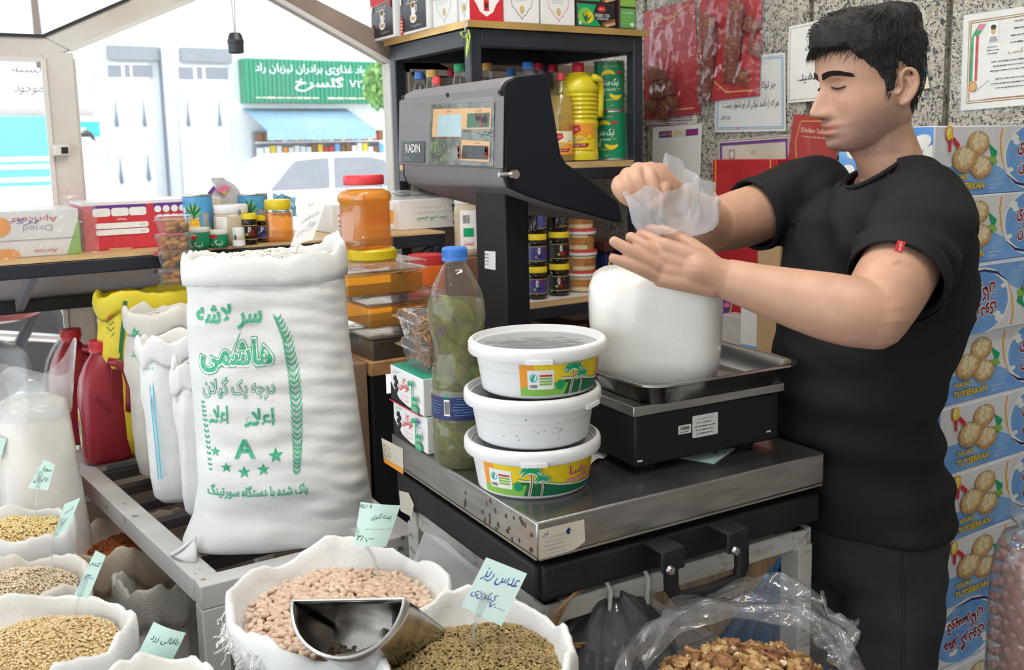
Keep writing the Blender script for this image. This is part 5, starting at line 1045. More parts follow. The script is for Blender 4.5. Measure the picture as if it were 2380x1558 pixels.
# ---- price cards on clear plastic picks
mint = mat('mint_card', (.58, .80, .72), rough=.5, var=.05); clearp = film('clear_pick', (.92, .93, .93), opac=.22, rough=.1, bump=.1)
def card(label, quad, dd, texts, stick, m=None, bend=0.0, pen='pen'):
    q = [atd(x, y, z) for (x, y), z in zip(quad, dd if isinstance(dd, (list, tuple)) else [dd] * 4)]; base = q[3].lerp(q[2], .5); t = thingw('price_card', label, 'price card', base); n_ = (q[1] - q[0]).cross(q[3] - q[0]).normalized()
    if n_.dot(C0 - q[0]) < 0: n_ = -n_
    def P(u, v, h=0): return q[3].lerp(q[2], u).lerp(q[0].lerp(q[1], u), v) + n_ * (bend * math.sin(PI * u) + h)
    mb = MB(); k = 9; F = [[P(i / k, j / k, .0004) for i in range(k + 1)] for j in range(k + 1)]; B_ = [[P(i / k, j / k, -.0004) for i in range(k + 1)] for j in range(k + 1)]; mb.loft(F, False); mb.loft([r_[::-1] for r_ in B_], False)
    e = [(0, i) for i in range(k + 1)] + [(j, k) for j in range(1, k + 1)] + [(k, k - i) for i in range(1, k + 1)] + [(k - j, 0) for j in range(1, k)]; mb.loft([[F[a][b] for a, b in e], [B_[a][b] for a, b in e]], True); mb.build('card', m or mint, t, smooth=40)
    d = Dec(); W = (q[2] - q[3]).length; H = (q[0] - q[3]).length
    for s, u, v, w_, h_, ink_, sh in texts: d.text(s, u * W, v * H, w_ * W, h_ * H, ink_, shear=sh, rot=.05)
    d.emit('handwriting', t, lambda a, b, h: P(a / W, b / H, h + .0007), eps=.0001)
    pts = [atd(x, y, z) for x, y, z in stick]
    mb = MB(); mb.tube(pts, .0042, 8, flat=.45); mb.build('plastic_pick', clearp, t)
    mb = MB(); a = pts[0]; dv = (pts[0] - pts[1]).normalized()
    for s in (-1, 0, 1): mb.tube([a + rgt * (.003 * s) - dv * .004, a + dv * .03 + rgt * (.0045 * s) + n_ * .002], .0013, 6)
    mb.build('pick_tines', clearp, t); return t
card('white price card stuck in the big rice sack before the honey', ((757, 458), (762, 462), (697, 570), (674, 572)), 1.72, [], [(690, 560, 1.73), (680, 600, 1.75)], m=paper) if False else None
card('slanting white price card stuck in the big rice sack', ((708, 488), (762, 459), (728, 556), (674, 574)), 1.74, [(fa('سرلاشه هاشمی'), .5, .68, .7, .16, 'grey', .2), ('۵۲۰۰۰', .42, .3, .55, .16, 'grey', .2)], [(708, 548, 1.745), (692, 575, 1.75), (682, 612, 1.76)], m=paper)
card('mint price card standing in the yellow barley', ((102, 1068), (128, 1080), (112, 1140), (65, 1135)), 1.93, [(fa('سویا'), .6, .74, .6, .2, 'black', .2), (fa('۲۷۰ریال'), .5, .34, .75, .25, 'black', .2)], [(88, 1130, 1.93), (83, 1160, 1.93), (85, 1195, 1.93)])
card('narrow mint price card leaning over the cracked wheat', ((150, 1172), (187, 1157), (160, 1225), (120, 1262)), 1.68, [(fa('بلغور'), .5, .72, .6, .14, 'grey', .2), ('۱۸۰', .5, .4, .5, .12, 'grey', .2)], [(130, 1240, 1.68), (115, 1270, 1.68), (122, 1310, 1.68), (118, 1345, 1.68)])
card('narrow mint price card standing in the golden wheat', ((222, 1280), (246, 1292), (205, 1392), (172, 1385)), 1.47, [(fa('گندم'), .5, .74, .7, .16, 'black', .3), ('۳۰۰', .5, .45, .6, .12, 'pen', .3)], [(186, 1380, 1.47), (180, 1400, 1.47), (178, 1425, 1.47)])
card('mint price card for yellow beans at the lower edge', ((357, 1446), (432, 1472), (388, 1562), (306, 1550)), 1.40, [(fa('باقالی زرد'), .55, .72, .8, .2, 'black', .15), ('۱۷۰۰۰', .3, .3, .45, .16, 'grey', .2)], [(345, 1545, 1.40), (340, 1570, 1.40), (338, 1600, 1.40)], bend=.004)
card('mint price card with a printed form stuck in the beans', ((838, 1167), (931, 1175), (898, 1271), (822, 1268)), 1.56, [(fa('پسته اکبری'), .62, .70, .5, .18, 'black', .2), ('۱٤۸۹', .16, .92, .3, .09, 'black', .2), ('۳۸۰٫۰۰۰', .32, .18, .5, .16, 'black', .2), (fa('قیمت مصرف کننده محصول'), .6, .42, .7, .05, 'grey', 0)], [(846, 1262, 1.56), (870, 1300, 1.56), (880, 1345, 1.555), (884, 1395, 1.55)], bend=.005)
card('mint price card with blue pen writing stuck in the lentils', ((1130, 1296), (1225, 1334), (1165, 1456), (1072, 1410)), 1.30, [(fa('عدس ریز'), .52, .74, .82, .26, 'pen', .2), (fa('کیلوئی'), .35, .36, .55, .2, 'pen', .25), ('۷۰۰۰۰', .72, .26, .4, .1, 'pen', .3)], [(1112, 1428, 1.30), (1100, 1465, 1.30), (1104, 1500, 1.30), (1094, 1545, 1.30)], m=mat('pale_mint_card', (.68, .86, .80), rough=.4))
card('mint price card corner at the left frame edge', ((-30, 1010), (16, 1020), (0, 1072), (-40, 1062)), 2.0, [], [(-15, 1066, 2.0), (-16, 1100, 2.0)])
# ---- tin scoop resting on the beans
tin = mat('worn_tin', (.55, .53, .50), rough=.22, metal=1, var=.3, vscale=28, detail=6, col2=(.30, .28, .27), thr=(.45, .62))
sp = thingw('grain_scoop', 'worn tin scoop lying across the bean sack', 'scoop', atd(840, 1450, 1.28))
A_, B_ = atd(680, 1396, 1.28), atd(940, 1392, 1.26); ax = (B_ - A_).normalized(); ctr = A_.lerp(B_, .5); rad = (B_ - A_).length / 2
wv = (-upv * .80 - fwd * .60); wv = (wv - ax * wv.dot(ax)).normalized(); dx_ = ax.cross(wv).normalized()
if dx_.dot(upv) > 0: dx_ = -dx_
dx_ = (dx_ + ax * .22).normalized()
def scf(u, v, k=1): a = PI * u; return ctr - ax * (rad * math.cos(a)) + wv * (rad * .98 * math.sin(a) * k) + dx_ * (.15 * v)
mb = MB(); mb.grid(lambda u, v: scf(u, v), 40, 10); o = mb.build('scoop_trough', tin, sp, smooth=180, recalc=False); o.modifiers.new('t', 'SOLIDIFY').thickness = .0014
mb = MB(); mb.grid(lambda u, v: A_.lerp(B_, u) + dx_ * (.15 * v), 12, 10); o = mb.build('flat_back', tin, sp, recalc=False); o.modifiers.new('t', 'SOLIDIFY').thickness = .0014
mb = MB(); mb.tube([scf(i / 24, 0) for i in range(25)], .0024, 8); mb.build('rolled_edge', mat('bare_zinc'), sp); mb = MB(); mb.tube([A_, B_], .0018, 8); mb.build('back_edge', mat('bare_zinc'), sp)
mb = MB(); mb.add([scf(i / 24, .75) for i in range(25)], [tuple(range(25))]); mb.build('end_plate', tin, sp)
mb = MB(); mb.tube([ctr + wv * .03 + dx_ * (.11 + .03 * k) for k in range(4)], [.010, .011, .012, .010], 12); mb.build('handle', tin, sp)
# ---- walnut bag
wb = onz(1720, 1535, .80); WB = (wb.x, wb.y)
wt = thingw('walnut_bag', 'open clear plastic bag of shelled walnuts below the scale', 'bag', (WB[0], WB[1], .45)); nb_ = film('walnut_bag_film', (.90, .92, .95), opac=.16, rough=.10, bump=1.0, bscale=16, gl=1.6); rings = []
for z, r_ in ((.45, .10), (.47, .15), (.6, .165), (.74, .165), (.78, .16), (.805, .155), (.815, .16), (.81, .175), (.785, .185)):
    rings.append([V((WB[0] + (r_ + .012 * noise.noise((math.cos(a) * 3, math.sin(a) * 3, z * 9))) * math.cos(a), WB[1] + (r_ * .8 + .012 * noise.noise((math.cos(a) * 4 + 2, math.sin(a) * 4, z * 9))) * math.sin(a), z + (.018 * noise.noise((math.cos(a) * 2.5, math.sin(a) * 2.5, 3)) if z > .8 else 0))) for a in [2 * PI * i / 72 for i in range(72)]])
mb = MB(); mb.loft(rings, True, True); mb.build('bag_wall', nb_, wt, smooth=180)
fl_ = [atd(x, y, d_) for x, y, d_ in ((1480, 1500, 1.36), (1560, 1400, 1.45), (1700, 1355, 1.50), (1830, 1345, 1.50), (1930, 1395, 1.46), (1985, 1440, 1.42), (1960, 1500, 1.38), (1880, 1480, 1.38))]
lo_ = [atd(x, y, d_) for x, y, d_ in ((1500, 1560, 1.34), (1580, 1470, 1.40), (1700, 1440, 1.42), (1830, 1450, 1.40), (1900, 1480, 1.36), (1960, 1540, 1.33), (1990, 1580, 1.3), (1990, 1600, 1.3))]
def lerpl(L, t): t *= len(L) - 1; k = min(int(t), len(L) - 2); return L[k].lerp(L[k + 1], t - k)
mb = MB(); mb.grid(lambda u, v: lerpl(lo_, u).lerp(lerpl(fl_, u), v) + V((noise.noise((u * 9, v * 5, 1)), noise.noise((u * 9, v * 5, 7)), noise.noise((u * 11, v * 6, 3)))) * .022 * (.3 + v), 60, 18); mb.build('bag_flap', nb_, wt, smooth=180)
wn1 = mat('walnut_kernel', (.40, .22, .075), rough=.5, var=.35, vscale=60, col2=(.60, .39, .17), bump=.6, bscale=140, bdist=.003); wn2 = mat('walnut_skin', (.26, .12, .05), rough=.5, var=.3, vscale=60, bump=.6, bscale=140, bdist=.003); wn3 = mat('walnut_flesh', (.72, .58, .38), rough=.6)
wm_ = []
for k in range(5):
    mb = MB(); mb.ball((0, 0, 0), (.0145, .0115, .008), 24, 16); mb.v = [tuple(V(v) * (1.1 + .5 * noise.noise(V(v) * 190 + V((k * 9, 0, 0))) - .55 * abs(noise.noise(V(v) * 330 + V((0, k * 5, 0)))) - (.35 if abs(v[1]) < .0016 and v[2] > 0 else 0))) for v in mb.v]
    o = mb.build('walnut', [wn1, wn2, wn1, wn1, wn2][k], None, smooth=180); wm_.append(o.data); bpy.data.objects.remove(o)
mb = MB(); mb.ball((0, 0, 0), (.006, .004, .003), 8, 5); mb.v = [tuple(V(v) * (1 + .3 * noise.noise(V(v) * 300))) for v in mb.v]; o = mb.build('walnut_crumb', wn3, None); crumb = o.data; bpy.data.objects.remove(o)
WP = mound(WB, .145, .745, .8, 0, .05, 2); rr = random.Random(5)
mb = MB(); mb.loft([[WP(q, 2 * PI * i / 36) - V((0, 0, .014)) for i in range(36)] for q in (.001, .3, .6, .85, 1)], True); o = mb.build('walnut_bed', wn2, None, smooth=180); tag(o, 'lower layer of shelled walnuts filling the clear bag', 'walnuts', kind='stuff')
for i in range(190):
    q = math.sqrt((i + .5) / 190); a = i * ga; p = WP(q, a) + V((rr.uniform(-.004, .004), rr.uniform(-.004, .004), rr.uniform(-.006, .004)))
    if i % 4 == 3: 
        o = bpy.data.objects.new('walnut_crumb', crumb); lb = 'pale broken walnut crumb on the heap in the clear bag'; g_ = 'walnut crumbs in the clear bag'; ct = 'walnut'
    else: o = bpy.data.objects.new('walnut_kernel', wm_[i % 5]); lb = 'shelled walnut kernel on the heap in the clear bag'; g_ = 'walnut kernels in the clear bag'; ct = 'walnut'
    COL.objects.link(o); o.location = p + (V((0, 0, .006)) if i % 4 == 3 else V()); o.rotation_euler = (rr.uniform(-.9, .9), rr.uniform(-.9, .9), rr.random() * 6.28); s = rr.uniform(.8, 1.2); o.scale = (s, s, s); tag(o, lb, ct, g_)
bench('low wooden bench under the walnut bag', WB[0] - .17, WB[0] + .17, WB[1] - .15, WB[1] + .13, .45)
# ---- loose plastic and cloth round the stand
sh = thingw('plastic_sheet', 'milky plastic sheet hanging between the sack and the scale', 'plastic sheet', atd(1000, 1400, 1.55)); milky = film('milky_film', (.84, .86, .89), opac=.55, rough=.2, bump=.3, bscale=10)
U_ = [atd(985, 1238, 1.66), atd(1040, 1262, 1.62), atd(1110, 1320, 1.56), atd(1135, 1350, 1.52)]; D2 = [atd(925, 1400, 1.60), atd(960, 1420, 1.55), atd(1010, 1425, 1.50), atd(1090, 1400, 1.47)]
mb = MB(); mb.grid(lambda u, v: lerpl(D2, u).lerp(lerpl(U_, u), v) + fwd * (-.016 * math.sin(PI * v) + .008 * math.sin(u * 9)), 24, 18); mb.build('sheet', milky, sh, smooth=180)
dk = thingw('dark_bag', 'dark translucent plastic bag bunched under the white stand', 'bag', (.82, 1.12, .5)); dkm = film('dark_film', (.22, .22, .24), opac=.55, rough=.12, bump=1.0, bscale=18, gl=1.5); rings = []
dc = atd(1420, 1530, 1.52)
for z, r_ in ((-.28, .06), (-.26, .10), (-.1, .12), (0, .115), (.06, .085), (.10, .04), (.115, .015)): rings.append([dc + V(((r_ + .02 * noise.noise((math.cos(a) * 3, math.sin(a) * 3, z * 12))) * math.cos(a), (r_ * .75 + .02 * noise.noise((math.cos(a) * 3 + 5, math.sin(a) * 3, z * 12))) * math.sin(a), z)) for a in [2 * PI * i / 40 for i in range(40)]])
mb = MB(); mb.loft(rings, True, True, True); mb.build('bag_film', dkm, dk, smooth=180)
bl = thingw('blue_sheet', 'ribbed blue plastic sheet hanging behind the stand', 'tarp', atd(1900, 1500, 1.9)); bluem = mat('blue_tarp', (.02, .17, .40), rough=.45, var=.15, vscale=8, stretch=(30, 30, 1))
U_ = [atd(1790, 1330, 2.0), atd(1870, 1215, 1.95), atd(1893, 1215, 1.9)]; D2 = [atd(1560, 1620, 2.0), atd(1900, 1640, 1.9), atd(2005, 1640, 1.85)]
mb = MB(); mb.grid(lambda u, v: lerpl(D2, u).lerp(lerpl(U_, u), v) + fwd * (.010 * math.sin(u * 60)), 90, 14); mb.build('sheet', bluem, bl, smooth=180)
# ---- bag of red peanuts at the right edge
pn = atd(2400, 1420, 1.62); pt = thingw('peanut_bag', 'tied clear bag of red skinned peanuts at the right edge', 'bag', (pn.x, pn.y, pn.z - .25)); pnm = mat('peanut_skin', (.36, .13, .09), rough=.45, var=.2, vscale=60, col2=(.48, .22, .16))
mb = MB(); mb.ball((0, 0, 0), (.0075, .0055, .0055), 10, 7); o = mb.build('peanut', pnm, None, smooth=180); pme = o.data; bpy.data.objects.remove(o)
def prf(z): return .062 * (1 - max(0, (z - .06) / .13) ** 2) if z > .06 else .062
rings = []
for z in (-.28, -.25, -.1, .0, .06, .10, .13, .145, .16, .18): rings.append([pn + V(((max(prf(z) if z < .145 else (.02 if z < .16 else .035), .018) + .006 + .008 * noise.noise((math.cos(a) * 4, math.sin(a) * 4, z * 20))) * math.cos(a), (max(prf(z) if z < .145 else (.02 if z < .16 else .035), .018) + .006) * math.sin(a), z)) for a in [2 * PI * i / 36 for i in range(36)]])
mb = MB(); mb.loft(rings, True, True); mb.build('bag_film', nb_, pt, smooth=180); mb = MB(); mb.lathe([(.0, -.27), (.04, -.27), (.048, .05), (.02, .11), (0, .112)], pn, 24); mb.build('peanut_core', pnm, pt)
rr = random.Random(3)
for i in range(230):
    z = -.2 + .315 * (i / 230); a = i * ga; p = pn + V(((prf(z) - .003) * math.cos(a), (prf(z) - .003) * math.sin(a), z)); o = bpy.data.objects.new('peanut', pme); COL.objects.link(o); o.parent = pt; o.matrix_parent_inverse = PINV(pt); o.location = p; o.rotation_euler = (rr.random() * 6, rr.random() * 6, rr.random() * 6)

# ================================================================== CORNER SHELF AND WINDOW SHELF
goldm = mat('gold_edge_trim', (.70, .46, .16), rough=.25, metal=.7, var=.2, vscale=5); board = mat('shelf_board_white', (.66, .65, .66), rough=.5)
woodedge = mat('beech_edge', (.62, .42, .20), rough=.45, var=.12, vscale=8, stretch=(1, 8, 8))
SX0, SX1, SY0, SY1 = 1.38, 2.0, 2.40, 2.925
cu = thingw('corner_shelf', 'black steel corner shelf unit with gold edged boards', 'shelf', (1.69, 2.66, 0)); tt = .036
SH = [1.836, 1.437, 1.022, .62]
for x in (SX0 + tt / 2, SX1 - tt / 2):
    for y in (SY0 + tt / 2, SY1 - tt / 2): mb = MB(); mb.box((x, y, SH[0] / 2), (tt, tt, SH[0])); mb.build('post', dark_steel, cu, bevel=.003)
for i, z in enumerate(SH):
    hh = .05 if i == 0 else .036
    for a, b in (((SX0 + tt, SY0 + tt / 2), (SX1 - tt, SY0 + tt / 2)), ((SX0 + tt, SY1 - tt / 2), (SX1 - tt, SY1 - tt / 2)), ((SX0 + tt / 2, SY0 + tt), (SX0 + tt / 2, SY1 - tt)), ((SX1 - tt / 2, SY0 + tt), (SX1 - tt / 2, SY1 - tt))):
        mb = MB(); mb.bar((*a, z - hh / 2), (*b, z - hh / 2), tt, hh); mb.build('rail', dark_steel, cu, bevel=.003)
    k = .012 if i == 0 else -.004
    mb = MB(); mb.box(((SX0 + SX1) / 2, (SY0 + SY1) / 2, z + .009), (SX1 - SX0 + 2 * k - .002, SY1 - SY0 + 2 * k - .002, .017)); mb.build('shelf_board', board if i else dark_steel, cu)
    e = goldm if i == 0 else woodedge
    mb = MB(); mb.bar((SX0 - k, SY0 - k, z + .009), (SX1 + k, SY0 - k, z + .009), .003, .019); mb.bar((SX0 - k, SY0 - k, z + .009), (SX0 - k, SY1 + k, z + .009), .003, .019); mb.build('edge_trim', e, cu)
SZ = [z + .0185 for z in SH]
# tea boxes on the top board
def box_thing(name, label, x0, x1, y0, y1, z0, h, m, cat='box', group=None, rz=0, bevel=.002, part='carton'):
    t = thing(name, label, cat, ((x0 + x1) / 2, (y0 + y1) / 2, z0), rz, group); a, b = abs(x1 - x0) / 2, abs(y1 - y0) / 2
    mb = MB(); mb.box((0, 0, h / 2), (2 * a, 2 * b, h)); mb.build(part, m, t, bevel=bevel); t['a'] = a; t['b'] = b
    fF = plane_fn((-a, -b, 0), (1, 0, 0), (0, 0, 1), (0, -1, 0)); fL = plane_fn((-a, b, 0), (0, -1, 0), (0, 0, 1), (-1, 0, 0)); return t, fF, fL, 2 * a, 2 * b
tz = SZ[0] + .0005; TH = .19
def tea_cup_art(W, H, red):
    d = Dec(); d.rect(.006, .007, W - .014, H, mat('black_carton', (.03, .03, .035), rough=.3)); 
    if red: d.poly([(0, H * .55), (W, H * .62), (W, H), (0, H)], 'red'); d.stroke([(0, H * .55), (W - .01, H * .62)], .002, 'gold')
    c = (W * .5, H * .34); d.oval(c[0] - .002, c[1] - .022, .022, .014, 'white'); d.oval(c[0] - .002, c[1] - .021, .016, .009, 'tan'); d.poly([(c[0] - .017, c[1] + .018), (c[0] + .017, c[1] + .018), (c[0] + .010, c[1] - .018), (c[0] - .010, c[1] - .018)], 'white'); d.oval(c[0], c[1] + .018, .017, .011, 'cream'); d.oval(c[0], c[1] + .017, .013, .008, 'brown'); d.stroke([(c[0] + .014, c[1] + .012), (c[0] + .026, c[1] + .014), (c[0] + .022, c[1] - .004), (c[0] + .012, c[1] - .006)], .004, 'white')
    d.text(fa('چای خاص'), W * .5, H * .52, W * .4, .011, 'white'); d.lines(W * .25, W * .75, H * .455, H * .485, 1, 'white'); d.text(fa('دم کن ۲'), W * .6, H * .1, W * .36, .009, 'white'); d.rrect(.008, .0, .026, H * .27, .004, 'red'); d.lines(.010, .024, .006, H * .24, 4, 'white', th=.004); d.oval(.016, H * .53, .006, .012, 'white'); d.poly([(W - .034, H * .62), (W - .020, H * .63), (W - .020, H * .47), (W - .027, H * .49), (W - .034, H * .465)], 'red'); return d
for i, (y0, y1, lb) in enumerate(((2.815, 3.0 - .005, 'black tea carton with cup picture and red band, furthest left'), (2.612, 2.805, 'black tea carton with cup picture, second from the left'))):
    t, fF, fL, W, D = box_thing('tea_box', lb, SX0 - .03 + i * .012, SX0 + .08, y0, y1, tz, TH, white_card, group='tea cartons on the top board'); tea_cup_art(D, TH, i == 0).emit('box_print', t, fL)
def crest_art(W, H, top, line):
    d = Dec(); d.rect(0, H * .42, W, H, top); d.rect(W * .16, H * .40, W * .84, H, 'gold'); q = [(.16, .42), (.16, .36), (.2, .36), (.22, .25), (.34, .18), (.36, .14), (.46, .1), (.5, .05)]; pts = [(u * W, v * H) for u, v in q] + [((1 - u) * W, v * H) for u, v in q[::-1]]; d.stroke(pts, .0012, line); d.oval(W * .5, H * .2, .008, .011, 'gold'); d.lines(W * .44, W * .56, H * .15, H * .25, 4, 'white', th=.0012); d.lines(W * .3, W * .7, H * .32, H * .38, 2, 'grey', th=.0014); d.text(fa('چای قرمز قلم'), W * .5, H * .5, W * .5, .009, 'brown'); return d
t, fF, fL, W, D = box_thing('tea_box', 'white tea carton with gold panel beside the black cartons', SX0 - .008, SX0 + .09, 2.462, 2.602, tz, TH, white_card, group='tea cartons on the top board'); crest_art(D, TH, INK['grey'], 'grey').emit('box_print', t, fL)
t, fF, fL, W, D = box_thing('tea_box', 'white and red tea carton at the shelf corner', SX0 - .004, 1.484, SY0 - .008, 2.452, tz, TH, white_card, group='tea cartons on the top board'); crest_art(.075, TH, INK['red'], 'grey')
d = Dec(); d.rect(0, 0, W, TH, 'red'); q = [(.08, 1), (.08, .32), (.2, .24), (.3, .13), (.5, .06)]; d.poly([(u * W, v * TH) for u, v in q] + [((1 - u) * W, v * TH) for u, v in q[::-1]], 'white'); d.rect(W * .42, TH * .14, W * .58, TH * .3, 'red'); d.oval(W * .5, TH * .22, .004, .009, 'black'); d.lines(W * .15, W * .85, TH * .36, TH * .5, 3, 'grey', th=.0015); d.emit('box_print', t, fF); crest_art(D, TH, INK['red'], 'grey').emit('side_print', t, fL)
for x0, x1, tp, ln, lb in ((1.490, 1.610, INK['black'], 'black', 'white tea carton with a black and gold top on the shelf'), (1.618, 1.737, INK['red'], 'red', 'white tea carton with a red and gold top on the shelf')):
    t, fF, fL, W, D = box_thing('tea_box', lb, x0, x1, SY0 - .005, SY0 + .09, tz, TH, white_card, group='tea cartons on the top board'); crest_art(W, TH, tp, ln).emit('box_print', t, fF)
gt = mat('dark_brown_carton', (.07, .025, .03), rough=.3)
t, fF, fL, W, D = box_thing('tea_box', 'green tea cinnamon carton with leaf picture on the shelf', 1.746, 1.890, SY0 - .003, SY0 + .07, tz, .072, gt, group='tea cartons on the top board')
H = .072; d = Dec(); d.rect(.002, .004, W - .002, H - .005, 'black'); d.poly([(.002, .004), (W * .62, .004), (W * .4, H * .5), (W * .5, H - .005), (.002, H - .005)], 'green'); d.oval(W * .22, H * .45, .028, .024, 'lgreen'); d.oval(W * .3, H * .4, .018, .016, 'yellow')
for a in (1.2, 1.57, 2.0, .7): d.stroke([(W * .22, H * .2), (W * .22 + math.cos(a) * .014, H * .2 + math.sin(a) * .015), (W * .22 + math.cos(a) * .028, H * .2 + math.sin(a) * .032)], [.001, .006, .0006], 'dgreen')
d.oval(W * .63, H * .76, .016, .009, 'red'); d.lines(W * .57, W * .69, H * .72, H * .8, 1, 'white'); d.text('GREEN TEA', W * .64, H * .5, W * .4, .010, 'white'); d.text('CINNAMON', W * .65, H * .36, W * .3, .006, 'white'); d.stroke([(W * .64, H * .1), (W * .98, H * .32)], .012, 'brown'); d.stroke([(W * .72, H * .08), (W * .98, H * .2)], .008, 'tan'); d.oval(W * .07, H * .16, .004, .006, 'white'); d.emit('box_print', t, fF)
t2 = copy_tree(t, label='second green tea carton stacked on the first', loc=t.location + V((0, .001, .0725)))
t, fF, fL, W, D = box_thing('tea_box', 'small light green tea carton at the right shelf end', 1.905, 1.972, SY0 - .003, SY0 + .07, tz, .10, gt, group='tea cartons on the top board'); d = Dec(); d.rect(.004, .004, W - .004, .062, mat('light_green_panel', (.12, .40, .10), rough=.3)); d.text(fa('چای سبز'), W * .5, .05, .04, .009, 'white'); d.oval(W * .75, .015, .007, .006, 'white'); d.lines(.012, .05, .012, .04, 3, 'lgreen'); d.rect(.004, .068, W - .004, .1, 'lgreen'); d.emit('box_print', t, fF)
# lime ribbon tied at the corner post
lm = mat('lime_ribbon', (.55, .80, .08), rough=.5); t = thingw('ribbon_tie', 'lime green ribbon tied to the corner shelf post', 'ribbon', ony(1085, 75, SY0 - .02)); pr = lambda x, y: ony(x, y, SY0 - .022)
for pts in (((1082, 72), (1070, 76), (1078, 88), (1086, 80)), ((1084, 78), (1086, 95), (1084, 120), (1086, 133)), ((1088, 70), (1092, 85), (1088, 110), (1084, 130))): mb = MB(); mb.tube([pr(*p) for p in pts], .0038, 8, flat=.25); mb.build('ribbon', lm, t, smooth=180)
mb = MB(); mb.tube([pr(1082, 74), pr(1080, 60), pr(1084, 50)], [.004, .007, .010], 10, flat=.3); mb.build('clear_tag', bagfilm, t, smooth=180)
# bottles on the second board
def bottle(c, h, r, oil, capm, label, capr=.014, kind=0, name='oil_bottle', group='oil bottles on the second board', lab=None, opaque=None, caph=.022):
    t = thing(name, label, 'bottle', c, 0, group)
    if kind == 0: prof = [(0, .004), (r * .7, 0), (r * .95, .004), (r, .012), (r, h * .30), (r * .97, h * .32), (r * .97, h * .34), (r, h * .36), (r, h * .62), (r * .85, h * .74), (r * .55, h * .83), (capr * .95, h - caph - .004), (capr * .95, h - caph + .004)]
    else: prof = [(0, .004), (r * .75, 0), (r * .97, .004), (r, .012), (r, h * .09), (r * .97, h * .1), (r * .97, h * .33), (r, h * .345), (r, h * .4)] + [(r * (.99 if k % 2 else .93), h * (.42 + .022 * k)) for k in range(14)] + [(r * 1.0, h * .73), (r * .98, h * .77), (r * .8, h * .84), (r * .5, h * .9), (capr * .95, h - caph - .002), (capr * .95, h - caph + .004)]
    mb = MB(); mb.lathe(prof, n=32); mb.build('bottle_wall', opaque or petm, t, smooth=40)
    if not opaque:
        k = [(max(a - .0018, 0), z + .001) for a, z in prof if z < h * .82]; mb = MB(); mb.lathe([(0, .004)] + k[1:] + [(0, k[-1][1])], n=24); mb.build('oil', oil, t, smooth=60)
    mb = MB(); mb.lathe([(capr, h - caph), (capr * 1.03, h - caph + .002), (capr, h - caph + .004), (capr, h - .003), (capr * .9, h), (0, h)], n=24); mb.build('cap', capm, t)
    if lab: lab.emit('paper_label', t, cyl_fn(r, a0=math.atan2(-c[1], -c[0]), r1=None), step=(.006, 0), eps=.0001)
    return t
def honeym(name, col, opac): return film(name, col, opac=opac, rough=.08, bump=.05, gl=.8)
oil_g = honeym('golden_oil', (.98, .76, .16), .35); oil_a = honeym('amber_oil', (.95, .60, .12), .38); oil_c = honeym('pale_oil', (.93, .93, .88), .1)
capc = {'blue': mat('blue_cap_plastic'), 'gold': mat('gold_cap', (.55, .33, .08), rough=.35), 'red': mat('red_cap', (.55, .02, .05), rough=.4), 'green': mat('green_cap', (.02, .32, .12), rough=.4), 'brightred': mat('bright_red_cap', (.75, .06, .07), rough=.4)}
z1 = SZ[1] + .0005
for px, py, Y, r, ol, cp, lb, cr in ((975, 168, 2.80, .036, oil_c, 'blue', 'clear bottle with blue cap, leftmost on the second board', .016), (1003, 163, 2.68, .034, oil_a, 'gold', 'amber oil bottle with gold cap beside the leftmost blue one', .017), (1014, 179, 2.52, .026, oil_g, 'brightred', 'small oil bottle with bright red cap before the gold cap', .011), (1048, 161, 2.84, .03, oil_a, 'red', 'oil bottle with dark red cap behind the green cap', .012), (1068, 149, 2.56, .038, oil_g, 'green', 'golden oil bottle with green cap behind the display head', .0175), (1132, 147, 2.60, .036, oil_a, 'gold', 'amber oil bottle with gold cap right of the corner post', .015), (1188, 160, 2.72, .032, oil_c, 'blue', 'clear bottle with the lower blue cap behind the display head', .015), (1227, 145, 2.50, .034, oil_c, 'blue', 'clear bottle with the taller blue cap above the display head', .0175), (1252, 147, 2.64, .034, oil_g, 'red', 'oil bottle with dark red cap beside the tall blue cap', .014), (1285, 151, 2.62, .036, oil_g, 'red', 'yellow oil bottle with dark red cap left of the big one', .0165)):
    p = ony(px, py, Y); bottle((p.x, p.y, z1), p.z - z1, r, ol, capc[cp], lb, cr)
def oil_label(W, H, big):
    d = Dec(); d.rect(-W / 2, 0, W / 2, H, 'cream' if not big else 'orange'); d.poly([(-W / 2, 0), (W / 2, 0), (W / 2, H * .4), (0, H * .55), (-W / 2, H * .35)], 'yellow' if big else 'orange'); d.poly([(-W * .3, H * .92), (W * .02, H * .92), (W * .06, H * .72), (-W * .14, H * .58), (-W * .34, H * .72)], 'dred'); d.poly([(-W * .27, H * .89), (-W * .01, H * .89), (W * .02, H * .73), (-W * .14, H * .62), (-W * .30, H * .73)], 'red'); d.text(fa('رامین'), -W * .14, H * .78, W * .24, H * .1, 'white'); d.poly([(-W * .38, H * .1), (W * .25, H * .1), (W * .33, H * .25), (-W * .38, H * .25)], 'dred'); d.text('Frying Oil', -W * .05, H * .175, W * .5, H * .09, 'white'); d.oval(W * .33, H * .5, W * .1, W * .1, 'red'); d.oval(W * .33, H * .5, W * .085, W * .085, 'yellow'); d.oval(-W * .2, H * .47, W * .1, W * .06, 'lgreen'); d.oval(0, H * .4, W * .2, W * .05, 'tan', a=.3); return d
p = ony(1304, 170, 2.47); q0, q1_ = ony(1280, 300, 2.47), ony(1329, 300, 2.47); hh = p.z - z1
L = oil_label(.075, .07, False); L2 = Dec(); L2.merge(L, 0, .022); bottle((p.x, p.y, z1), hh, .0385, oil_g, capc['brightred'], 'clear golden frying oil bottle with twisted waist', .012, 0, lab=L2)
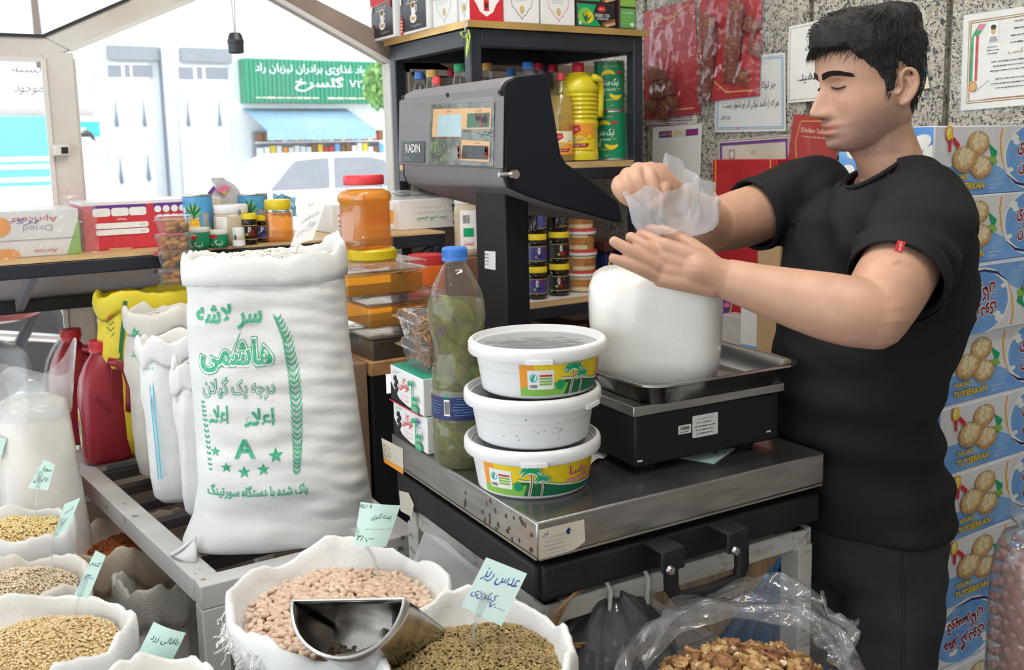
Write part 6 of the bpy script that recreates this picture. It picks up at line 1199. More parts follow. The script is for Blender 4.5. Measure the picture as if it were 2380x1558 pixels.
p = ony(1345, 145, 2.47); L = oil_label(.10, .082, True); L2 = Dec(); L2.merge(L, 0, .034)
yb = mat('yellow_oil_plastic', (.72, .60, .02), rough=.3, coat=.3); t = bottle((p.x + .012, p.y + .02, z1), p.z - z1, .061, None, capc['red'], 'big yellow ribbed frying oil bottle with dark red cap', .0185, 1, lab=L2, opaque=yb, caph=.03)
mb = MB(); mb.tube([(.018, -.055, .255), (.048, -.045, .25), (.060, -.035, .22), (.060, -.033, .17), (.05, -.042, .135)], .011, 10); mb.build('grip', yb, t, smooth=180)
def can_art(r):
    d = Dec(); W = 2 * PI * r * .62; H = .155; g = 'gold'; white = 'white'
    d.rect(-W / 2, .006, W / 2, H - .007, mat('green_can_print', (.01, .24, .11), rough=.3))
    def swoosh(u, v, w_, up): sg = 1 if up else -1; d.poly([(u - w_ * math.cos(R(t)), v + sg * .018 * math.sin(R(t))) for t in range(0, 166, 15)] + [(u - w_ * .85 * math.cos(R(t)) + .002, v + sg * (.007 * math.sin(R(t)) - .002)) for t in range(150, 20, -15)], 'yellow')
    swoosh(-.006, .108, .024, True); swoosh(.02, .052, .022, False); d.text(fa('نیک منش'), -.002, .086, .062, .028, white, off=.02); d.text('Nikmanesh', -.006, .066, .048, .008, white); d.oval(.03, .118, .009, .005, 'red'); d.text(fa('روغن حیوانی'), 0, .138, .05, .008, 'yellow'); d.text('۱۳۳۴', .03, .066, .014, .006, 'yellow'); d.oval(-.026, .05, .009, .006, 'cream'); d.oval(-.019, .058, .003, .007, 'cream'); d.rect(-.034, .036, -.031, .048, 'cream'); d.rect(-.022, .036, -.019, .048, 'cream'); d.lines(-.028, .035, .030, .036, 1, 'yellow'); d.text('700', .006, .015, .012, .004, 'yellow'); return d
cansteel = mat('can_rim_metal', (.62, .60, .55), rough=.3, metal=1); cang = mat('green_can_paint', (.01, .24, .11), rough=.28)
for i, (px0, px1, rot, lb) in enumerate(((1395, 1467, .45, 'lower green ghee can with white Persian lettering'), (1391, 1460, -.05, 'upper green ghee can with the whole lettering in view'))):
    Y = 2.475; a, b = ony(px0, 300, Y), ony(px1, 300, Y); r = (px1 - px0) / 2 * dep(a) / FPX; H = .155; c = ((a.x + b.x) / 2, Y + .02, z1 + i * .1555); t = thing('ghee_can', lb, 'can', c, 0, 'green ghee cans on the second board')
    mb = MB(); mb.lathe([(r - .002, .003), (r, .005), (r, H - .005), (r - .002, H - .003)], n=48); mb.build('can_wall', cang, t); mb = MB(); mb.lathe([(0, .003), (r - .002, .002), (r + .001, 0), (r + .0015, .004), (r, .006)], n=48); mb.build('bottom_seam', cansteel, t); mb = MB(); mb.lathe([(r, H - .006), (r + .0015, H - .004), (r + .001, H), (r - .002, H - .001), (r - .003, H - .004), (0, H - .004)], n=48); mb.build('top_seam', cansteel, t)
    can_art(r).emit('can_print', t, cyl_fn(r, a0=math.atan2(-c[1], -c[0]) - rot), step=(.006, 0), eps=.00012)
# third board: syrup jars, halva tubs
z2 = SZ[2] + .0005
yl = mat('yellow_jar_lid', (.78, .60, .02), rough=.4); dark_syrup = mat('dark_syrup_jar', (.012, .008, .008), rough=.08, coat=.5)
def syrup_jar(c, r, h, panel, label, group, rot=0):
    t = thing('syrup_jar', label, 'jar', c, 0, group); mb = MB(); mb.lathe([(0, .003), (r * .8, 0), (r * .97, .004), (r, .01), (r, h * .14), (r * .97, h * .16), (r * .97, h * .64), (r, h * .67), (r, h * .76), (r * .9, h * .81), (r * .9, h * .84)], n=32); mb.build('jar_glass', dark_syrup, t, smooth=50)
    mb = MB(); mb.lathe([(r * .93, h * .82), (r * .99, h * .82), (r * .99, h - .003), (r * .95, h), (r * .6, h - .002), (0, h - .002)], n=32); mb.build('lid', yl, t)
    d = Dec(); W = r * 2.6; v0, v1 = h * .17, h * .63; d.rect(-W / 2, v0, W / 2, v1, panel); d.rect(-W / 2, v0, W / 2, v0 + .0016, 'gold'); d.rect(-W / 2, v1 - .0016, W / 2, v1, 'gold')
    q = random.Random(int(c[2] * 1000) + int(c[0] * 777))
    for i in range(12): d.oval(q.gauss(.004, .006), v0 + .012 + abs(q.gauss(0, .006)), .003, .003, 'navy' if panel is not INK['black'] else 'dred', n=8, lay=6)
    d.oval(-.008, v0 + .014, .005, .004, 'lgreen'); d.stroke([(-.002, v1 - .004), (-.004, v1 - .016), (0, v0 + .02)], .003, 'white'); d.stroke([(.002, v1 - .005), (.001, v0 + .022)], .002, 'white'); d.lines(-W * .46, -W * .24, v0 + .004, v1 - .006, 6, 'lblue' if panel is not INK['black'] else 'grey', th=.0012, seed=3); d.oval(.016, v1 - .008, .004, .004, 'dred'); d.emit('paper_label', t, cyl_fn(r * .985, a0=math.atan2(-c[1], -c[0]) + rot), step=(.006, 0), eps=.0001); return t
vio = mat('violet_label', (.075, .05, .22), rough=.35)
for col, (px0, px1, panel, nm) in enumerate(((1231, 1278, vio, 'violet'), (1281, 1330, INK['black'], 'black'))):
    for k in range(3):
        Y = 2.445 + .015 * col; a, b = ony(px0, 600, Y), ony(px1, 600, Y); r = (px1 - px0) / 2 * dep(a) / FPX; h = .0995
        syrup_jar(((a.x + b.x) / 2, Y + .015, z2 + k * (h + .0005)), r, h, panel, f'yellow lidded syrup jar with {nm} label, {("lowest", "middle", "topmost")[k]} of its stack', 'yellow lidded syrup jars on the third board', rot=(0, .25, 1.4)[k])
halv = mat('halva_brown_print', (.44, .22, .06), rough=.45, var=.25, vscale=40); rl = mat('red_tub_lid', (.66, .05, .05), rough=.4)
for k in range(4):
    Y = 2.47; px0, px1 = 1330 + k * 0, 1404; a, b = ony(px0, 600, Y), ony(px1, 600, Y); r = (px1 - px0) / 2 * dep(a) / FPX * 1.0; h = .0665; c = ((a.x + b.x) / 2 - .004 * k, Y + .03, z2 + k * (h + .0005)); t = thing('halva_tub', f'brown halva tub with red rimmed lid, {("lowest", "second", "third", "topmost")[k]} of the stack', 'tub', c, 0, 'halva tubs on the third board')
    mb = MB(); mb.lathe([(0, .002), (r * .86, 0), (r * .92, h * .82), (0, h * .82)], n=40); mb.build('tub_wall', halv, t); mb = MB(); mb.lathe([(r * .93, h * .76), (r, h * .77), (r, h * .9), (r * .9, h * .9)], n=40); mb.build('lid_skirt', tubw, t); mb = MB(); mb.lathe([(r * .985, h * .89), (r * .985, h * .985), (r * .95, h), (0, h)], n=40); mb.build('lid_top', rl, t)
    d = Dec(); d.rect(-.05, .004, .05, .016, 'cream'); d.lines(-.05, .05, .004, .016, 3, 'tan', th=.002, seed=k); d.text(fa('حلوا ارده'), .012, h * .52, .04, .012, 'red'); d.text('TAHINI HALVA', .012, h * .36, .04, .005, 'red'); d.rect(-.05, h * .62, .05, h * .74, 'cream'); d.lines(-.05, .05, h * .62, h * .74, 2, 'tan', th=.002, seed=k + 3); d.emit('wrap_print', t, lambda u, v, hh, r=r, c=c, k=k, h=h: (lambda rr, a: V((rr * math.cos(a), rr * math.sin(a), v)))(r * .86 + r * .06 * v / (h * .82) + hh + .0004, math.atan2(-c[1], -c[0]) + (u / r) + (0, .3, -.5, .2)[k]), step=(.006, 0), eps=.0001)
t, fF, fL, W, D = box_thing('chocolate_box', 'navy carton with yellow swirl beside the halva tubs', 1.895, 1.965, 2.46, 2.62, z2, .125, mat('navy_carton', (.01, .02, .11), rough=.35)); d = Dec(); d.stroke([(.012, .0), (.02, .04), (.012, .08), (.022, .12)], .008, 'yellow'); d.emit('box_print', t, fF)
t, fF, fL, W, D = box_thing('date_tray', 'dark brown date tray lying on the navy carton', 1.885, 1.972, 2.45, 2.62, z2 + .1255, .03, mat('date_brown', (.07, .02, .015), rough=.15, coat=.5))
z3 = SZ[3] + .0005
for i in range(4): box_thing('brown_carton', f'brown carton on the lowest board, {("leftmost", "second", "third", "rightmost")[i]} of four', 1.45 + i * .13, 1.56 + i * .13, 2.46, 2.62, z3, .30 - .02 * (i % 2), mat('brown_carton', (.22, .10, .06), rough=.5), group='brown cartons on the lowest board')
# ------------------------------------------------------------------ shelf below the window
RY, RZ_ = 2.50, 1.258
ws = thingw('window_shelf', 'dark steel framed shelf running along under the window', 'shelf', (.5, 2.7, 0)); pnl = mat('lavender_white_panel', (.60, .57, .62), rough=.4)
mb = MB(); mb.bar((-.6, RY + .018, RZ_ - .018), (1.335, RY + .018, RZ_ - .018), .036, .034); mb.build('front_rail', dark_steel, ws, bevel=.003)
mb = MB(); mb.bar((-.6, 2.90, RZ_ - .018), (1.335, 2.90, RZ_ - .018), .036, .034); mb.build('back_rail', dark_steel, ws, bevel=.003)
lz = ony(100, 705, 2.90).z; mb = MB(); mb.bar((-.6, 2.88, lz), (.98, 2.88, lz), .036, .036); mb.build('lower_rail', dark_steel, ws, bevel=.003)
mb = MB(); mb.box((.2, 2.905, (RZ_ + lz) / 2 - .01), (1.6, .008, RZ_ - lz - .05)); mb.build('back_panel', pnl, ws)
mb = MB(); mb.box((.37, 2.71, RZ_ + .003), (1.93, .42, .006)); mb.build('shelf_board', woodedge, ws)
for x in (-.5, 1.318): mb = MB(); mb.bar((x, RY + .018, 0), (x, RY + .018, RZ_ - .036), .034, .034, up=(0, 1, 0)); mb.build('leg', dark_steel, ws, bevel=.003)
a = ony(75, 640, RY + .02); b = ony(45, 712, 2.86); mb = MB(); mb.bar(a, b, .018, .03); mb.build('bracket', mat('grey_bracket', (.25, .25, .29), rough=.4), ws)
a = ony(1020, 570, RY + .02); b = ony(925, 640, RY + .02); mb = MB(); mb.bar(a, b, .03, .03, up=(0, 1, 0)); mb.build('brace', dark_steel, ws, bevel=.003)
mb = MB(); mb.bar((1.318, 2.53, RZ_ - .02), (1.318, 2.89, RZ_ - .02), .034, .034); mb.build('end_rail', dark_steel, ws)
wz = RZ_ + .0065
# cartons on it
wcard = mat('white_glossy_card', (.80, .79, .78), rough=.3); redc = mat('red_corrugated', (.62, .045, .06), rough=.5, var=.08, vscale=6, stretch=(20, 1, 1))
def wx(px, Y, py=550): return ony(px, py, Y).x
Yr = 2.64; x0, x1 = wx(196, Yr), wx(445, Yr); H = ony(320, 474, Yr).z - wz
t, fF, fL, W, D = box_thing('date_carton', 'bright red carton with white blank fields under the window', x0, x1, Yr, Yr + .2, wz, H, redc); d = Dec(); f = lambda z: (z - 196) / (445 - 196) * W
g = lambda py: ony(320, py, Yr).z - wz
for a, b in ((217, 342), (358, 437)): d.rect(f(a), g(490), f(b), H, 'purple')
for a, b in ((218, 258), (260, 300), (301, 341)): d.rrect(f(a), g(500), f(b), g(481), .006, 'white')
for a in (368, 388, 408, 427): d.oval(f(a), g(488), .009, .009, 'white')
for a, b in ((515, 528), (530, 543)): d.rrect(f(222), g(b), f(344), g(a), .006, 'white'); d.lines(f(322), f(340), g(b - 4), g(a + 4), 1, 'grey')
d.text('Weight', f(282), g(507), .024, .008, 'white', flip=True); d.rect(f(248), 0, f(300), .004, 'tan'); d.emit('box_print', t, fF)
mb = MB(); mb.box((0, 0, H + .004), (W * 1.0, D, .008)); mb.build('flap', wcard, t)
Ya = 2.60; x0, x1 = wx(-120, Ya), wx(186, Ya); H2 = ony(60, 490, Ya).z - wz
t, fF, fL, W, D = box_thing('apricot_carton', 'white dried apricot carton wrapped in clear plastic', x0, x1, Ya, Ya + .2, wz, H2, wcard); d = Dec(); f = lambda z: (z + 120) / 306 * W; g = lambda py: ony(60, py, Ya).z - wz
d.poly([(f(182), g(520)), (W, g(500)), (W, 0), (f(150), 0)], 'lgreen'); d.text('Apricots', f(80), g(510), .10, .018, 'red', flip=True); d.text('Dried', f(85), g(532), .065, .015, 'grey', flip=True); d.text(fa('برگه'), f(50), g(515), .07, .016, 'pen', shear=.3); d.oval(f(-10), g(525), .03, .025, 'orange'); d.oval(f(5), g(590), .03, .015, 'orange'); d.text('Apricots', f(100), g(585), .05, .012, 'red', flip=True); d.stroke([(0, g(558)), (W, g(558))], .002, 'grey'); d.emit('box_print', t, fF)
mb = MB(); mb.grid(lambda u, v: V((-W / 2 - .02 + (W + .06) * u, -D / 2 - .012 - .012 * abs(noise.noise((u * 14, v * 7, 1))), -.0 + (H2 + .03) * v - .004 * math.sin(u * 20))), 50, 16); mb.build('plastic_wrap', film('wrap_film', (.95, .96, .97), opac=.14, rough=.1, bump=.9, bscale=30, gl=1.3), t, smooth=180)
Yb = 2.66; x0, x1 = wx(775, Yb), wx(928, Yb); Hb = ony(870, 472, Yb).z - wz
t, fF, fL, W, D = box_thing('raisin_carton', 'white raisin carton with an orange upside-down label', x0, x1, Yb, Yb + .2, wz, Hb, wcard); d = Dec(); f = lambda px: (px - 775) / 153 * W; g = lambda py: ony(870, py, Yb).z - wz
d.rect(f(840), g(522), f(926), g(491), 'orange'); d.text(fa('ممتاز'), f(882), g(500), .022, .008, 'black', flip=True); d.text(fa('کشمش سبز قلمی'), f(884), g(513), .06, .010, 'black', flip=True); d.rrect(f(785), g(534), f(843), g(487), .004, 'white')
for a in (494, 508, 518): d.rect(f(787), g(a + 5), f(841), g(a), 'pink')
d.lines(f(787), f(840), g(533), g(525), 2, 'black', th=.0015); d.emit('box_print', t, fF)
Yc = 2.62; x0, x1 = wx(929, Yc), wx(1068, Yc); Hc = ony(1000, 462, Yc).z - wz
t, fF, fL, W, D = box_thing('raisin_carton', 'white raisin carton with green upside-down lettering and grapes', x0, x1, Yc, Yc + .2, wz, Hc, wcard); d = Dec(); f = lambda px: (px - 929) / 139 * W; g = lambda py: ony(1000, py, Yc).z - wz
d.text(fa('کشمش قلمی ممتاز'), f(1005), g(508), .105, .016, 'green', flip=True, off=.015); d.text(fa('محصول از بهترین تاکستان های خراسان'), f(1003), g(494), .11, .006, 'grey', flip=True); d.text(fa('شهرستان کاشمر - خلیل آباد'), f(1000), g(482), .08, .005, 'grey', flip=True)
rg = random.Random(4)
for i in range(26): d.oval(f(1060) + rg.uniform(-.009, .009), g(rg.uniform(462, 525)), .006, .006, rg.choice(['green', 'lgreen', 'dgreen', 'yellow']), n=9)
d.emit('box_print', t, fF); mb = MB(); mb.grid(lambda u, v: V((-W / 2 + W * u, -D / 2 + D * v, Hc + .004 + .022 * math.sin(PI * v) * (.6 + .4 * math.sin(u * 5)))), 14, 10); mb.build('plastic_wrap', film('wrap_film'), t, smooth=180)
# jars, cans and packets at the window
def jar(name, label, px0, px1, ytop, Y, body, lidm, lidh, fill=None, ex_=2.0, z0=None, group=None, lab=None, neck=.9, cat='jar'):
    a = ony((px0 + px1) / 2, ytop, Y); r = (px1 - px0) / 2 * dep(a) / FPX; z0 = wz if z0 is None else z0; h = a.z - z0; t = thing(name, label, cat, (a.x, a.y + r, z0), YAW * -1 + .1 if ex_ > 2 else 0, group); n = 40
    hb = h - lidh
    mb = MB(); mb.lathe([(0, .003), (r * .85, 0), (r * .98, .005), (r, .015), (r, hb * .84), (r * .97, hb * .92), (r * neck, hb * .97), (r * neck, hb)], n=n, ex=ex_); mb.build('jar_wall', body, t, smooth=50)
    if fill: mb = MB(); mb.lathe([(0, .004), (r * .83, .002), (r * .97, .007), (r * .98, .016), (r * .98, hb * .83), (r * .94, hb * .9), (0, hb * .91)], n=n, ex=ex_); mb.build('contents', fill, t, smooth=50)
    mb = MB(); mb.lathe([(r * neck * 1.04, hb - .002), (r * neck * 1.07, hb), (r * neck * 1.07, h - .003), (r * neck * 1.02, h), (0, h)], n=n); mb.build('lid', lidm, t)
    if lab: lab.emit('paper_label', t, cyl_fn(r, a0=math.atan2(-a.y, -a.x)), step=(.006, 0), eps=.0001)
    return t
tah = mat('tahini_beige', (.55, .46, .32), rough=.25, coat=.3); wl = mat('white_lid', (.80, .80, .80), rough=.4)
L = Dec(); L.rrect(-.045, .02, -.012, .075, .004, 'white'); L.lines(-.043, -.015, .024, .072, 8, 'grey', th=.0014); L.text('9', .022, .085, .008, .016, 'pen')
jar('tahini_jar', 'wide beige tahini jar with white lid at the window', 507, 588, 477, 2.52, tah, wl, .020, lab=L)
L = Dec(); L.rect(-.02, .003, .02, .018, 'white'); L.text('1', -.008, .025, .004, .012, 'navy'); jar('tahini_jar', 'small beige tahini jar with white lid at the window', 543, 572, 530, 2.46, tah, wl, .02, lab=L)
for px0, px1, yt, Y, c, lb in ((566, 602, 497, 2.50, INK['black'], 'yellow lidded black syrup jar at the window, left one'), (597, 630, 502, 2.54, vio, 'yellow lidded dark syrup jar with violet label at the window')):
    a = ony((px0 + px1) / 2, yt, Y); r = (px1 - px0) / 2 * dep(a) / FPX; syrup_jar((a.x, a.y + r, wz), r, a.z - wz, c, lb, 'syrup jars at the window')
hn1 = honeym('honey_orange', (.98, .55, .10), .35); hn2 = honeym('honey_red', (.90, .36, .05), .45); rlid = mat('red_honey_lid', (.75, .05, .06), rough=.4); clearj = film('clear_jar', (.97, .95, .92), opac=.04, rough=.05, bump=.05, gl=1.2)
jar('honey_jar', 'square honey jar with yellow lid beside the big one', 622, 688, 465, 2.52, clearj, yl, .025, fill=hn1, ex_=5.0, neck=.86)
# pineapple cans
pcan = mat('pineapple_blue', (.10, .38, .68), rough=.3)
for px0, px1, yt, Y, lb in ((432, 500, 453, 2.60, 'blue pineapple can left of the foil packet'), (563, 631, 451, 2.62, 'blue pineapple can right of the foil packet')):
    a = ony((px0 + px1) / 2, yt, Y); r = (px1 - px0) / 2 * dep(a) / FPX; H = a.z - wz; t = thing('pineapple_can', lb, 'can', (a.x, a.y + r, wz), 0, 'blue pineapple cans at the window')
    mb = MB(); mb.lathe([(r - .001, .003), (r, .004), (r, H - .004), (r - .001, H - .003)], n=40); mb.build('can_wall', pcan, t); mb = MB(); mb.lathe([(r, H - .005), (r + .0015, H - .003), (r + .001, H), (r - .002, H - .001), (r - .003, H - .004), (0, H - .004)], n=40); mb.build('top_seam', cansteel, t); mb = MB(); mb.lathe([(0, .002), (r + .001, 0), (r + .0015, .003), (r, .005)], n=40); mb.build('bottom_seam', cansteel, t)
    d = Dec(); u = -.012 if px0 < 500 else -.01
    for k in range(9): an = R(20 + k * 17.5); d.stroke([(u, .075), (u + math.cos(an) * .014, .075 + math.sin(an) * .022), (u + math.cos(an) * .026, .075 + math.sin(an) * .040)], [.004, .006, .0006], 'dgreen' if k % 2 else 'lgreen', lay=3 + k % 2)
    d.oval(u, .05, .016, .026, 'orange', lay=6)
    for i in range(5):
        for j in range(4): d.oval(u - .011 + j * .0075, .032 + i * .0095, .003, .004, 'yellow', n=6, lay=7)
    d.rect(-.045, .02, -.035, .10, 'white', lay=2); d.rrect(.012, .03, .03, .085, .002, 'grey'); d.lines(.013, .029, .032, .083, 9, 'white', th=.0014); d.emit('can_print', t, cyl_fn(r, a0=math.atan2(-a.y, -a.x)), step=(.006, 0), eps=.0001)
# green ghee tins with white lids
for px0, px1, yt, Y, lb in ((438, 492, 531, 2.47, 'short green can with cream lid before the pineapple can'), (488, 536, 536, 2.48, 'narrow green can with cream lid beside the tahini jar')):
    L = Dec(); L.oval(-.012, .03, .01, .006, 'red'); L.text(fa('نیک'), -.004, .012, .03, .016, 'white'); L.text('Nik', -.02, .052, .012, .006, 'yellow'); jar('ghee_can', lb, px0, px1, yt, Y, cang, mat('cream_lid', (.74, .73, .66), rough=.4), .009, neck=.96, lab=L, cat='can')
# foil packet
a = ony(522, 540, 2.66); t = thingw('foil_packet', 'crumpled white and purple foil packet between the cans', 'packet', (a.x, a.y, wz)); fp_ = PL((a.x, 2.66, 0), (1, 0, 0), (0, 0, 1)); foil = mat('packet_foil', (.70, .69, .70), rough=.25, metal=.3, bump=.3, bscale=30)
rings = []
for py, x0, x1, th in ((572, 478, 552, .05), (540, 476, 556, .05), (500, 478, 560, .05), (465, 480, 566, .045), (445, 488, 560, .035), (430, 496, 545, .02), (420, 492, 525, .004), (414, 490, 520, .002)):
    l, r_ = fp_.uv(x0, py), fp_.uv(x1, py); z = max(l[1], wz); c = (l[0] + r_[0]) / 2; w_ = (r_[0] - l[0]) / 2; rings.append([fp_.at(c + w_ * math.copysign(abs(math.cos(q)) ** .6, math.cos(q)) + .003 * noise.noise((q, py, 1)), z, th / 2 * math.copysign(abs(math.sin(q)) ** .6, math.sin(q)) - th / 2 + .004 * noise.noise((q * 2, py * .1, 3))) for q in [2 * PI * i / 32 for i in range(32)]])
mb = MB(); mb.loft(rings, True, True, True); mb.build('packet_body', foil, t, smooth=60)
d = Dec(); fo = PL((a.x, 2.66, 0), (1, 0, 0), (0, 0, 1)); d.poly(fo.pts((481, 452), (510, 458), (512, 490), (480, 480)), 'white'); d.poly(fo.pts((480, 450), (495, 432), (500, 440), (488, 452)), 'purple'); d.poly(fo.pts((500, 440), (520, 428), (535, 436), (515, 450)), INK['pink']); d.poly(fo.pts((482, 515), (500, 518), (500, 540), (480, 536)), 'purple'); d.oval(*fo.uv(520, 448), .006, .005, 'gold'); d.poly(fo.pts((485, 485), (492, 485), (492, 510), (484, 510)), 'lgreen'); d.poly(fo.pts((496, 462), (512, 462), (510, 515), (498, 515)), 'cream'); d.emit('packet_print', t, lambda u, v, h: fo.at(u, v, .006 + h))
# bluish film scrap behind the honey jar
t = thingw('plastic_scrap', 'crumpled blue and white plastic behind the honey jars', 'plastic', ony(660, 470, 2.66)); mb = MB(); q = [ony(x, y, 2.68) for x, y in ((632, 500), (690, 505), (686, 458), (634, 450))]
mb.grid(lambda u, v: q[0].lerp(q[1], u).lerp(q[3].lerp(q[2], u), v) + V((0, .015 * noise.noise((u * 5, v * 5, 1)), .01 * noise.noise((u * 6, v * 6, 2)))), 14, 10); o = mb.build('film', mat('blue_film', (.25, .55, .75), rough=.3), t, smooth=180); o.modifiers.new('t', 'SOLIDIFY').thickness = .001
# apricot clamshells in a column on the yellow sack
fc = atd(408, 600, 2.37)
for k in range(4): clamshell((fc.x + .003 * (k % 2), fc.y, 1.19 + k * .0422), -YAW * .5, f'clear clamshell of dried apricots, {("lowest", "second", "third", "topmost")[k]} of the column', .088, .088, .042, apricot, 16, size=.0125, rnd=20 + k)
# honeycomb trays on a wood-topped stand
hz = 1.03; hs_ = thingw('tray_stand', 'wood topped black stand carrying the honeycomb trays', 'stand', (.98, 2.10, 0)); hx0, hy0 = .854, 1.972
mb = MB(); mb.box((hx0 + .12, hy0 + .14, hz - .016), (.24, .28, .032)); mb.build('wooden_top', mat('honey_wood', (.44, .24, .10), rough=.5, var=.2, vscale=7, stretch=(6, 1, 6)), hs_, bevel=.002)
for x, y in ((.02, .02), (.22, .02), (.02, .26), (.22, .26)): mb = MB(); mb.box((hx0 + x, hy0 + y, (hz - .032) / 2), (.036, .036, hz - .032)); mb.build('leg', blackp, hs_, bevel=.002)
mb = MB(); mb.box((hx0 + .006, hy0 + .14, hz / 2 - .02), (.008, .21, hz - .1)); mb.build('side_board', wood_d, hs_); mb = MB(); mb.box((hx0 + .12, hy0 + .012, hz / 2 - .03), (.17, .008, hz - .1)); mb.build('front_board', blackp, hs_)
box_thing('wooden_plank', 'tall rough wooden plank standing beside the tray stand', .806, .852, 1.99, 2.30, 0, 1.028, wood_d, part='plank_body')
comb = mat('honeycomb', (.50, .25, .035), rough=.3, var=.3, vscale=40, bump=.7, bscale=110, bdist=.004, col2=(.75, .45, .08)); darkcomb = mat('dark_comb', (.06, .045, .03), rough=.4, bump=.6, bscale=110, bdist=.004, var=.3)
hzz = hz + .0005
for k, (dx, cm, lb, rz_) in enumerate(((0, darkcomb, 'lowest clear tray holding dark honeycomb', .02), (-.002, comb, 'middle clear tray of golden honeycomb with a wide lid', .0), (-.05, comb, 'topmost clear tray of golden honeycomb under the yellow lid', -.02))):
    t = thing('honeycomb_tray', lb, 'honey tray', (hx0 + .103 + dx, hy0 + .105, hzz + k * .0745), rz_, 'clear honeycomb trays on the stand'); L_ = .2
    mb = MB(); mb.box((0, 0, .026), (L_ - .014, L_ - .014, .052), tz=1.02); mb.build('tray_box', clearj, t, bevel=.003); mb = MB(); mb.box((0, 0, .0225), (L_ - .019, L_ - .019, .042), tz=1.015); mb.build('honey', honeym('honey_tray', (.95, .58, .10), .45) if k else darkcomb, t, bevel=.002)
    mb = MB(); mb.grid(lambda u, v: (-.088 + .176 * u, -.088 + .176 * v, .046 + .003 * noise.noise((u * 12, v * 12, k))), 24, 24); mb.build('comb', cm, t, smooth=180)
    mb = MB(); mb.box((0, 0, .064), (L_, L_, .018)); mb.build('lid', clearj, t, bevel=.003); mb = MB(); mb.box((0, 0, .054), (L_ + .003, L_ + .003, .004)); mb.build('lid_rim', clearj, t, bevel=.001)
# yellow lid and the big honey jar on the top tray
tzp = hzz + 2 * .0745 + .0735
a = atd(756, 566, 2.2); jx, jy = hx0 + .052, hy0 + .085
t = thing('jar_lid', 'wide ribbed yellow lid under the big honey jar', 'lid', (jx, jy, tzp)); mb = MB(); mb.lathe([(0, 0), (.053, 0), (.056, .003), (.056, .022), (.053, .026), (0, .026)], n=48); mb.build('lid_shell', yl, t)
mb = MB()
for k in range(70): q = 2 * PI * k / 70; mb.box((.0562 * math.cos(q), .0562 * math.sin(q), .0125), (.0012, .0022, .018), rotz(q))
mb.build('lid_ribs', yl, t)['kind'] = 'stuff'
t = thing('honey_jar', 'big square honey jar with bright red lid before the window', 'jar', (jx - .009, jy + .01, tzp + .0262), .2); r = .052; n = 48
def sq(r_, z, e): return [((abs(math.cos(q)) ** e + abs(math.sin(q)) ** e) ** (-1 / e) * r_ * math.cos(q), (abs(math.cos(q)) ** e + abs(math.sin(q)) ** e) ** (-1 / e) * r_ * math.sin(q), z) for q in [2 * PI * i / n for i in range(n)]]
pr_ = [(.046, 0, 5), (.050, .003, 5), (.051, .012, 5), (.051, .024, 5), (.0475, .028, 5), (.0475, .100, 5), (.0475, .104, 5), (.0525, .109, 4), (.0535, .120, 4), (.051, .128, 3.5), (.044, .134, 2.6), (.041, .137, 2), (.041, .149, 2)]
mb = MB(); mb.loft([sq(*p) for p in pr_], True, True, True); mb.build('jar_wall', clearj, t, smooth=50); mb = MB(); mb.loft([sq(a_ - .0015, z + .0012, e) for a_, z, e in pr_[:-2]] + [sq(.03, .136, 2)], True, True, True); mb.build('honey', hn1, t, smooth=50)
mb = MB(); mb.lathe([(.043, .146), (.046, .147), (.0465, .149), (.0465, .164), (.044, .168), (0, .168)], n=48); mb.build('lid', rlid, t); mb = MB(); mb.box((-.045, -.045, .119), (.026, .026, .018), rotz(PI / 4)); mb.build('shoulder_grip', clearj, t, bevel=.004)
# orange drum and beige jar glimpsed beside the column
a = ony(985, 660, 2.36); t = thing('orange_jar', 'orange red jar standing low behind the shelf brace', 'jar', (a.x + .02, 2.38, 1.02)); mb = MB(); mb.lathe([(0, 0), (.05, 0), (.054, .01), (.054, .16), (.045, .175)], n=32); mb.build('jar_wall', mat('orange_syrup', (.80, .16, .02), rough=.25), t); mb = MB(); mb.lathe([(.047, .17), (.05, .171), (.05, .195), (0, .196)], n=32); mb.build('lid', rlid, t)
t = box_thing('carton', 'plain carton under the orange red jar', a.x - .05, a.x + .07, 2.31, 2.45, 0.0, 1.0195, mat('brown_carton'))[0]
L = Dec(); L.rrect(-.02, .02, .03, .13, .004, 'white'); L.barcode(-.012, .09, .012, .12, 5); L.rect(-.01, .055, .02, .08, 'green'); L.text(fa('سمند'), .005, .038, .03, .014, 'red'); jar('tahini_jar', 'tall beige tahini jar with white lid behind the column', 1068, 1128, 455, 2.37, tah, wl, .022, lab=L, z0=1.2)
box_thing('carton', 'plain carton under the tall tahini jar', 1.25, 1.36, 2.33, 2.45, 1.0, .1995, mat('brown_carton')); box_thing('carton', 'lower plain carton below the tall tahini jar', 1.24, 1.37, 2.32, 2.46, 0, .9995, mat('brown_carton'))
# dark and red cartons at the far left under the window
a = atd(20, 985, 2.35); t, fF, fL, W, D = box_thing('black_carton', 'black carton with white lettering low at the left edge', a.x - .16, a.x + .03, a.y, a.y + .15, a.z - .04, .06, mat('black_carton')); d = Dec(); d.text(fa('کیفیت رمز ماندگاری'), W * .7, .03, .10, .012, 'white'); d.emit('box_print', t, fF)
box_thing('carton', 'plain carton under the black lettered one', a.x - .18, a.x + .04, a.y - .01, a.y + .16, 0, a.z - .0405, mat('brown_carton'))
a = atd(110, 1110, 2.15); box_thing('pink_carton', 'pink carton glimpsed behind the grain sacks', a.x - .05, a.x + .06, a.y + .02, a.y + .12, 0, a.z + .02, mat('pink_card', (.62, .22, .30), rough=.5))

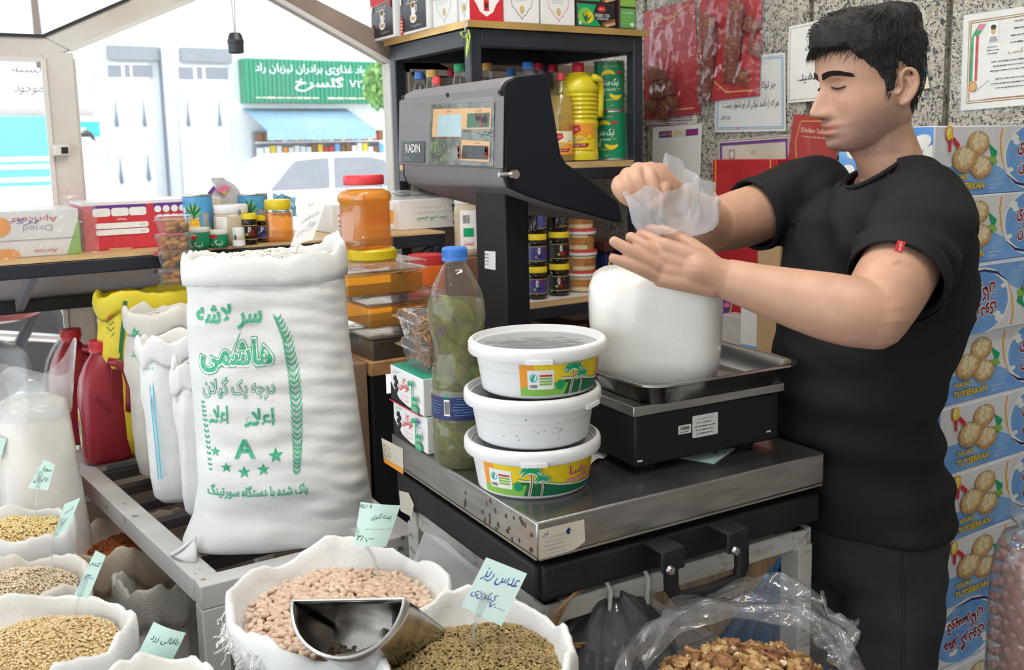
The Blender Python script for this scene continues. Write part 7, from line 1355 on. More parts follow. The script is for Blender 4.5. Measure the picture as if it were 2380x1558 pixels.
# ================================================================== THE GRANITE WALL: PAPERS, SAFFRON, CARTONS
WP_ = PL((WX - .002, 0, 0), (0, -1, 0), (0, 0, 1))
def wp(off): return PL((WX - off, 0, 0), (0, -1, 0), (0, 0, 1))
def sheet(name, label, quad, art=None, m=None, off=.004, curl=.004, cat='paper', part='sheet', cover=False):
    pl = wp(off); q = [V((*p, 0)) for p in pl.pts(*quad)]; base = pl.at(q[3].x, q[3].y); t = thingw(name, label, cat, base)
    def P(u, v, h=0): p = q[3].lerp(q[2], u).lerp(q[0].lerp(q[1], u), v); return pl.at(p.x, p.y, curl * (u * u * (1 - v) + .3 * math.sin(u * 5 + v * 3)) + h)
    mb = MB(); k = 12; mb.grid(lambda u, v: P(u, v), k, k); mb.grid(lambda u, v: P(u, v, -.0006), k, k); mb.build(part, m or paper, t, smooth=60, recalc=False)
    W = (q[2] - q[3]).length; H = (q[0] - q[3]).length
    if art:
        d = Dec(); art(d, W, H); d.emit('print', t, lambda a, b, h: P(a / W, b / H, h + .0004), step=(W / 10, H / 10), eps=.00008)
    if cover: mb = MB(); mb.grid(lambda u, v: P(-.05 + 1.1 * u, -.06 + 1.1 * v, .003 + .003 * abs(noise.noise((u * 9, v * 9, W * 50)))), 24, 24); mb.build('plastic_sleeve', film('sleeve_film', (.97, .98, .98), opac=.04, rough=.08, bump=.05, bscale=18, gl=.8), t, smooth=180)
    return t
def frame(d, W, H, m, th, ink_): d.rect(m, m, W - m, m + th, ink_); d.rect(m, H - m - th, W - m, H - m, ink_); d.rect(m, m, m + th, H - m, ink_); d.rect(W - m - th, m, W - m, H - m, ink_)
def art_head(d, W, H): 
    d.rect(W * .13, H * .86, W * .93, H * .94, 'purple'); d.rect(W * .39, H * .862, W * .68, H * .938, 'cream'); d.text(fa('زعفران'), W * .81, H * .9, W * .22, H * .055, 'red', off=.03); d.text(fa('قائنات'), W * .26, H * .9, W * .22, H * .055, 'orange', off=.03); d.text(fa('ممتاز'), W * .53, H * .905, W * .16, H * .035, 'brown')
sheet('saffron_notepad', 'blank white sheet with a purple saffron heading on the wall', ((1518, 296), (1633, 286), (1626, 480), (1514, 480)), art_head)
sheet('paper_strip', 'patterned paper edge below the left saffron bag', ((1502, 276), (1622, 268), (1622, 288), (1502, 292)), lambda d, W, H: d.lines(0, W, 0, H, 3, 'purple', th=.004), oldpaper)
def art_verse(d, W, H):
    frame(d, W, H, .008, .008, 'lblue'); frame(d, W, H, .010, .003, 'cream'); d.text(fa('جز توکل بر خدا'), W * .66, H * .60, W * .42, H * .12, 'black', shear=.25); d.text(fa('هر که را باشد توکل کار او دشوار نیست'), W * .52, H * .36, W * .78, H * .12, 'black', shear=.2); d.text(fa('زری دوزی'), W * .17, H * .2, W * .14, H * .06, 'black', shear=.3); d.oval(W * .35, .012, .006, .005, 'pink')
sheet('verse_sheet', 'framed calligraphy sheet with two Persian lines on the wall', ((1665, 135), (1826, 122), (1828, 305), (1661, 308)), art_verse, cover=True)
def art_cert(d, W, H):
    frame(d, W, H, .004, .016, INK['purple']); frame(d, W, H, .006, .004, 'cream'); d.rect(W * .16, H * .66, W * .25, H * .84, 'grey'); d.oval(W * .205, H * .76, .008, .011, 'cream'); d.text(fa('الله'), W * .5, H * .78, .02, .016, 'grey'); d.lines(W * .4, W * .85, H * .36, H * .62, 4, 'grey', th=.003); d.lines(W * .2, W * .9, H * .2, H * .3, 2, 'grey', th=.003)
sheet('certificate', 'small bordered certificate behind plastic beside the arm', ((1668, 326), (1838, 312), (1842, 482), (1672, 470)), art_cert, m=oldpaper, cover=True)
def art_note(d, W, H): frame(d, W, H, .007, .0012, 'brown'); d.text(fa('سفارش'), W * .68, H * .70, W * .5, H * .1, 'black', shear=.2); d.text(fa('دهید.'), W * .5, H * .30, W * .45, H * .13, 'black', shear=.2)
sheet('handwritten_note', 'large white hand lettered note left of the hair', ((1834, 62), (1925, 42), (1925, 232), (1830, 240)), art_note, curl=.008)
def art_lic(d, W, H):
    frame(d, W, H, .016, .007, 'brown'); frame(d, W, H, .018, .003, 'cream'); d.poly([(W * .09, H * .30), (W * .115, H * .30), (W * .12, H * .78), (W * .095, H * .76)], 'green'); d.rect(W * .12, H * .32, W * .14, H * .78, 'white'); d.poly([(W * .14, H * .30), (W * .165, H * .30), (W * .17, H * .78), (W * .145, H * .78)], 'red'); d.poly([(W * .1, H * .77), (W * .17, H * .77), (W * .24, H * .88), (W * .17, H * .885)], 'green'); d.poly([(W * .15, H * .82), (W * .2, H * .82), (W * .235, H * .88), (W * .17, H * .885)], 'pink')
    d.oval(W * .125, H * .24, .011, .013, 'red'); d.oval(W * .125, H * .24, .009, .011, 'gold'); d.rect(W * .27, H * .68, W * .37, H * .885, 'white'); d.oval(W * .32, H * .80, .007, .010, 'tan'); d.oval(W * .32, H * .835, .0075, .006, 'black'); d.poly([(W * .275, H * .685), (W * .365, H * .685), (W * .35, H * .74), (W * .29, H * .74)], 'grey'); d.lines(W * .26, W * .38, H * .55, H * .65, 3, 'black', th=.0025); d.lines(W * .48, W * .9, H * .62, H * .9, 4, 'black', th=.003, seed=4); d.text(fa('پروانه کسب'), W * .62, H * .56, W * .3, H * .07, 'brown'); d.lines(W * .25, W * .9, H * .36, H * .5, 3, 'black', th=.0025, seed=5); d.lines(W * .3, W * .9, H * .18, H * .32, 3, 'black', th=.0025, seed=6); d.stroke([(W * .15, H * .19), (W * .29, H * .29)], .001, 'pen'); d.lines(W * .25, W * .9, H * .085, H * .115, 1, 'red', th=.002)
sheet('license_certificate', 'bordered licence certificate with flag ribbon on the right wall', ((2240, 36), (2475, 0), (2475, 236), (2233, 258)), art_lic, cover=True)
sheet('blue_leaflet', 'turquoise leaflet corner showing behind the head', ((2090, 60), (2135, 62), (2163, 205), (2095, 210)), lambda d, W, H: (d.rect(0, 0, W, H * .18, 'cream'), d.rect(0, H * .88, W, H, 'cream')), m=mat('turq_paper', (.12, .45, .52), rough=.5))
redp = mat('saffron_red_card', (.46, .025, .035), rough=.35, var=.08); sach = mat('sachet_red', (.20, .045, .032), rough=.35, var=.2, vscale=80, bump=.15, bscale=200); bag_c = film('crinkled_bag', (.95, .94, .94), opac=.03, rough=.06, bump=.10, bscale=26, gl=1.1)
def art_card(d, W, H): d.stroke([(W * .2, H * .90), (W * .35, H * .93), (W * .5, H * .86), (W * .65, H * .93), (W * .9, H * .97)], .005, 'gold'); d.text(fa('زعفران دلان'), W * .72, H * .90, W * .26, H * .04, 'cream'); d.text('Deilan Saffron', W * .25, H * .84, W * .3, H * .018, 'cream'); d.stroke([(W * .3, H * .16), (W * .5, H * .06), (W * .9, H * .05)], .005, 'gold')
def sachet_proto():
    t = thing('saffron_sachet', 'x', 'sachet'); mb = MB(); mb.box((0, 0, 0), (.003, .066, .05)); mb.build('pouch', sach, t, bevel=.001); d = Dec(); n = 16
    d.oval(.006, .006, .0175, .0105, 'orange', a=.25); d.oval(.006, .006, .0165, .0095, sach, a=.25); d.oval(.006, .006, .0155, .0085, 'brown', a=.25); d.oval(-.025, -.016, .0038, .005, 'orange'); d.oval(-.025, -.016, .0026, .0036, 'dred'); d.lines(-.02, .0, .018, .022, 1, 'cream'); d.emit('pouch_print', t, plane_fn((-.0016, 0, 0), (0, -1, 0), (0, 0, 1), (-1, 0, 0))); return t
SP = sachet_proto(); first = [True]
def sachet(px, py, off, tilt, label, k=1.0):
    pl = wp(off); u, v = pl.uv(px, py); p = pl.at(u, v)
    o = SP if first[0] else copy_tree(SP)
    first[0] = False; o.location = p; o.rotation_euler = (tilt, 0, 0); o.scale = (k, k, k); o['label'] = label; o['group'] = 'saffron sachets in the hanging bags'
t = sheet('saffron_card', 'red saffron display card in the left hanging bag', ((1497, 28), (1615, -2), (1629, 262), (1500, 280)), art_card, m=redp, cat='card', off=.008)
t = sheet('saffron_card', 'red saffron display card in the right hanging bag', ((1630, -60), (1774, -60), (1766, 222), (1616, 240)), art_card, m=redp, cat='card', off=.008)
for i, (x, y, a) in enumerate(((1540, 262, .15), (1516, 248, -.2), (1560, 240, .3), (1525, 212, .1), (1550, 205, -.1), (1535, 178, .25), (1518, 172, -.15))): sachet(x, y, .014 + .004 * i, a, f'loose saffron sachet in the left bag, {("lowest", "lower left", "lower right", "middle left", "middle right", "upper right", "topmost")[i]} one')
nm9 = ('bottom', 'second lowest', 'third lowest', 'fourth lowest', 'middle', 'fourth highest', 'third highest', 'second highest', 'top')
for i in range(9): sachet(1637 + i * 1.2 - (3 if i > 6 else 0), 218 - i * 21 + (4 if i == 8 else 0), .014 + .0025 * i, .18 + .02 * i, f'saffron sachet in the left row of the right bag, {nm9[i]}')
for i in range(9): sachet(1697 + i * 1.5, 175 - i * 19, .015 + .0025 * i, .22, f'saffron sachet in the right row of the right bag, {nm9[i]}')
sachet(1722, 178, .012, .35, 'lone saffron sachet tucked low in the right bag'); sachet(1752, 110, .02, .5, 'saffron sachet slanting at the right edge of the right bag', .9); sachet(1745, 60, .024, .5, 'saffron sachet slanting high in the right bag', .9)
for quad, lb, ph in ((((1500, -20), (1622, -25), (1632, 275), (1486, 288)), 'crinkled clear bag hanging left on the granite wall', 1), (((1628, -70), (1778, -70), (1768, 232), (1612, 250)), 'crinkled clear bag hanging right on the granite wall', 5)):
    pl = wp(.046); q = [V((*p, 0)) for p in pl.pts(*quad)]; t = thingw('hanging_bag', lb, 'bag', pl.at(q[3].x, q[3].y), 'clear bags of saffron on the wall'); mb = MB()
    mb.grid(lambda u, v: (lambda p: pl.at(p.x, p.y, .010 * noise.noise((u * 6 + ph, v * 8, ph)) + .006 * noise.noise((u * 15, v * 15, ph)) - .03 * (2 * u - 1) ** 4))(q[3].lerp(q[2], u).lerp(q[0].lerp(q[1], u), v)), 40, 50); mb.build('bag_front', bag_c, t, smooth=180)
    mb = MB(); mb.tube([pl.at(q[0].lerp(q[1], .5).x, q[0].y + .02, -.03), pl.at(q[0].lerp(q[1], .5).x, q[0].y - .01, -.02)], .003, 6); mb.build('hook', steel, t)
def art_d(d, W, H): d.stroke([(W * .2, H * .1), (W * .12, H * .5), (W * .2, H * .88), (W * .9, H * .92)], .004, 'gold'); d.text('Deilan Saffron', W * .58, H * .72, W * .7, H * .09, 'cream'); d.text('Home of the Best Saffron', W * .58, H * .6, W * .6, H * .04, 'cream'); d.text(fa('زعفران'), W * .25, H * .14, W * .2, H * .1, 'cream', rot=.7)
sheet('saffron_card', 'small red saffron card in plastic beside the chin', ((1845, 266), (1940, 272), (1945, 400), (1830, 385)), art_d, m=redp, cat='card', cover=True, off=.01)
def art_red(d, W, H): d.rect(W * .04, 0, W * .06, H, 'orange'); d.rect(W * .9, 0, W * .92, H, 'orange'); d.oval(W * .18, H * .16, W * .17, H * .2, 'gold'); d.oval(W * .18, H * .165, W * .15, H * .185, 'purple'); [d.oval(W * (.06 + .025 * i), H * (.1 + .05 * (i % 4)), .008, .014, 'pink' if i % 3 else INK['white'], n=8, a=i, lay=9) for i in range(10)]
bx1 = WX - .05
t, fF, fL, W, D = box_thing('saffron_poster_box', 'tall red saffron display box behind the forearm', WX - .06, WX - .003, wp(.06).at(*wp(.06).uv(1802, 600)).y, wp(.06).at(*wp(.06).uv(1655, 600)).y, .93, .52, redp); d = Dec(); art_red(d, D, .52); d.emit('box_print', t, fL)
a = wp(.12).at(*wp(.12).uv(1760, 745)); t, fF, fL, W, D = box_thing('white_carton', 'white carton with a sky blue lower band behind the tray', WX - .13, WX - .065, a.y - .075, a.y + .06, .84, .20, white_card); d = Dec(); d.rect(0, .012, D, .045, 'cyan'); d.poly([(0, .03), (D * .5, .04), (D, .025), (D, .045), (0, .045)], 'lblue'); d.emit('box_print', t, fL)
t, fF, fL, W, D = box_thing('crushed_carton', 'crumpled grey carton beside the white carton', WX - .125, WX - .065, a.y + .062, a.y + .15, .80, .165, mat('crumpled_grey_card', (.55, .53, .50), rough=.7, bump=.5, bscale=20))
t, fF, fL, W, D = box_thing('side_counter', 'low counter along the granite wall behind the scale', WX - .30, WX - .003, 1.75, 2.36, 0, .80, wood_d, part='counter_body'); 
t, fF, fL, W, D = box_thing('flat_carton', 'low grey carton under the saffron display box', WX - .064, WX - .003, 1.80, 2.30, .8005, .129, white_card)
for zz_ in ((.8005, 0.0395),): box_thing('flat_carton', 'flat carton under the white carton', WX - .13, WX - .066, a.y - .075, a.y + .06, zz_[0], zz_[1], white_card)
a = wp(.14).at(*wp(.14).uv(1802, 570)); box_thing('cardboard_carton', 'narrow brown cardboard carton showing beside the shirt', WX - .20, WX - .14, a.y - .07, a.y + .012, .8005, a.z + .04 - .8005, mat('cardboard', (.48, .32, .17), rough=.8))
# ------------------------------------------------------------------ walnut cartons
BW, BD, BH = .48, .24, .1475; bfront = PL((1.812, 1.245, 1.3795), (1, 0, 0), (0, 0, 1)); K = 4.583
def zq(*pts): return bfront.pts(*[(1960 + x / K, 280 + y / K) for x, y in pts])
skyb = mat('sky_blue_print', (.10, .30, .72), rough=.35, var=.25, vscale=14, col2=(.22, .44, .80)); boxw = mat('walnut_carton_white', (.72, .73, .76), rough=.4, var=.05, vscale=20); nutm = mat('walnut_print', (.74, .58, .30), rough=.4, var=.3, vscale=90, col2=(.85, .74, .48)); shellm = mat('walnut_shell_print', (.42, .24, .09), rough=.4, var=.3, vscale=60)
WA = Dec(); W_, H_ = BW, BH
c1 = zq((985, 500), (1150, 490), (1350, 460), (1560, 445), (1700, 520), (1800, 610), (1925, 700)); WA.poly([(0, 0), (W_, 0), (W_, c1[-1][1] * .8)] + c1[::-1] + [(0, c1[0][1] * .7)], skyb)
WA.oval(.365, .078, .118, .074, 'white', n=40); WA.oval(.368, .081, .112, .068, skyb, n=40); WA.stroke(zq((1690, 85), (1665, 220), (1680, 400), (1725, 540)), [.006, .005, .004, .001], 'orange'); WA.stroke(zq((1672, 215), (1680, 330), (1690, 420)), [.002, .003, .001], 'yellow'); WA.stroke([(.262, .040), (.30, .020), (.35, .011), (.42, .016)], [.001, .006, .005, .001], 'navy')
for i, (u, v, r_) in enumerate(((.285, .12, .013), (.295, .11, .01), (.43, .05, .015), (.41, .12, .012), (.275, .05, .009))): WA.oval(u, v, r_ * 1.3, r_ * .6, 'white')
for t_, u, v, w_, h_ in ((fa('مغز گردوی'), .370, .103, .145, .042), (fa('تویسرکان'), .370, .058, .13, .038)): WA.text(t_, u, v, w_, h_, 'white', off=.075, ref=0, shear=-.15); WA.text(t_, u, v, w_, h_, 'dred', off=.03, ref=0, shear=-.15)
a, b = zq((1580, 400), (1600, 330)); WA.stroke(zq((1500, 470), (1570, 440), (1600, 350), (1540, 250)), [.004, .02, .022, .002], 'green'); WA.stroke(zq((1530, 400), (1600, 420), (1630, 450)), [.004, .016, .002], 'lgreen')
for (cx, cy, r_) in ((1430, 230, 112), (1455, 485, 108), (1275, 400, 122)):
    u, v = zq((cx, cy))[0]; rr_ = zq((cx + r_, cy))[0][0] - u; rv = v - zq((cx, cy + r_))[0][1]; WA.oval(u, v - rv * .12, rr_ * 1.04, rv * 1.15, shellm, n=26); WA.oval(u, v + rv * .02, rr_ * .9, rv * .95, 'tan', n=24)
    for k in range(9): an = k * 2.4; WA.oval(u + rr_ * .42 * math.cos(an) * (.4 + .08 * k), v + rv * .1 + rv * .42 * math.sin(an) * (.4 + .08 * k), rr_ * .33, rv * .30, nutm if k % 3 else INK['cream'], n=12, a=an)
    WA.stroke([(u - rr_ * .1, v + rv * .7), (u + rr_ * .05, v + rv * .2), (u - rr_ * .05, v - rv * .3)], rr_ * .06, 'tan')
u, v = zq((1110, 135))[0]; WA.stroke(zq((1120, 200), (1115, 335)), .009, 'red'); WA.stroke(zq((1150, 195), (1215, 280)), .010, 'red'); WA.oval(u, v, .0125, .0165, 'red'); WA.oval(u, v, .011, .0148, 'yellow'); WA.text('5', u - .002, v + .002, .008, .014, 'white', off=.06, rot=-.3)
u, v = zq((1220, 600))[0]; WA.text('WALNUT', u, v, zq((1310, 600))[0][0] - zq((1130, 600))[0][0], .011, 'brown', off=.05, ref=0); WA.text('WALNUT', u, v, zq((1310, 600))[0][0] - zq((1130, 600))[0][0], .011, 'yellow', off=.02)
u, v = zq((1300, 697))[0]; wt_ = zq((1478, 700))[0][0] - zq((1122, 700))[0][0]; WA.text('TUYSERKAN', u, v, wt_, .014, 'brown', off=.05, ref=0); WA.text('TUYSERKAN', u, v, wt_, .014, 'yellow', off=.02)
u, v = zq((1600, 695))[0]; WA.text('Keep in Dry & Cool Place', u, v + .004, .052, .0045, 'white'); WA.text('Product Of Iran', u - .009, v - .0035, .033, .0045, 'white')
SA = Dec(); SA.rect(0, 0, BD, BH, skyb)
for i in range(9): SA.oval(.02 + .027 * i, .05 + .07 * ((i * 37) % 10) / 10, .026, .016, 'white', a=.4)
SA.rect(0, 0, BD, .03, 'white'); SA.text(fa('مغز گردو'), .16, .075, .1, .03, 'navy', off=.06, ref=0); SA.text(fa('مغز گردو'), .16, .075, .1, .03, 'white', off=.02)
proto = thing('walnut_carton', 'x', 'carton'); mb = MB(); mb.box((BW / 2, BD / 2, BH / 2), (BW, BD, BH - .001)); mb.build('carton_body', boxw, proto, bevel=.003); WA.emit('front_print', proto, plane_fn((0, 0, 0), (1, 0, 0), (0, 0, 1), (0, -1, 0)), eps=.00006, clip=(.001, .001, BW - .001, BH - .001)); SA.emit('side_print', proto, plane_fn((0, BD, 0), (0, -1, 0), (0, 0, 1), (-1, 0, 0)), eps=.0001, clip=(.002, .002, BD - .002, BH - .002))
ordn = ('topmost', 'second from the top', 'third from the top', 'fourth from the top', 'fifth from the top', 'sixth from the top', 'seventh from the top', 'eighth from the top', 'second lowest', 'lowest'); cxs = (2170, 2172, 2198, 2180, 2187, 2192, 2184, 2173, 2178, 2180)
for i in range(10):
    z = 1.527 - BH * (i + 1); px = cxs[i]; py = 374 + 155 * i; x = 1.803; yb_ = min(max(onx(px, py, x).y, 1.12), 1.247); fl = i in (2, 7)
    o = proto if i == 0 else copy_tree(proto); o['label'] = f'blue and white walnut carton{" turned upside down" if fl else ""}, {ordn[i]} of the stack'; o['group'] = 'walnut cartons stacked against the wall'
    o.location = (x, yb_, z); o.rotation_euler = (0, 0, R((0, .5, -.8, 0, 0, .6, -.5, .3, 0, 0)[i]))
    if fl: o.location = (x + BW, yb_, z + BH); o.rotation_euler = (0, PI, 0)
t, fF, fL, W, D = box_thing('pallet', 'low wooden pallet under the walnut cartons', 1.79, 2.283, 1.13, 1.49, 0, .0515, wood_d, part='pallet_boards')
# ------------------------------------------------------------------ street figures seen through the lower pane
mbk = thing('motorbike', 'red and black motorbike parked outside below the window shelf', 'motorbike', (.28, 5.4, 0), .5); blk = mat('tyre_rubber'); chrome = mat('bright_steel')
RX = Matrix.Rotation(PI / 2, 3, 'X')
for x in (-.62, .62):
    mb = MB(); mb.lathe([(.25, -.045), (.29, -.05), (.31, 0), (.29, .05), (.25, .045)], (x, 0, .31), 28, RX); mb.build('tyre', blk, mbk); mb = MB(); mb.lathe([(.0, -.03), (.05, -.03), (.06, .0), (.0, .03)], (x, 0, .31), 12, RX)
    for k in range(8): mb.tube([(x, 0, .31), (x + .25 * math.cos(k * PI / 4), 0, .31 + .25 * math.sin(k * PI / 4))], .006, 5)
    mb.build('wheel_spokes', chrome, mbk)
for nm, pts, r_, m_ in (('fork', [(.62, .06, .31), (.42, .06, .95)], .022, chrome), ('fork', [(.62, -.06, .31), (.42, -.06, .95)], .022, chrome), ('handlebar', [(.34, -.36, 1.0), (.42, -.12, .98), (.42, .12, .98), (.34, .36, 1.0)], .014, blackm), ('frame', [(.42, 0, .88), (.1, 0, .45), (-.25, 0, .42), (-.62, 0, .31)], .03, blackm), ('exhaust', [(.05, -.12, .3), (-.3, -.14, .28), (-.85, -.16, .36)], .035, chrome)): mb = MB(); mb.tube(pts, r_, 10); mb.build(nm, m_, mbk)
mb = MB(); mb.ball((.14, 0, .80), (.26, .13, .12), 16, 10); mb.build('fuel_tank', mat('red_tank', (.45, .03, .02), rough=.2), mbk, smooth=180); mb = MB(); mb.ball((-.32, 0, .76), (.32, .13, .06), 16, 8); mb.build('seat', blackp, mbk, smooth=180); mb = MB(); mb.ball((.02, 0, .45), (.2, .14, .16), 12, 8); mb.build('engine', mat('engine_grey', (.12, .12, .12), rough=.4, metal=.6), mbk); mb = MB(); mb.ball((.5, 0, .92), (.09, .1, .1), 12, 8); mb.build('headlamp', blackm, mbk, smooth=180)
copy_tree(mbk, label='second red and black motorbike parked behind the first one', loc=(1.3, 7.0, 0), rot=(0, 0, -.3)); copy_tree(mbk, label='third motorbike standing nearest the window post', loc=(-.5, 6.9, 0), rot=(0, 0, 1.1))
pz = ony(203, 470, 9.0); pp_ = thing('person', 'passer-by in a white shirt and dark trousers beyond the post', 'person', (pz.x + .02, 9.0, 0), 0)
mb = MB(); mb.tube([(0, 0, 1.42), (0, 0, 1.25), (.0, 0, 1.0), (0, 0, .9)], [.10, .19, .17, .16], 16, flat=.65); mb.tube([(.17, 0, 1.36), (.24, -.05, 1.1), (.25, -.12, .9)], [.06, .05, .04], 10); mb.tube([(-.17, 0, 1.36), (-.24, 0, 1.1), (-.24, -.08, .88)], [.06, .05, .04], 10); mb.ball((0, 0, 1.6), (.085, .10, .12), 12, 10); mb.tube([(0, 0, 1.4), (0, 0, 1.52)], .05, 10)
o = mb.build('body', mat('white_shirt', (.8, .8, .8), rough=.8), pp_, smooth=180); mb = MB()
for s in (-1, 1): mb.tube([(.085 * s, 0, .93), (.10 * s, 0, .5), (.10 * s, 0, .06), (.10 * s, -.1, .04)], [.10, .08, .06, .05], 12)
mb.build('trousers', mat('dark_trousers', (.06, .07, .1), rough=.8), pp_, smooth=180); mb = MB(); mb.ball((0, .015, 1.64), (.09, .10, .10), 12, 8); mb.build('hair', INK['black'], pp_, smooth=180)

# ================================================================== THE SHOPKEEPER
def remeshed(mb, vox, smooth=4, fac=.5):
    """voxel-merge overlapping limbs into one continuous surface"""
    me = bpy.data.meshes.new('tmp'); me.from_pydata(mb.v, [], mb.f); b = bmesh.new(); b.from_mesh(me); bmesh.ops.recalc_face_normals(b, faces=b.faces); b.to_mesh(me); b.free()
    o = bpy.data.objects.new('tmp', me); COL.objects.link(o); r_ = o.modifiers.new('r', 'REMESH'); r_.mode = 'VOXEL'; r_.voxel_size = vox; s = o.modifiers.new('s', 'SMOOTH'); s.factor = fac; s.iterations = smooth
    out = bpy.data.meshes.new_from_object(o.evaluated_get(bpy.context.evaluated_depsgraph_get())); bpy.data.objects.remove(o); bpy.data.meshes.remove(me); return out
def limb(mb, pts, n=40):
    """tapered chain through (x, y, depth, radius) picture points, with round ends"""
    P = [atd(x, y, d) for x, y, d, r in pts]; Rr = [p[3] for p in pts]; Q = []; S = []
    for i in range(len(P) - 1):
        for k in range(4): t = k / 4; Q.append(P[i].lerp(P[i + 1], t)); S.append(Rr[i] + (Rr[i + 1] - Rr[i]) * t)
    Q.append(P[-1]); S.append(Rr[-1])
    for _ in range(3): Q = [Q[0]] + [(Q[i - 1] + Q[i] * 2 + Q[i + 1]) / 4 for i in range(1, len(Q) - 1)] + [Q[-1]]; S = [S[0]] + [(S[i - 1] + S[i] * 2 + S[i + 1]) / 4 for i in range(1, len(S) - 1)] + [S[-1]]
    mb.tube(Q, S, n); mb.ball(Q[0], S[0], n, 8); mb.ball(Q[-1], S[-1], n, 8)
man = thingw('person', 'man in a black T-shirt and black jeans closing the sugar bag', 'person', (1.52, 1.20, 0))
# ---- head, in its own frame: x to the face, y to his left, z up, origin at eye level
HC0 = atd(2018, 186, 1.735); cdir = C0 - HC0; cdir.z = 0; cdir.normalize(); ileft = V((-cdir.y, cdir.x, 0))
if ileft.dot(rgt) > 0: ileft = -ileft
fa_n = R(60); hf = cdir * math.cos(fa_n) + ileft * math.sin(fa_n); hl = V((0, 0, 1)).cross(hf); HM = Matrix((hf, hl, V((0, 0, 1)))).transposed() @ Euler((R(-2), R(9), 0)).to_matrix(); HS = .985
def hw(p): return HC0 + HM @ (V(p) * HS)
def interp(T, z):
    if z <= T[0][0]: return T[0][1:]
    for a, b in zip(T, T[1:]):
        if z <= b[0]: t = (z - a[0]) / (b[0] - a[0]); t = t * t * (3 - 2 * t); return tuple(p + (q - p) * t for p, q in zip(a[1:], b[1:]))
    return T[-1][1:]
HT = [(-.122, .050, .015, .012), (-.119, .066, -.010, .026), (-.110, .080, -.030, .042), (-.095, .087, -.052, .054), (-.075, .088, -.068, .0635), (-.055, .088, -.066, .0695), (-.03, .087, -.076, .0745), (0, .084, -.083, .0765), (.03, .090, -.086, .0765), (.06, .087, -.084, .073), (.085, .073, -.074, .063), (.103, .048, -.068, .046), (.113, .022, -.045, .025), (.117, .004, -.025, .006)]
def crom(T, z):
    n = len(T); k = 0
    while k < n - 2 and z > T[k + 1][0]: k += 1
    a, b = T[k], T[k + 1]; p = T[max(k - 1, 0)]; q = T[min(k + 2, n - 1)]; h = b[0] - a[0]; t = max(0, min(1, (z - a[0]) / h)); out = []
    for j in range(1, len(a)):
        m0 = (b[j] - p[j]) / max(b[0] - p[0], 1e-9) * h; m1 = (q[j] - a[j]) / max(q[0] - a[0], 1e-9) * h; out.append((2 * t ** 3 - 3 * t * t + 1) * a[j] + (t ** 3 - 2 * t * t + t) * m0 + (-2 * t ** 3 + 3 * t * t) * b[j] + (t ** 3 - t * t) * m1)
    return out
def G(x, s): return math.exp(-(x / s) ** 2)
def headpt(th, z, h=0):
    xf, xb, w_ = crom(HT, z); c, s = math.cos(th), math.sin(th); xc = (xf + xb) / 2 - .006; e = 2.25
    R_ = (abs(c) ** e + abs(s) ** e) ** (-1 / e); x = xc + (xf - xc if c > 0 else xc - xb) * c * R_; y = w_ * s * R_; ay = abs(y); f = 0
    if c > 0:
        nz = crom([(-.070, 0, .010), (-.060, 0, .010), (-.054, .014, .0140), (-.047, .0300, .0130), (-.040, .0335, .0110), (-.03, .0285, .0092), (-.015, .0195, .0080), (0, .0105, .0075), (.012, .005, .009), (.022, .002, .012), (.04, 0, .014)], z)
        f += nz[0] * G(y, nz[1] * 1.15) + .007 * G(ay - .0135, .006) * G(z + .046, .008)
        f += .0105 * G(z + .0665, .0068) * G(y, .023) - .0045 * G(z + .0738, .0024) * G(y, .025) + .0115 * G(z + .0812, .0065) * G(y, .021) - .004 * G(z + .0905, .005) * G(y, .02) + .0095 * G(z + .106, .012) * G(y, .020)
        f += .0065 * G(z - .017, .010) * G(ay - .026, .024) - .0125 * G(ay - .029, .014) * G(z - .006, .0105) + .0095 * G(ay - .031, .0115) * G(z - .002, .0062) - .0025 * G(ay - .031, .013) * G(z - .0095, .0018) - .003 * G(ay - .028, .012) * G(z + .009, .004)
        f += .0035 * G(ay - .05, .016) * G(z + .03, .016) - .003 * G(ay - .036, .008) * G(z + .058, .014)
    return V((x + (f + h) * (1 if c > .0 else 0) * max(c, .35) * (1 if c > 0 else 0) + h * c * (0 if c > 0 else 1), y + h * s, z + (h * .7 if z > .08 else 0)))
mb = MB(); nth, nz_ = 150, 110; zs = [-.1219 + .2388 * (k / (nz_ - 1)) for k in range(nz_)]
mb.loft([[hw(headpt(2 * PI * i / nth, z)) for i in range(nth)] for z in zs], True, True, True)
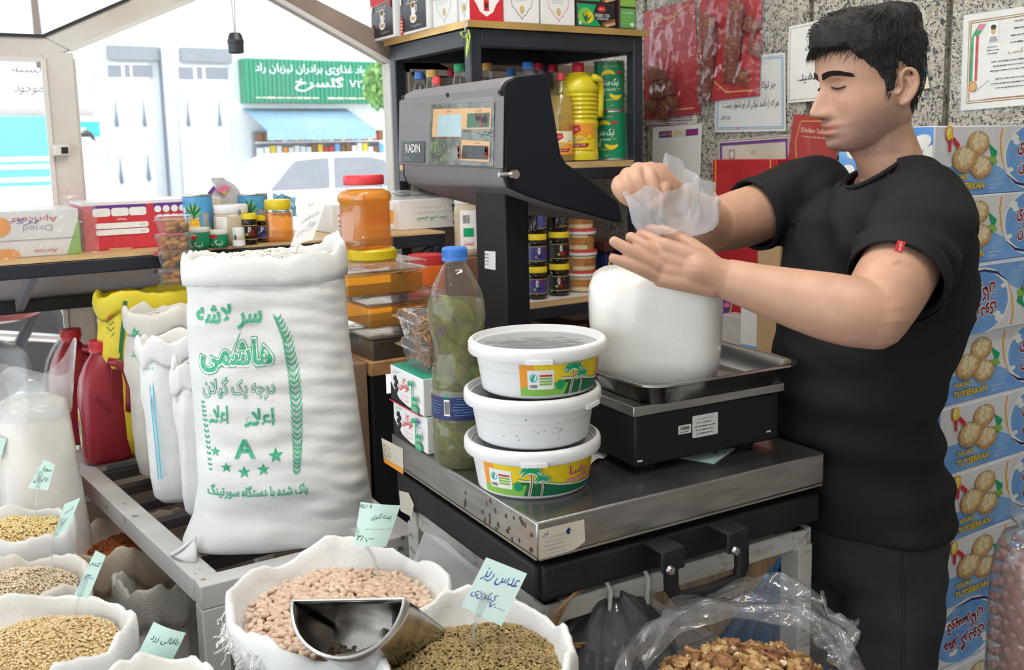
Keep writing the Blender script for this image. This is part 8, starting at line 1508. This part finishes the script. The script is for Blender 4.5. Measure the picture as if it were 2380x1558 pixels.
for sy in (1, -1):   # ears
    e0 = V((-.012, .0755 * sy, -.018)); hx = [( -.004, .004, -.002), (.002, .010, .022), (-.008, .015, .033), (-.021, .019, .028), (-.027, .020, .010), (-.022, .018, -.008), (-.012, .013, -.022), (-.004, .008, -.030), (.003, .003, -.026)]
    P = [hw(e0 + V((x, y * sy, z))) for x, y, z in hx]; Q = [P[0]]
    for a, b in zip(P, P[1:]): Q += [a.lerp(b, .5), b]
    for _ in range(2): Q = [Q[0]] + [(Q[i - 1] + Q[i] * 2 + Q[i + 1]) / 4 for i in range(1, len(Q) - 1)] + [Q[-1]]
    mb.tube(Q, [.0042] * 13 + [.005] * (len(Q) - 13), 8); mb.ball(hw(e0 + V((-.005, .008 * sy, -.026))), .0075, 10, 8)
    mb.tube([hw(e0 + V(p)) for p in ((-.004, .004 * sy, .02), (-.014, .011 * sy, .014), (-.017, .013 * sy, -.004), (-.010, .010 * sy, -.018))], [.0045, .005, .005, .0055], 8)
    mb.add([hw(e0 + V(p)) for p in ((.0, .0, -.026), (.0, .002 * sy, .026), (-.024, .013 * sy, .022), (-.022, .012 * sy, -.012), (-.006, -.01 * sy, 0))], [(0, 1, 4), (1, 2, 4), (2, 3, 4), (3, 0, 4), (0, 3, 2, 1)])
    mb.ball(hw(e0 + V((.004, .003 * sy, -.008))), .005, 8, 6)
# neck, then arms and hands in picture points
nk = [hw((-.008, 0, -.04)), hw((-.012, 0, -.09)), hw((-.022, 0, -.135)), hw((-.036, 0, -.19)), atd(2062, 470, 1.79)]; mb.tube(nk, [.053, .054, .056, .062, .068], 28); mb.ball(nk[-1], .072, 20, 10)
mb.tube([hw((.03, .0, -.10)), hw((.0, 0, -.15)), hw((-.02, 0, -.2))], [.028, .030, .032], 16)
LSh, LEl, LWr = (2150, 505, 1.64), (2035, 752, 1.455), (1690, 650, 1.535)
limb(mb, [(*LSh, .060), (2105, 600, 1.56, .061), (2062, 676, 1.50, .059), (2030, 734, 1.46, .052)]); limb(mb, [(2032, 734, 1.46, .051), (1985, 726, 1.46, .054), (1920, 712, 1.475, .0525), (1840, 692, 1.495, .046), (1760, 670, 1.515, .038), (1700, 652, 1.53, .0335)]); limb(mb, [(2042, 760, 1.46, .030), (2020, 768, 1.455, .027)])
limb(mb, [(1865, 450, 1.90, .058), (1780, 490, 1.86, .057), (1700, 515, 1.82, .055), (1655, 528, 1.79, .048)]); limb(mb, [(1658, 528, 1.79, .046), (1620, 505, 1.745, .044), (1585, 480, 1.70, .036), (1556, 452, 1.665, .029), (1540, 436, 1.65, .028)])
# left hand lies over the neck of the bag, back of the hand to us
limb(mb, [(1705, 654, 1.53, .031), (1660, 640, 1.53, .029), (1620, 625, 1.525, .027)])
for a, b in (((1650, 618), (1545, 572)), ((1650, 632), (1530, 596)), ((1650, 646), (1528, 622)), ((1655, 662), (1535, 648))): limb(mb, [(*a, 1.53, .021), ((a[0] + b[0]) / 2, (a[1] + b[1]) / 2, 1.528, .0175), (*b, 1.53, .0135)], 14)
for F in (((1540, 572, 1.535, .0125), (1512, 556, 1.545, .0115), (1490, 545, 1.565, .0095)), ((1530, 592, 1.53, .0125), (1496, 572, 1.525, .0112), (1466, 552, 1.535, .0092)), ((1526, 618, 1.525, .0128), (1472, 587, 1.515, .0112), (1428, 562, 1.52, .0088)), ((1534, 645, 1.53, .0122), (1478, 620, 1.515, .0105), (1426, 601, 1.515, .0082))): limb(mb, list(F), 12)
limb(mb, [(1640, 600, 1.54, .017), (1590, 560, 1.56, .0135), (1548, 540, 1.585, .012), (1512, 534, 1.60, .010)], 14)
# right hand: a fist seen over its knuckles, gripping the film
limb(mb, [(1545, 440, 1.652, .028), (1520, 418, 1.64, .028), (1500, 410, 1.635, .024)]); limb(mb, [(1530, 408, 1.65, .022), (1490, 408, 1.635, .020), (1458, 420, 1.63, .017)])
for F in (((1512, 398, 1.638, .0165), (1506, 410, 1.615, .0140), (1520, 446, 1.606, .0125), (1533, 462, 1.625, .0105)), ((1484, 398, 1.632, .0158), (1476, 414, 1.608, .0138), (1494, 452, 1.602, .0122), (1512, 466, 1.622, .010)), ((1460, 409, 1.627, .0150), (1452, 424, 1.604, .0132), (1472, 458, 1.600, .0118), (1490, 468, 1.620, .0098)), ((1441, 425, 1.625, .0135), (1434, 437, 1.604, .0118), (1452, 462, 1.600, .0105), (1468, 470, 1.618, .009))): limb(mb, list(F), 12)
limb(mb, [(1545, 425, 1.64, .016), (1540, 445, 1.62, .014), (1530, 465, 1.612, .012), (1520, 478, 1.612, .0095)], 14)
# trunk and legs under the clothes
limb(mb, [(2066, 470, 1.79, .068), (2060, 540, 1.79, .10), (2045, 640, 1.79, .115), (2025, 800, 1.81, .115), (2000, 1000, 1.815, .095), (2005, 1150, 1.82, .09)]); limb(mb, [(2120, 530, 1.68, .06), (2050, 545, 1.78, .08), (1900, 510, 1.88, .055)])
hipc = atd(2012, 1180, 1.82); sax = (atd(*LSh) - atd(1865, 450, 1.90)); sax.z = 0; sax.normalize(); fwdm = V((sax.y, -sax.x, 0))
if fwdm.dot(hf) < 0: fwdm = -fwdm
for s in (-1, 1):
    a = hipc + sax * (.06 * s) - V((0, 0, .03)); mb.tube([a, V((a.x, a.y, .45)) + fwdm * .01 + sax * (.015 * s), V((a.x, a.y, .10)) + sax * (.015 * s)], [.055, .045, .035], 14)
me = remeshed(mb, .0023, 3, .5); me.name = 'body'
skin = mat('skin', (.50, .285, .195), rough=.48, sss=.12, sub=(.010, .004, .002), var=.06, vscale=30, bump=.12, bscale=420, bdist=.002)
nt = skin.node_tree; at_ = nt.nodes.new('ShaderNodeAttribute'); at_.attribute_name = 'tint'; mx = nt.nodes.new('ShaderNodeMix'); mx.data_type = 'RGBA'; mx.blend_type = 'MULTIPLY'; mx.inputs[0].default_value = 1; pb_ = nt.nodes['Principled BSDF']; src = pb_.inputs['Base Color'].links[0].from_socket; nt.links.new(src, mx.inputs[6]); nt.links.new(at_.outputs['Color'], mx.inputs[7]); nt.links.new(mx.outputs[2], pb_.inputs['Base Color'])
ca_ = me.color_attributes.new('tint', 'FLOAT_COLOR', 'POINT'); HI = HM.inverted(); vals = []
for v in me.vertices:
    q = (HI @ (v.co - HC0)) / HS; t = [1.0, 1.0, 1.0]
    if q.length < .17:
        ay = abs(q.y); b = 0
        if q.x > -.03: 
            jaw = 1 / (1 + math.exp((q.z + .050 - .25 * max(0, .05 - q.x)) / .006)); cheek = 1 - .9 * G(q.z + .045, .03) * G(ay - .035, .022) * (1 if q.z > -.066 else 0); b = jaw * cheek; b = max(b, .9 * G(q.z + .060, .007) * G(q.y, .026) * (1 if q.x > .06 else 0))
            b *= max(0, min(1, (q.x + .03) / .03)); b *= .95 if q.z > -.128 else max(0, 1 - (-.128 - q.z) / .012)
        n_ = .75 + .35 * noise.noise(q * 260); t = [1 - .46 * b * n_, 1 - .42 * b * n_, 1 - .34 * b * n_]
        if q.x > .07:
            hi_ = -.0615 - .006 * (ay / .026) ** 2; lo_ = -.0875 + .011 * (ay / .026) ** 2; L = max(0, min(1, (hi_ - q.z) / .0025)) * max(0, min(1, (q.z - lo_) / .0025)) * (1 if ay < .024 else max(0, 1 - (ay - .024) / .005)) * .85; t = [t[0] * (1 - L) + 1.0 * L, t[1] * (1 - L) + .68 * L, t[2] * (1 - L) + .70 * L]; m_ = G(q.z + .0736, .0016) * G(q.y, .024); t = [k * (1 - .6 * m_) for k in t]
            e = G(ay - .030, .014) * G(q.z + .001, .008); t = [t[0] * (1 - .18 * e), t[1] * (1 - .22 * e), t[2] * (1 - .2 * e)]; c_ = G(ay - .045, .02) * G(q.z + .032, .02); t[1] *= 1 - .10 * c_; t[2] *= 1 - .08 * c_; k_ = G(ay - .008, .0035) * G(q.z + .0535, .003); t = [x * (1 - .75 * k_) for x in t]
    vals += [t[0], t[1], t[2], 1]
ca_.data.foreach_set('color', vals); me.materials.append(skin); me.shade_smooth()
body = bpy.data.objects.new('body', me); COL.objects.link(body); body.parent = man; body.matrix_parent_inverse = PINV(man)
# ---- face details laid on the head surface
hairm = mat('black_hair', (.012, .010, .010), rough=.42, var=.4, vscale=30, stretch=(6, 6, 1), bump=.6, bscale=160, bdist=.004)
def face_at(y, z, h):
    lo, hi = -1.5, 1.5
    for _ in range(30):
        m_ = (lo + hi) / 2
        if headpt(m_, z).y < y: lo = m_
        else: hi = m_
    p = headpt((lo + hi) / 2, z); n_ = V((1, .35 * (1 if y > 0 else -1) * min(1, abs(y) / .03), 0)).normalized(); return hw(p + n_ * h)
for s in (-1, 1):
    mb = MB(); rr = random.Random(7 + s)
    for i in range(300):
        t = rr.random(); y = .007 + .046 * t; z = .0185 + .0085 * math.sin(t * 2.2) - .007 * t * t + rr.uniform(-.0055, .0055) * (1 - .5 * t); a = face_at(y * s, z, .0006); b = face_at((y + .0075) * s, z + .0035 * (1 - 1.6 * t), .0016); mb.tube([a, a.lerp(b, .5), b], [.0006, .0006, .0002], 4, cap=False)
    mb.build('eyebrow', hairm, man, smooth=0, recalc=False)
    mb = MB(); mb.tube([face_at((.0155 + .031 * k / 10) * s, .0008 - .0035 * math.sin(PI * k / 10) - .001 * k / 10, .0010) for k in range(11)], [.0005] + [.0012] * 9 + [.0006], 6)
    for k in range(16): y = (.017 + .029 * k / 15); a = face_at(y * s, -.0007 - .003 * math.sin(PI * k / 15), .001); mb.tube([a, a + HM @ V((.0035, .002 * s, -.0022))], [.0004, .0002], 4, cap=False)
    mb.build('eyelashes', hairm, man, smooth=0)
# ---- hair
def hline(th):
    a = abs((th + PI) % (2 * PI) - PI); a = math.degrees(a)
    return interp([(0, .066), (30, .064), (46, .060), (58, .040), (68, .022), (76, -.005), (82, -.030), (90, -.028), (94, .012), (100, .024), (112, .010), (122, -.030), (140, -.075), (180, -.088)], a)[0]
def hair_h(th, z):
    a = abs((th + PI) % (2 * PI) - PI); ad = math.degrees(a); lo = hline(th); e = (z - lo); up = max(0, min(1, e / .012)); top = max(0, min(1, (z - .03) / .06))
    th_ = .004 + .007 * max(0, min(1, e / .06)) + .0095 * top + (.005 * G(ad, 50) * top) - (.003 if 70 < ad < 92 and z < .02 else 0); return th_ * up
mb = MB(); nth, nz2 = 200, 90; rings = []; HH = []
for k in range(nz2):
    z = -.095 + .2117 * k / (nz2 - 1); ring = []
    for i in range(nth):
        th = 2 * PI * i / nth; h = hair_h(th, z); HH.append(h); a = math.degrees(abs((th + PI) % (2 * PI) - PI)); st = noise.noise((th * 26 + z * 60, z * 14, 2)) * .0022 + noise.noise((th * 9 + z * 30, z * 6, 5)) * .0025
        p = headpt(th, z, (h + st if h > .002 else h) - .0012)
        if h > .004 and a < 60: p.x += .003 * max(0, 1 - (z - .06) / .05) * (1 if z > .055 else 0); p.z -= .006 * max(0, 1 - abs(z - .07) / .02)
        ring.append(hw(p))
    rings.append(ring)
mb.loft(rings, True, False, True); keep = [i for i, f in enumerate(mb.f) if max(HH[j] for j in f) > .0008]; mb.f = [mb.f[i] for i in keep]; mb.m = [mb.m[i] for i in keep]; mb.build('hair', hairm, man, smooth=180)
mb = MB(); rr = random.Random(2)
for i in range(2600):
    th = rr.uniform(-PI, PI); z = rr.uniform(-.06, .112); ad = abs(math.degrees(th))
    if z < hline(th) + .004: continue
    h = hair_h(th, z); sw = rr.uniform(.2, .5); L = rr.uniform(.012, .026) * (1.3 if z > .06 else .55)
    def Q(t): zz = z - (L * t * (.55 if z > .07 else 1)) + (L * t * .5 if (z > .07 and ad < 70) else 0); return hw(headpt(th - .35 * sw * t * (1 if z > .05 else .15), min(max(zz, -.1), .1168), h + .0006 + .0022 * math.sin(PI * t) + (.004 * t if ad < 60 and z > .06 else 0)))
    mb.tube([Q(0), Q(.5), Q(1)], [.0007, .0006, .0001], 3, cap=False)
for i in range(420):   # fringe combed forward over the brow
    th = R(rr.uniform(-62, 50)); z = .074 + rr.uniform(-.008, .014); d_ = rr.uniform(.008, .022); a0 = headpt(th, z, .009); b0 = a0 + V((.008, .002, -.004)); c0 = a0 + V((.008 + rr.uniform(0, .005), -.004 + rr.uniform(-.004, .004), -.006 - d_ * (.9 if th < .3 else .5))); mb.tube([hw(a0), hw(b0), hw(c0)], [.0009, .0008, .0001], 3, cap=False)
o = mb.build('hair_strands', hairm, man, smooth=0, recalc=False); o['kind'] = 'stuff'
# ---- T-shirt
cloth = mat('black_cotton', (.0135, .013, .0145), rough=.85, var=.15, vscale=9, bump=.2, bscale=700, bdist=.001, spec=.25)
mb = MB(); TL = [(398, 2035, 2112, 1.80, .050), (425, 1985, 2150, 1.79, .085), (455, 1915, 2190, 1.785, .115), (500, 1858, 2222, 1.78, .15), (560, 1838, 2242, 1.78, .17), (640, 1826, 2250, 1.785, .175), (740, 1814, 2236, 1.79, .17), (850, 1803, 2194, 1.80, .165), (950, 1798, 2166, 1.81, .16), (1040, 1805, 2170, 1.815, .16), (1110, 1825, 2188, 1.82, .178), (1185, 1850, 2194, 1.82, .185)]
rings = []
for y, xl, xr, d_, ry in TL:
    c = atd((xl + xr) / 2, y, d_); rx = (xr - xl) / 2 * d_ / FPX; vdn = V((fwd.x, fwd.y, 0)).normalized(); vrn = V((vdn.y, -vdn.x, 0)); rings.append([c + vrn * (rx * math.cos(a)) + vdn * (ry * math.sin(a)) for a in [2 * PI * i / 48 for i in range(48)]])
mb.loft(rings, True, True, True)
nc = [(1956, 444, 1.665), (1985, 440, 1.655), (2020, 425, 1.65), (2060, 402, 1.66), (2095, 376, 1.69), (2118, 358, 1.74), (2110, 356, 1.80), (2060, 372, 1.86), (2000, 395, 1.86), (1960, 415, 1.80), (1946, 430, 1.72)]
P = [atd(*p) for p in nc]; Q = []
for i in range(len(P)): Q += [P[i], (P[i] + P[(i + 1) % len(P)]) / 2]
for _ in range(7): Q = [(Q[i - 1] + Q[i] * 2 + Q[(i + 1) % len(Q)]) / 4 for i in range(len(Q))]
cc = sum(Q, V()) / len(Q); mb.loft([Q] + [[cc + (p - cc) * o_ + V((0, 0, dz)) for p in Q] for o_, dz in ((1.14, -.012), (1.32, -.040), (1.5, -.09), (1.5, -.16))], True, True, True)
limb(mb, [(2120, 468, 1.70, .075), (2150, 520, 1.635, .082), (2118, 592, 1.572, .078), (2076, 664, 1.512, .072)]); limb(mb, [(1900, 455, 1.87, .072), (1845, 468, 1.89, .074), (1790, 486, 1.865, .071), (1745, 502, 1.845, .068)])
me = remeshed(mb, .006, 6, .5); b = bmesh.new(); b.from_mesh(me)
LA, LB = atd(2150, 520, 1.635), atd(2076, 664, 1.512); RA, RB = atd(1845, 468, 1.89), atd(1745, 502, 1.845)
for A0, B0, cut in ((LA, LB, .92), (RA, RB, .95)):   # open the cuffs
    ax_ = (B0 - A0).normalized(); co = A0.lerp(B0, cut); g_ = [f for f in b.faces if (f.calc_center_median() - co).dot(ax_) > 0 and (f.calc_center_median() - co).cross(ax_).length < .10 and (f.calc_center_median() - co).dot(ax_) < .14]; bmesh.ops.delete(b, geom=g_, context='FACES')
qn = V()
for i in range(len(Q)): qn += (Q[i] - cc).cross(Q[(i + 1) % len(Q)] - cc)
qn.normalize(); qn = -qn if qn.z < 0 else qn
def inring(p):
    d_ = p - cc; h_ = d_.dot(qn); d_ = d_ - qn * h_
    if not -.05 < h_ < .06 or d_.length > .2: return False
    q_ = max(Q, key=lambda k: (k - cc).normalized().dot(d_.normalized())); return d_.length < (q_ - cc).length * .985
bmesh.ops.delete(b, geom=[f for f in b.faces if inring(f.calc_center_median())], context='FACES')
bmesh.ops.subdivide_edges(b, edges=b.edges[:], cuts=1, use_grid_fill=True); b.normal_update()
sh0 = atd(2150, 480, 1.62)
for v in b.verts:
    p = v.co; x, z = (p - C0).dot(rgt) / (p - C0).dot(fwd), p.z; dd = (p - sh0).length
    fold = math.sin((x * 16 + z * 9) * 2.2 + 2.4 * noise.noise(p * 4)) * .5 + noise.noise(p * 9) * .8; rad = math.sin(dd * 95 + 3 * noise.noise(p * 6)) * G(dd - .16, .12); low = math.sin(z * 75 + x * 12 + 3 * noise.noise(p * 5)) * G(z - .95, .13) + math.sin(z * 60 - x * 30) * G(z - 1.12, .10) * .5
    v.co += v.normal * (.0065 * fold + .005 * rad + .006 * low + .002 * noise.noise(p * 26))
b.to_mesh(me); b.free(); me.name = 't_shirt'; me.materials.append(cloth); me.shade_smooth(); ts = bpy.data.objects.new('t_shirt', me); COL.objects.link(ts); ts.parent = man; ts.matrix_parent_inverse = PINV(man); so = ts.modifiers.new('t', 'SOLIDIFY'); so.thickness = .003; so.offset = 1
def ringpts(A0, B0, t, r_, n=40): ax_ = (B0 - A0).normalized(); u = ax_.cross(V((0, 0, 1))).normalized(); w_ = ax_.cross(u); c = A0.lerp(B0, t); return [c + (u * math.cos(a) + w_ * math.sin(a)) * r_ for a in [2 * PI * i / n for i in range(n)]]
for A0, B0, t, r_ in ((LA, LB, .86, .0775), (RA, RB, .9, .071)): mb = MB(); mb.loft([ringpts(A0, B0, t - .10, r_ - .001), ringpts(A0, B0, t - .06, r_ + .0015), ringpts(A0, B0, t + .07, r_ - .001), ringpts(A0, B0, t + .09, r_ - .004), ringpts(A0, B0, t + .02, r_ - .008)], True); mb.build('sleeve_cuff', cloth, ts, smooth=180)
tab = atd(2090, 573, 1.44); mb = MB(); TP = PL(atd(2092, 573, 1.452), rgt, upv); q = TP.pts((2087, 559), (2105, 563), (2095, 589), (2078, 584)); mb.prism(q, TP.o, TP.u, TP.v, TP.n, .002); mb.build('red_tab', INK['red'], ts, bevel=.0005); d = Dec(); c = TP.uv(2091, 574); d.text("LEVI'S", c[0], c[1], .014, .004, 'white', rot=-1.85); o = d.emit('tab_lettering', ts, lambda a, b_, h: TP.at(a, b_, .0023 + h))
mb = MB(); mb.tube(Q + [Q[0], Q[1]], .006, 10, cap=False, flat=.8); mb.build('neck_band', cloth, ts, smooth=180)
# ---- jeans and shoes
jean = mat('black_denim', (.030, .031, .034), rough=.8, var=.25, vscale=10, bump=.25, bscale=500, bdist=.0015)
mb = MB(); h2 = hipc + V((0, 0, .06))
mb.loft([[V((h2.x, h2.y, 0)) + sax * (rx * math.cos(a)) + fwdm * (ry * math.sin(a)) + V((0, 0, z)) for a in [2 * PI * i / 40 for i in range(40)]] for z, rx, ry in ((hipc.z + .10, .135, .115), (hipc.z, .145, .12), (hipc.z - .10, .16, .125), (hipc.z - .14, .11, .09))], True, True, True)
for s in (-1, 1): a = V((h2.x, h2.y, 0)) + sax * (.074 * s); mb.tube([a + V((0, 0, hipc.z - .02)), a + V((0, 0, hipc.z - .2)), a + fwdm * .012 + V((0, 0, .45)), a + V((0, 0, .25)), a + V((0, 0, .05))], [.09, .088, .07, .064, .062], 20)
me = remeshed(mb, .008, 5, .5)
for v in me.vertices: v.co += v.normal * (.004 * noise.noise((v.co.x * 9, v.co.y * 9, v.co.z * 26)) + .003 * math.sin(v.co.z * 70 + 4 * noise.noise(v.co * 6)) * G(v.co.z - .45, .2))
me.name = 'jeans'; me.materials.append(jean); me.shade_smooth(); je = bpy.data.objects.new('jeans', me); COL.objects.link(je); je.parent = man; je.matrix_parent_inverse = PINV(man)
from mathutils.bvhtree import BVHTree
bt = BVHTree.FromPolygons([v.co for v in me.vertices], [p.vertices for p in me.polygons])
def onj(x, y): h = bt.ray_cast(C0, ray(x, y)); return (h[0] or atd(x, y, 1.7)) - ray(x, y) * .001
for pts in (((2098, 1185), (2096, 1300), (2100, 1420), (2098, 1560)), ((2135, 1180), (2138, 1260), (2148, 1340)), ((2148, 1190), (2150, 1300), (2160, 1345)), ((1930, 1180), (2040, 1190), (2098, 1184))): mb = MB(); mb.tube([onj(*pts[k]).lerp(onj(*pts[k + 1]), t) for k in range(len(pts) - 1) for t in (0, .33, .66)] + [onj(*pts[-1])], .0022, 6); mb.build('seam', jean, je)
mb = MB(); mb.lathe([(0, .002), (.004, .002), (.005, 0), (0, 0)], onj(2079, 1189), 12, (-fwd).to_track_quat('Z', 'Y').to_matrix()); mb.build('rivet', mat('copper_rivet', (.4, .25, .18), rough=.4, metal=1), je)
for s in (-1, 1): mb = MB(); a = V((h2.x, h2.y, 0)) + sax * (.075 * s); mb.tube([a + fwdm * k + V((0, 0, z)) for k, z in ((-.08, .05), (0, .05), (.1, .045), (.17, .03))], [.04, .045, .042, .03], 14, flat=.9); mb.build('shoe', blackp, man, smooth=180)
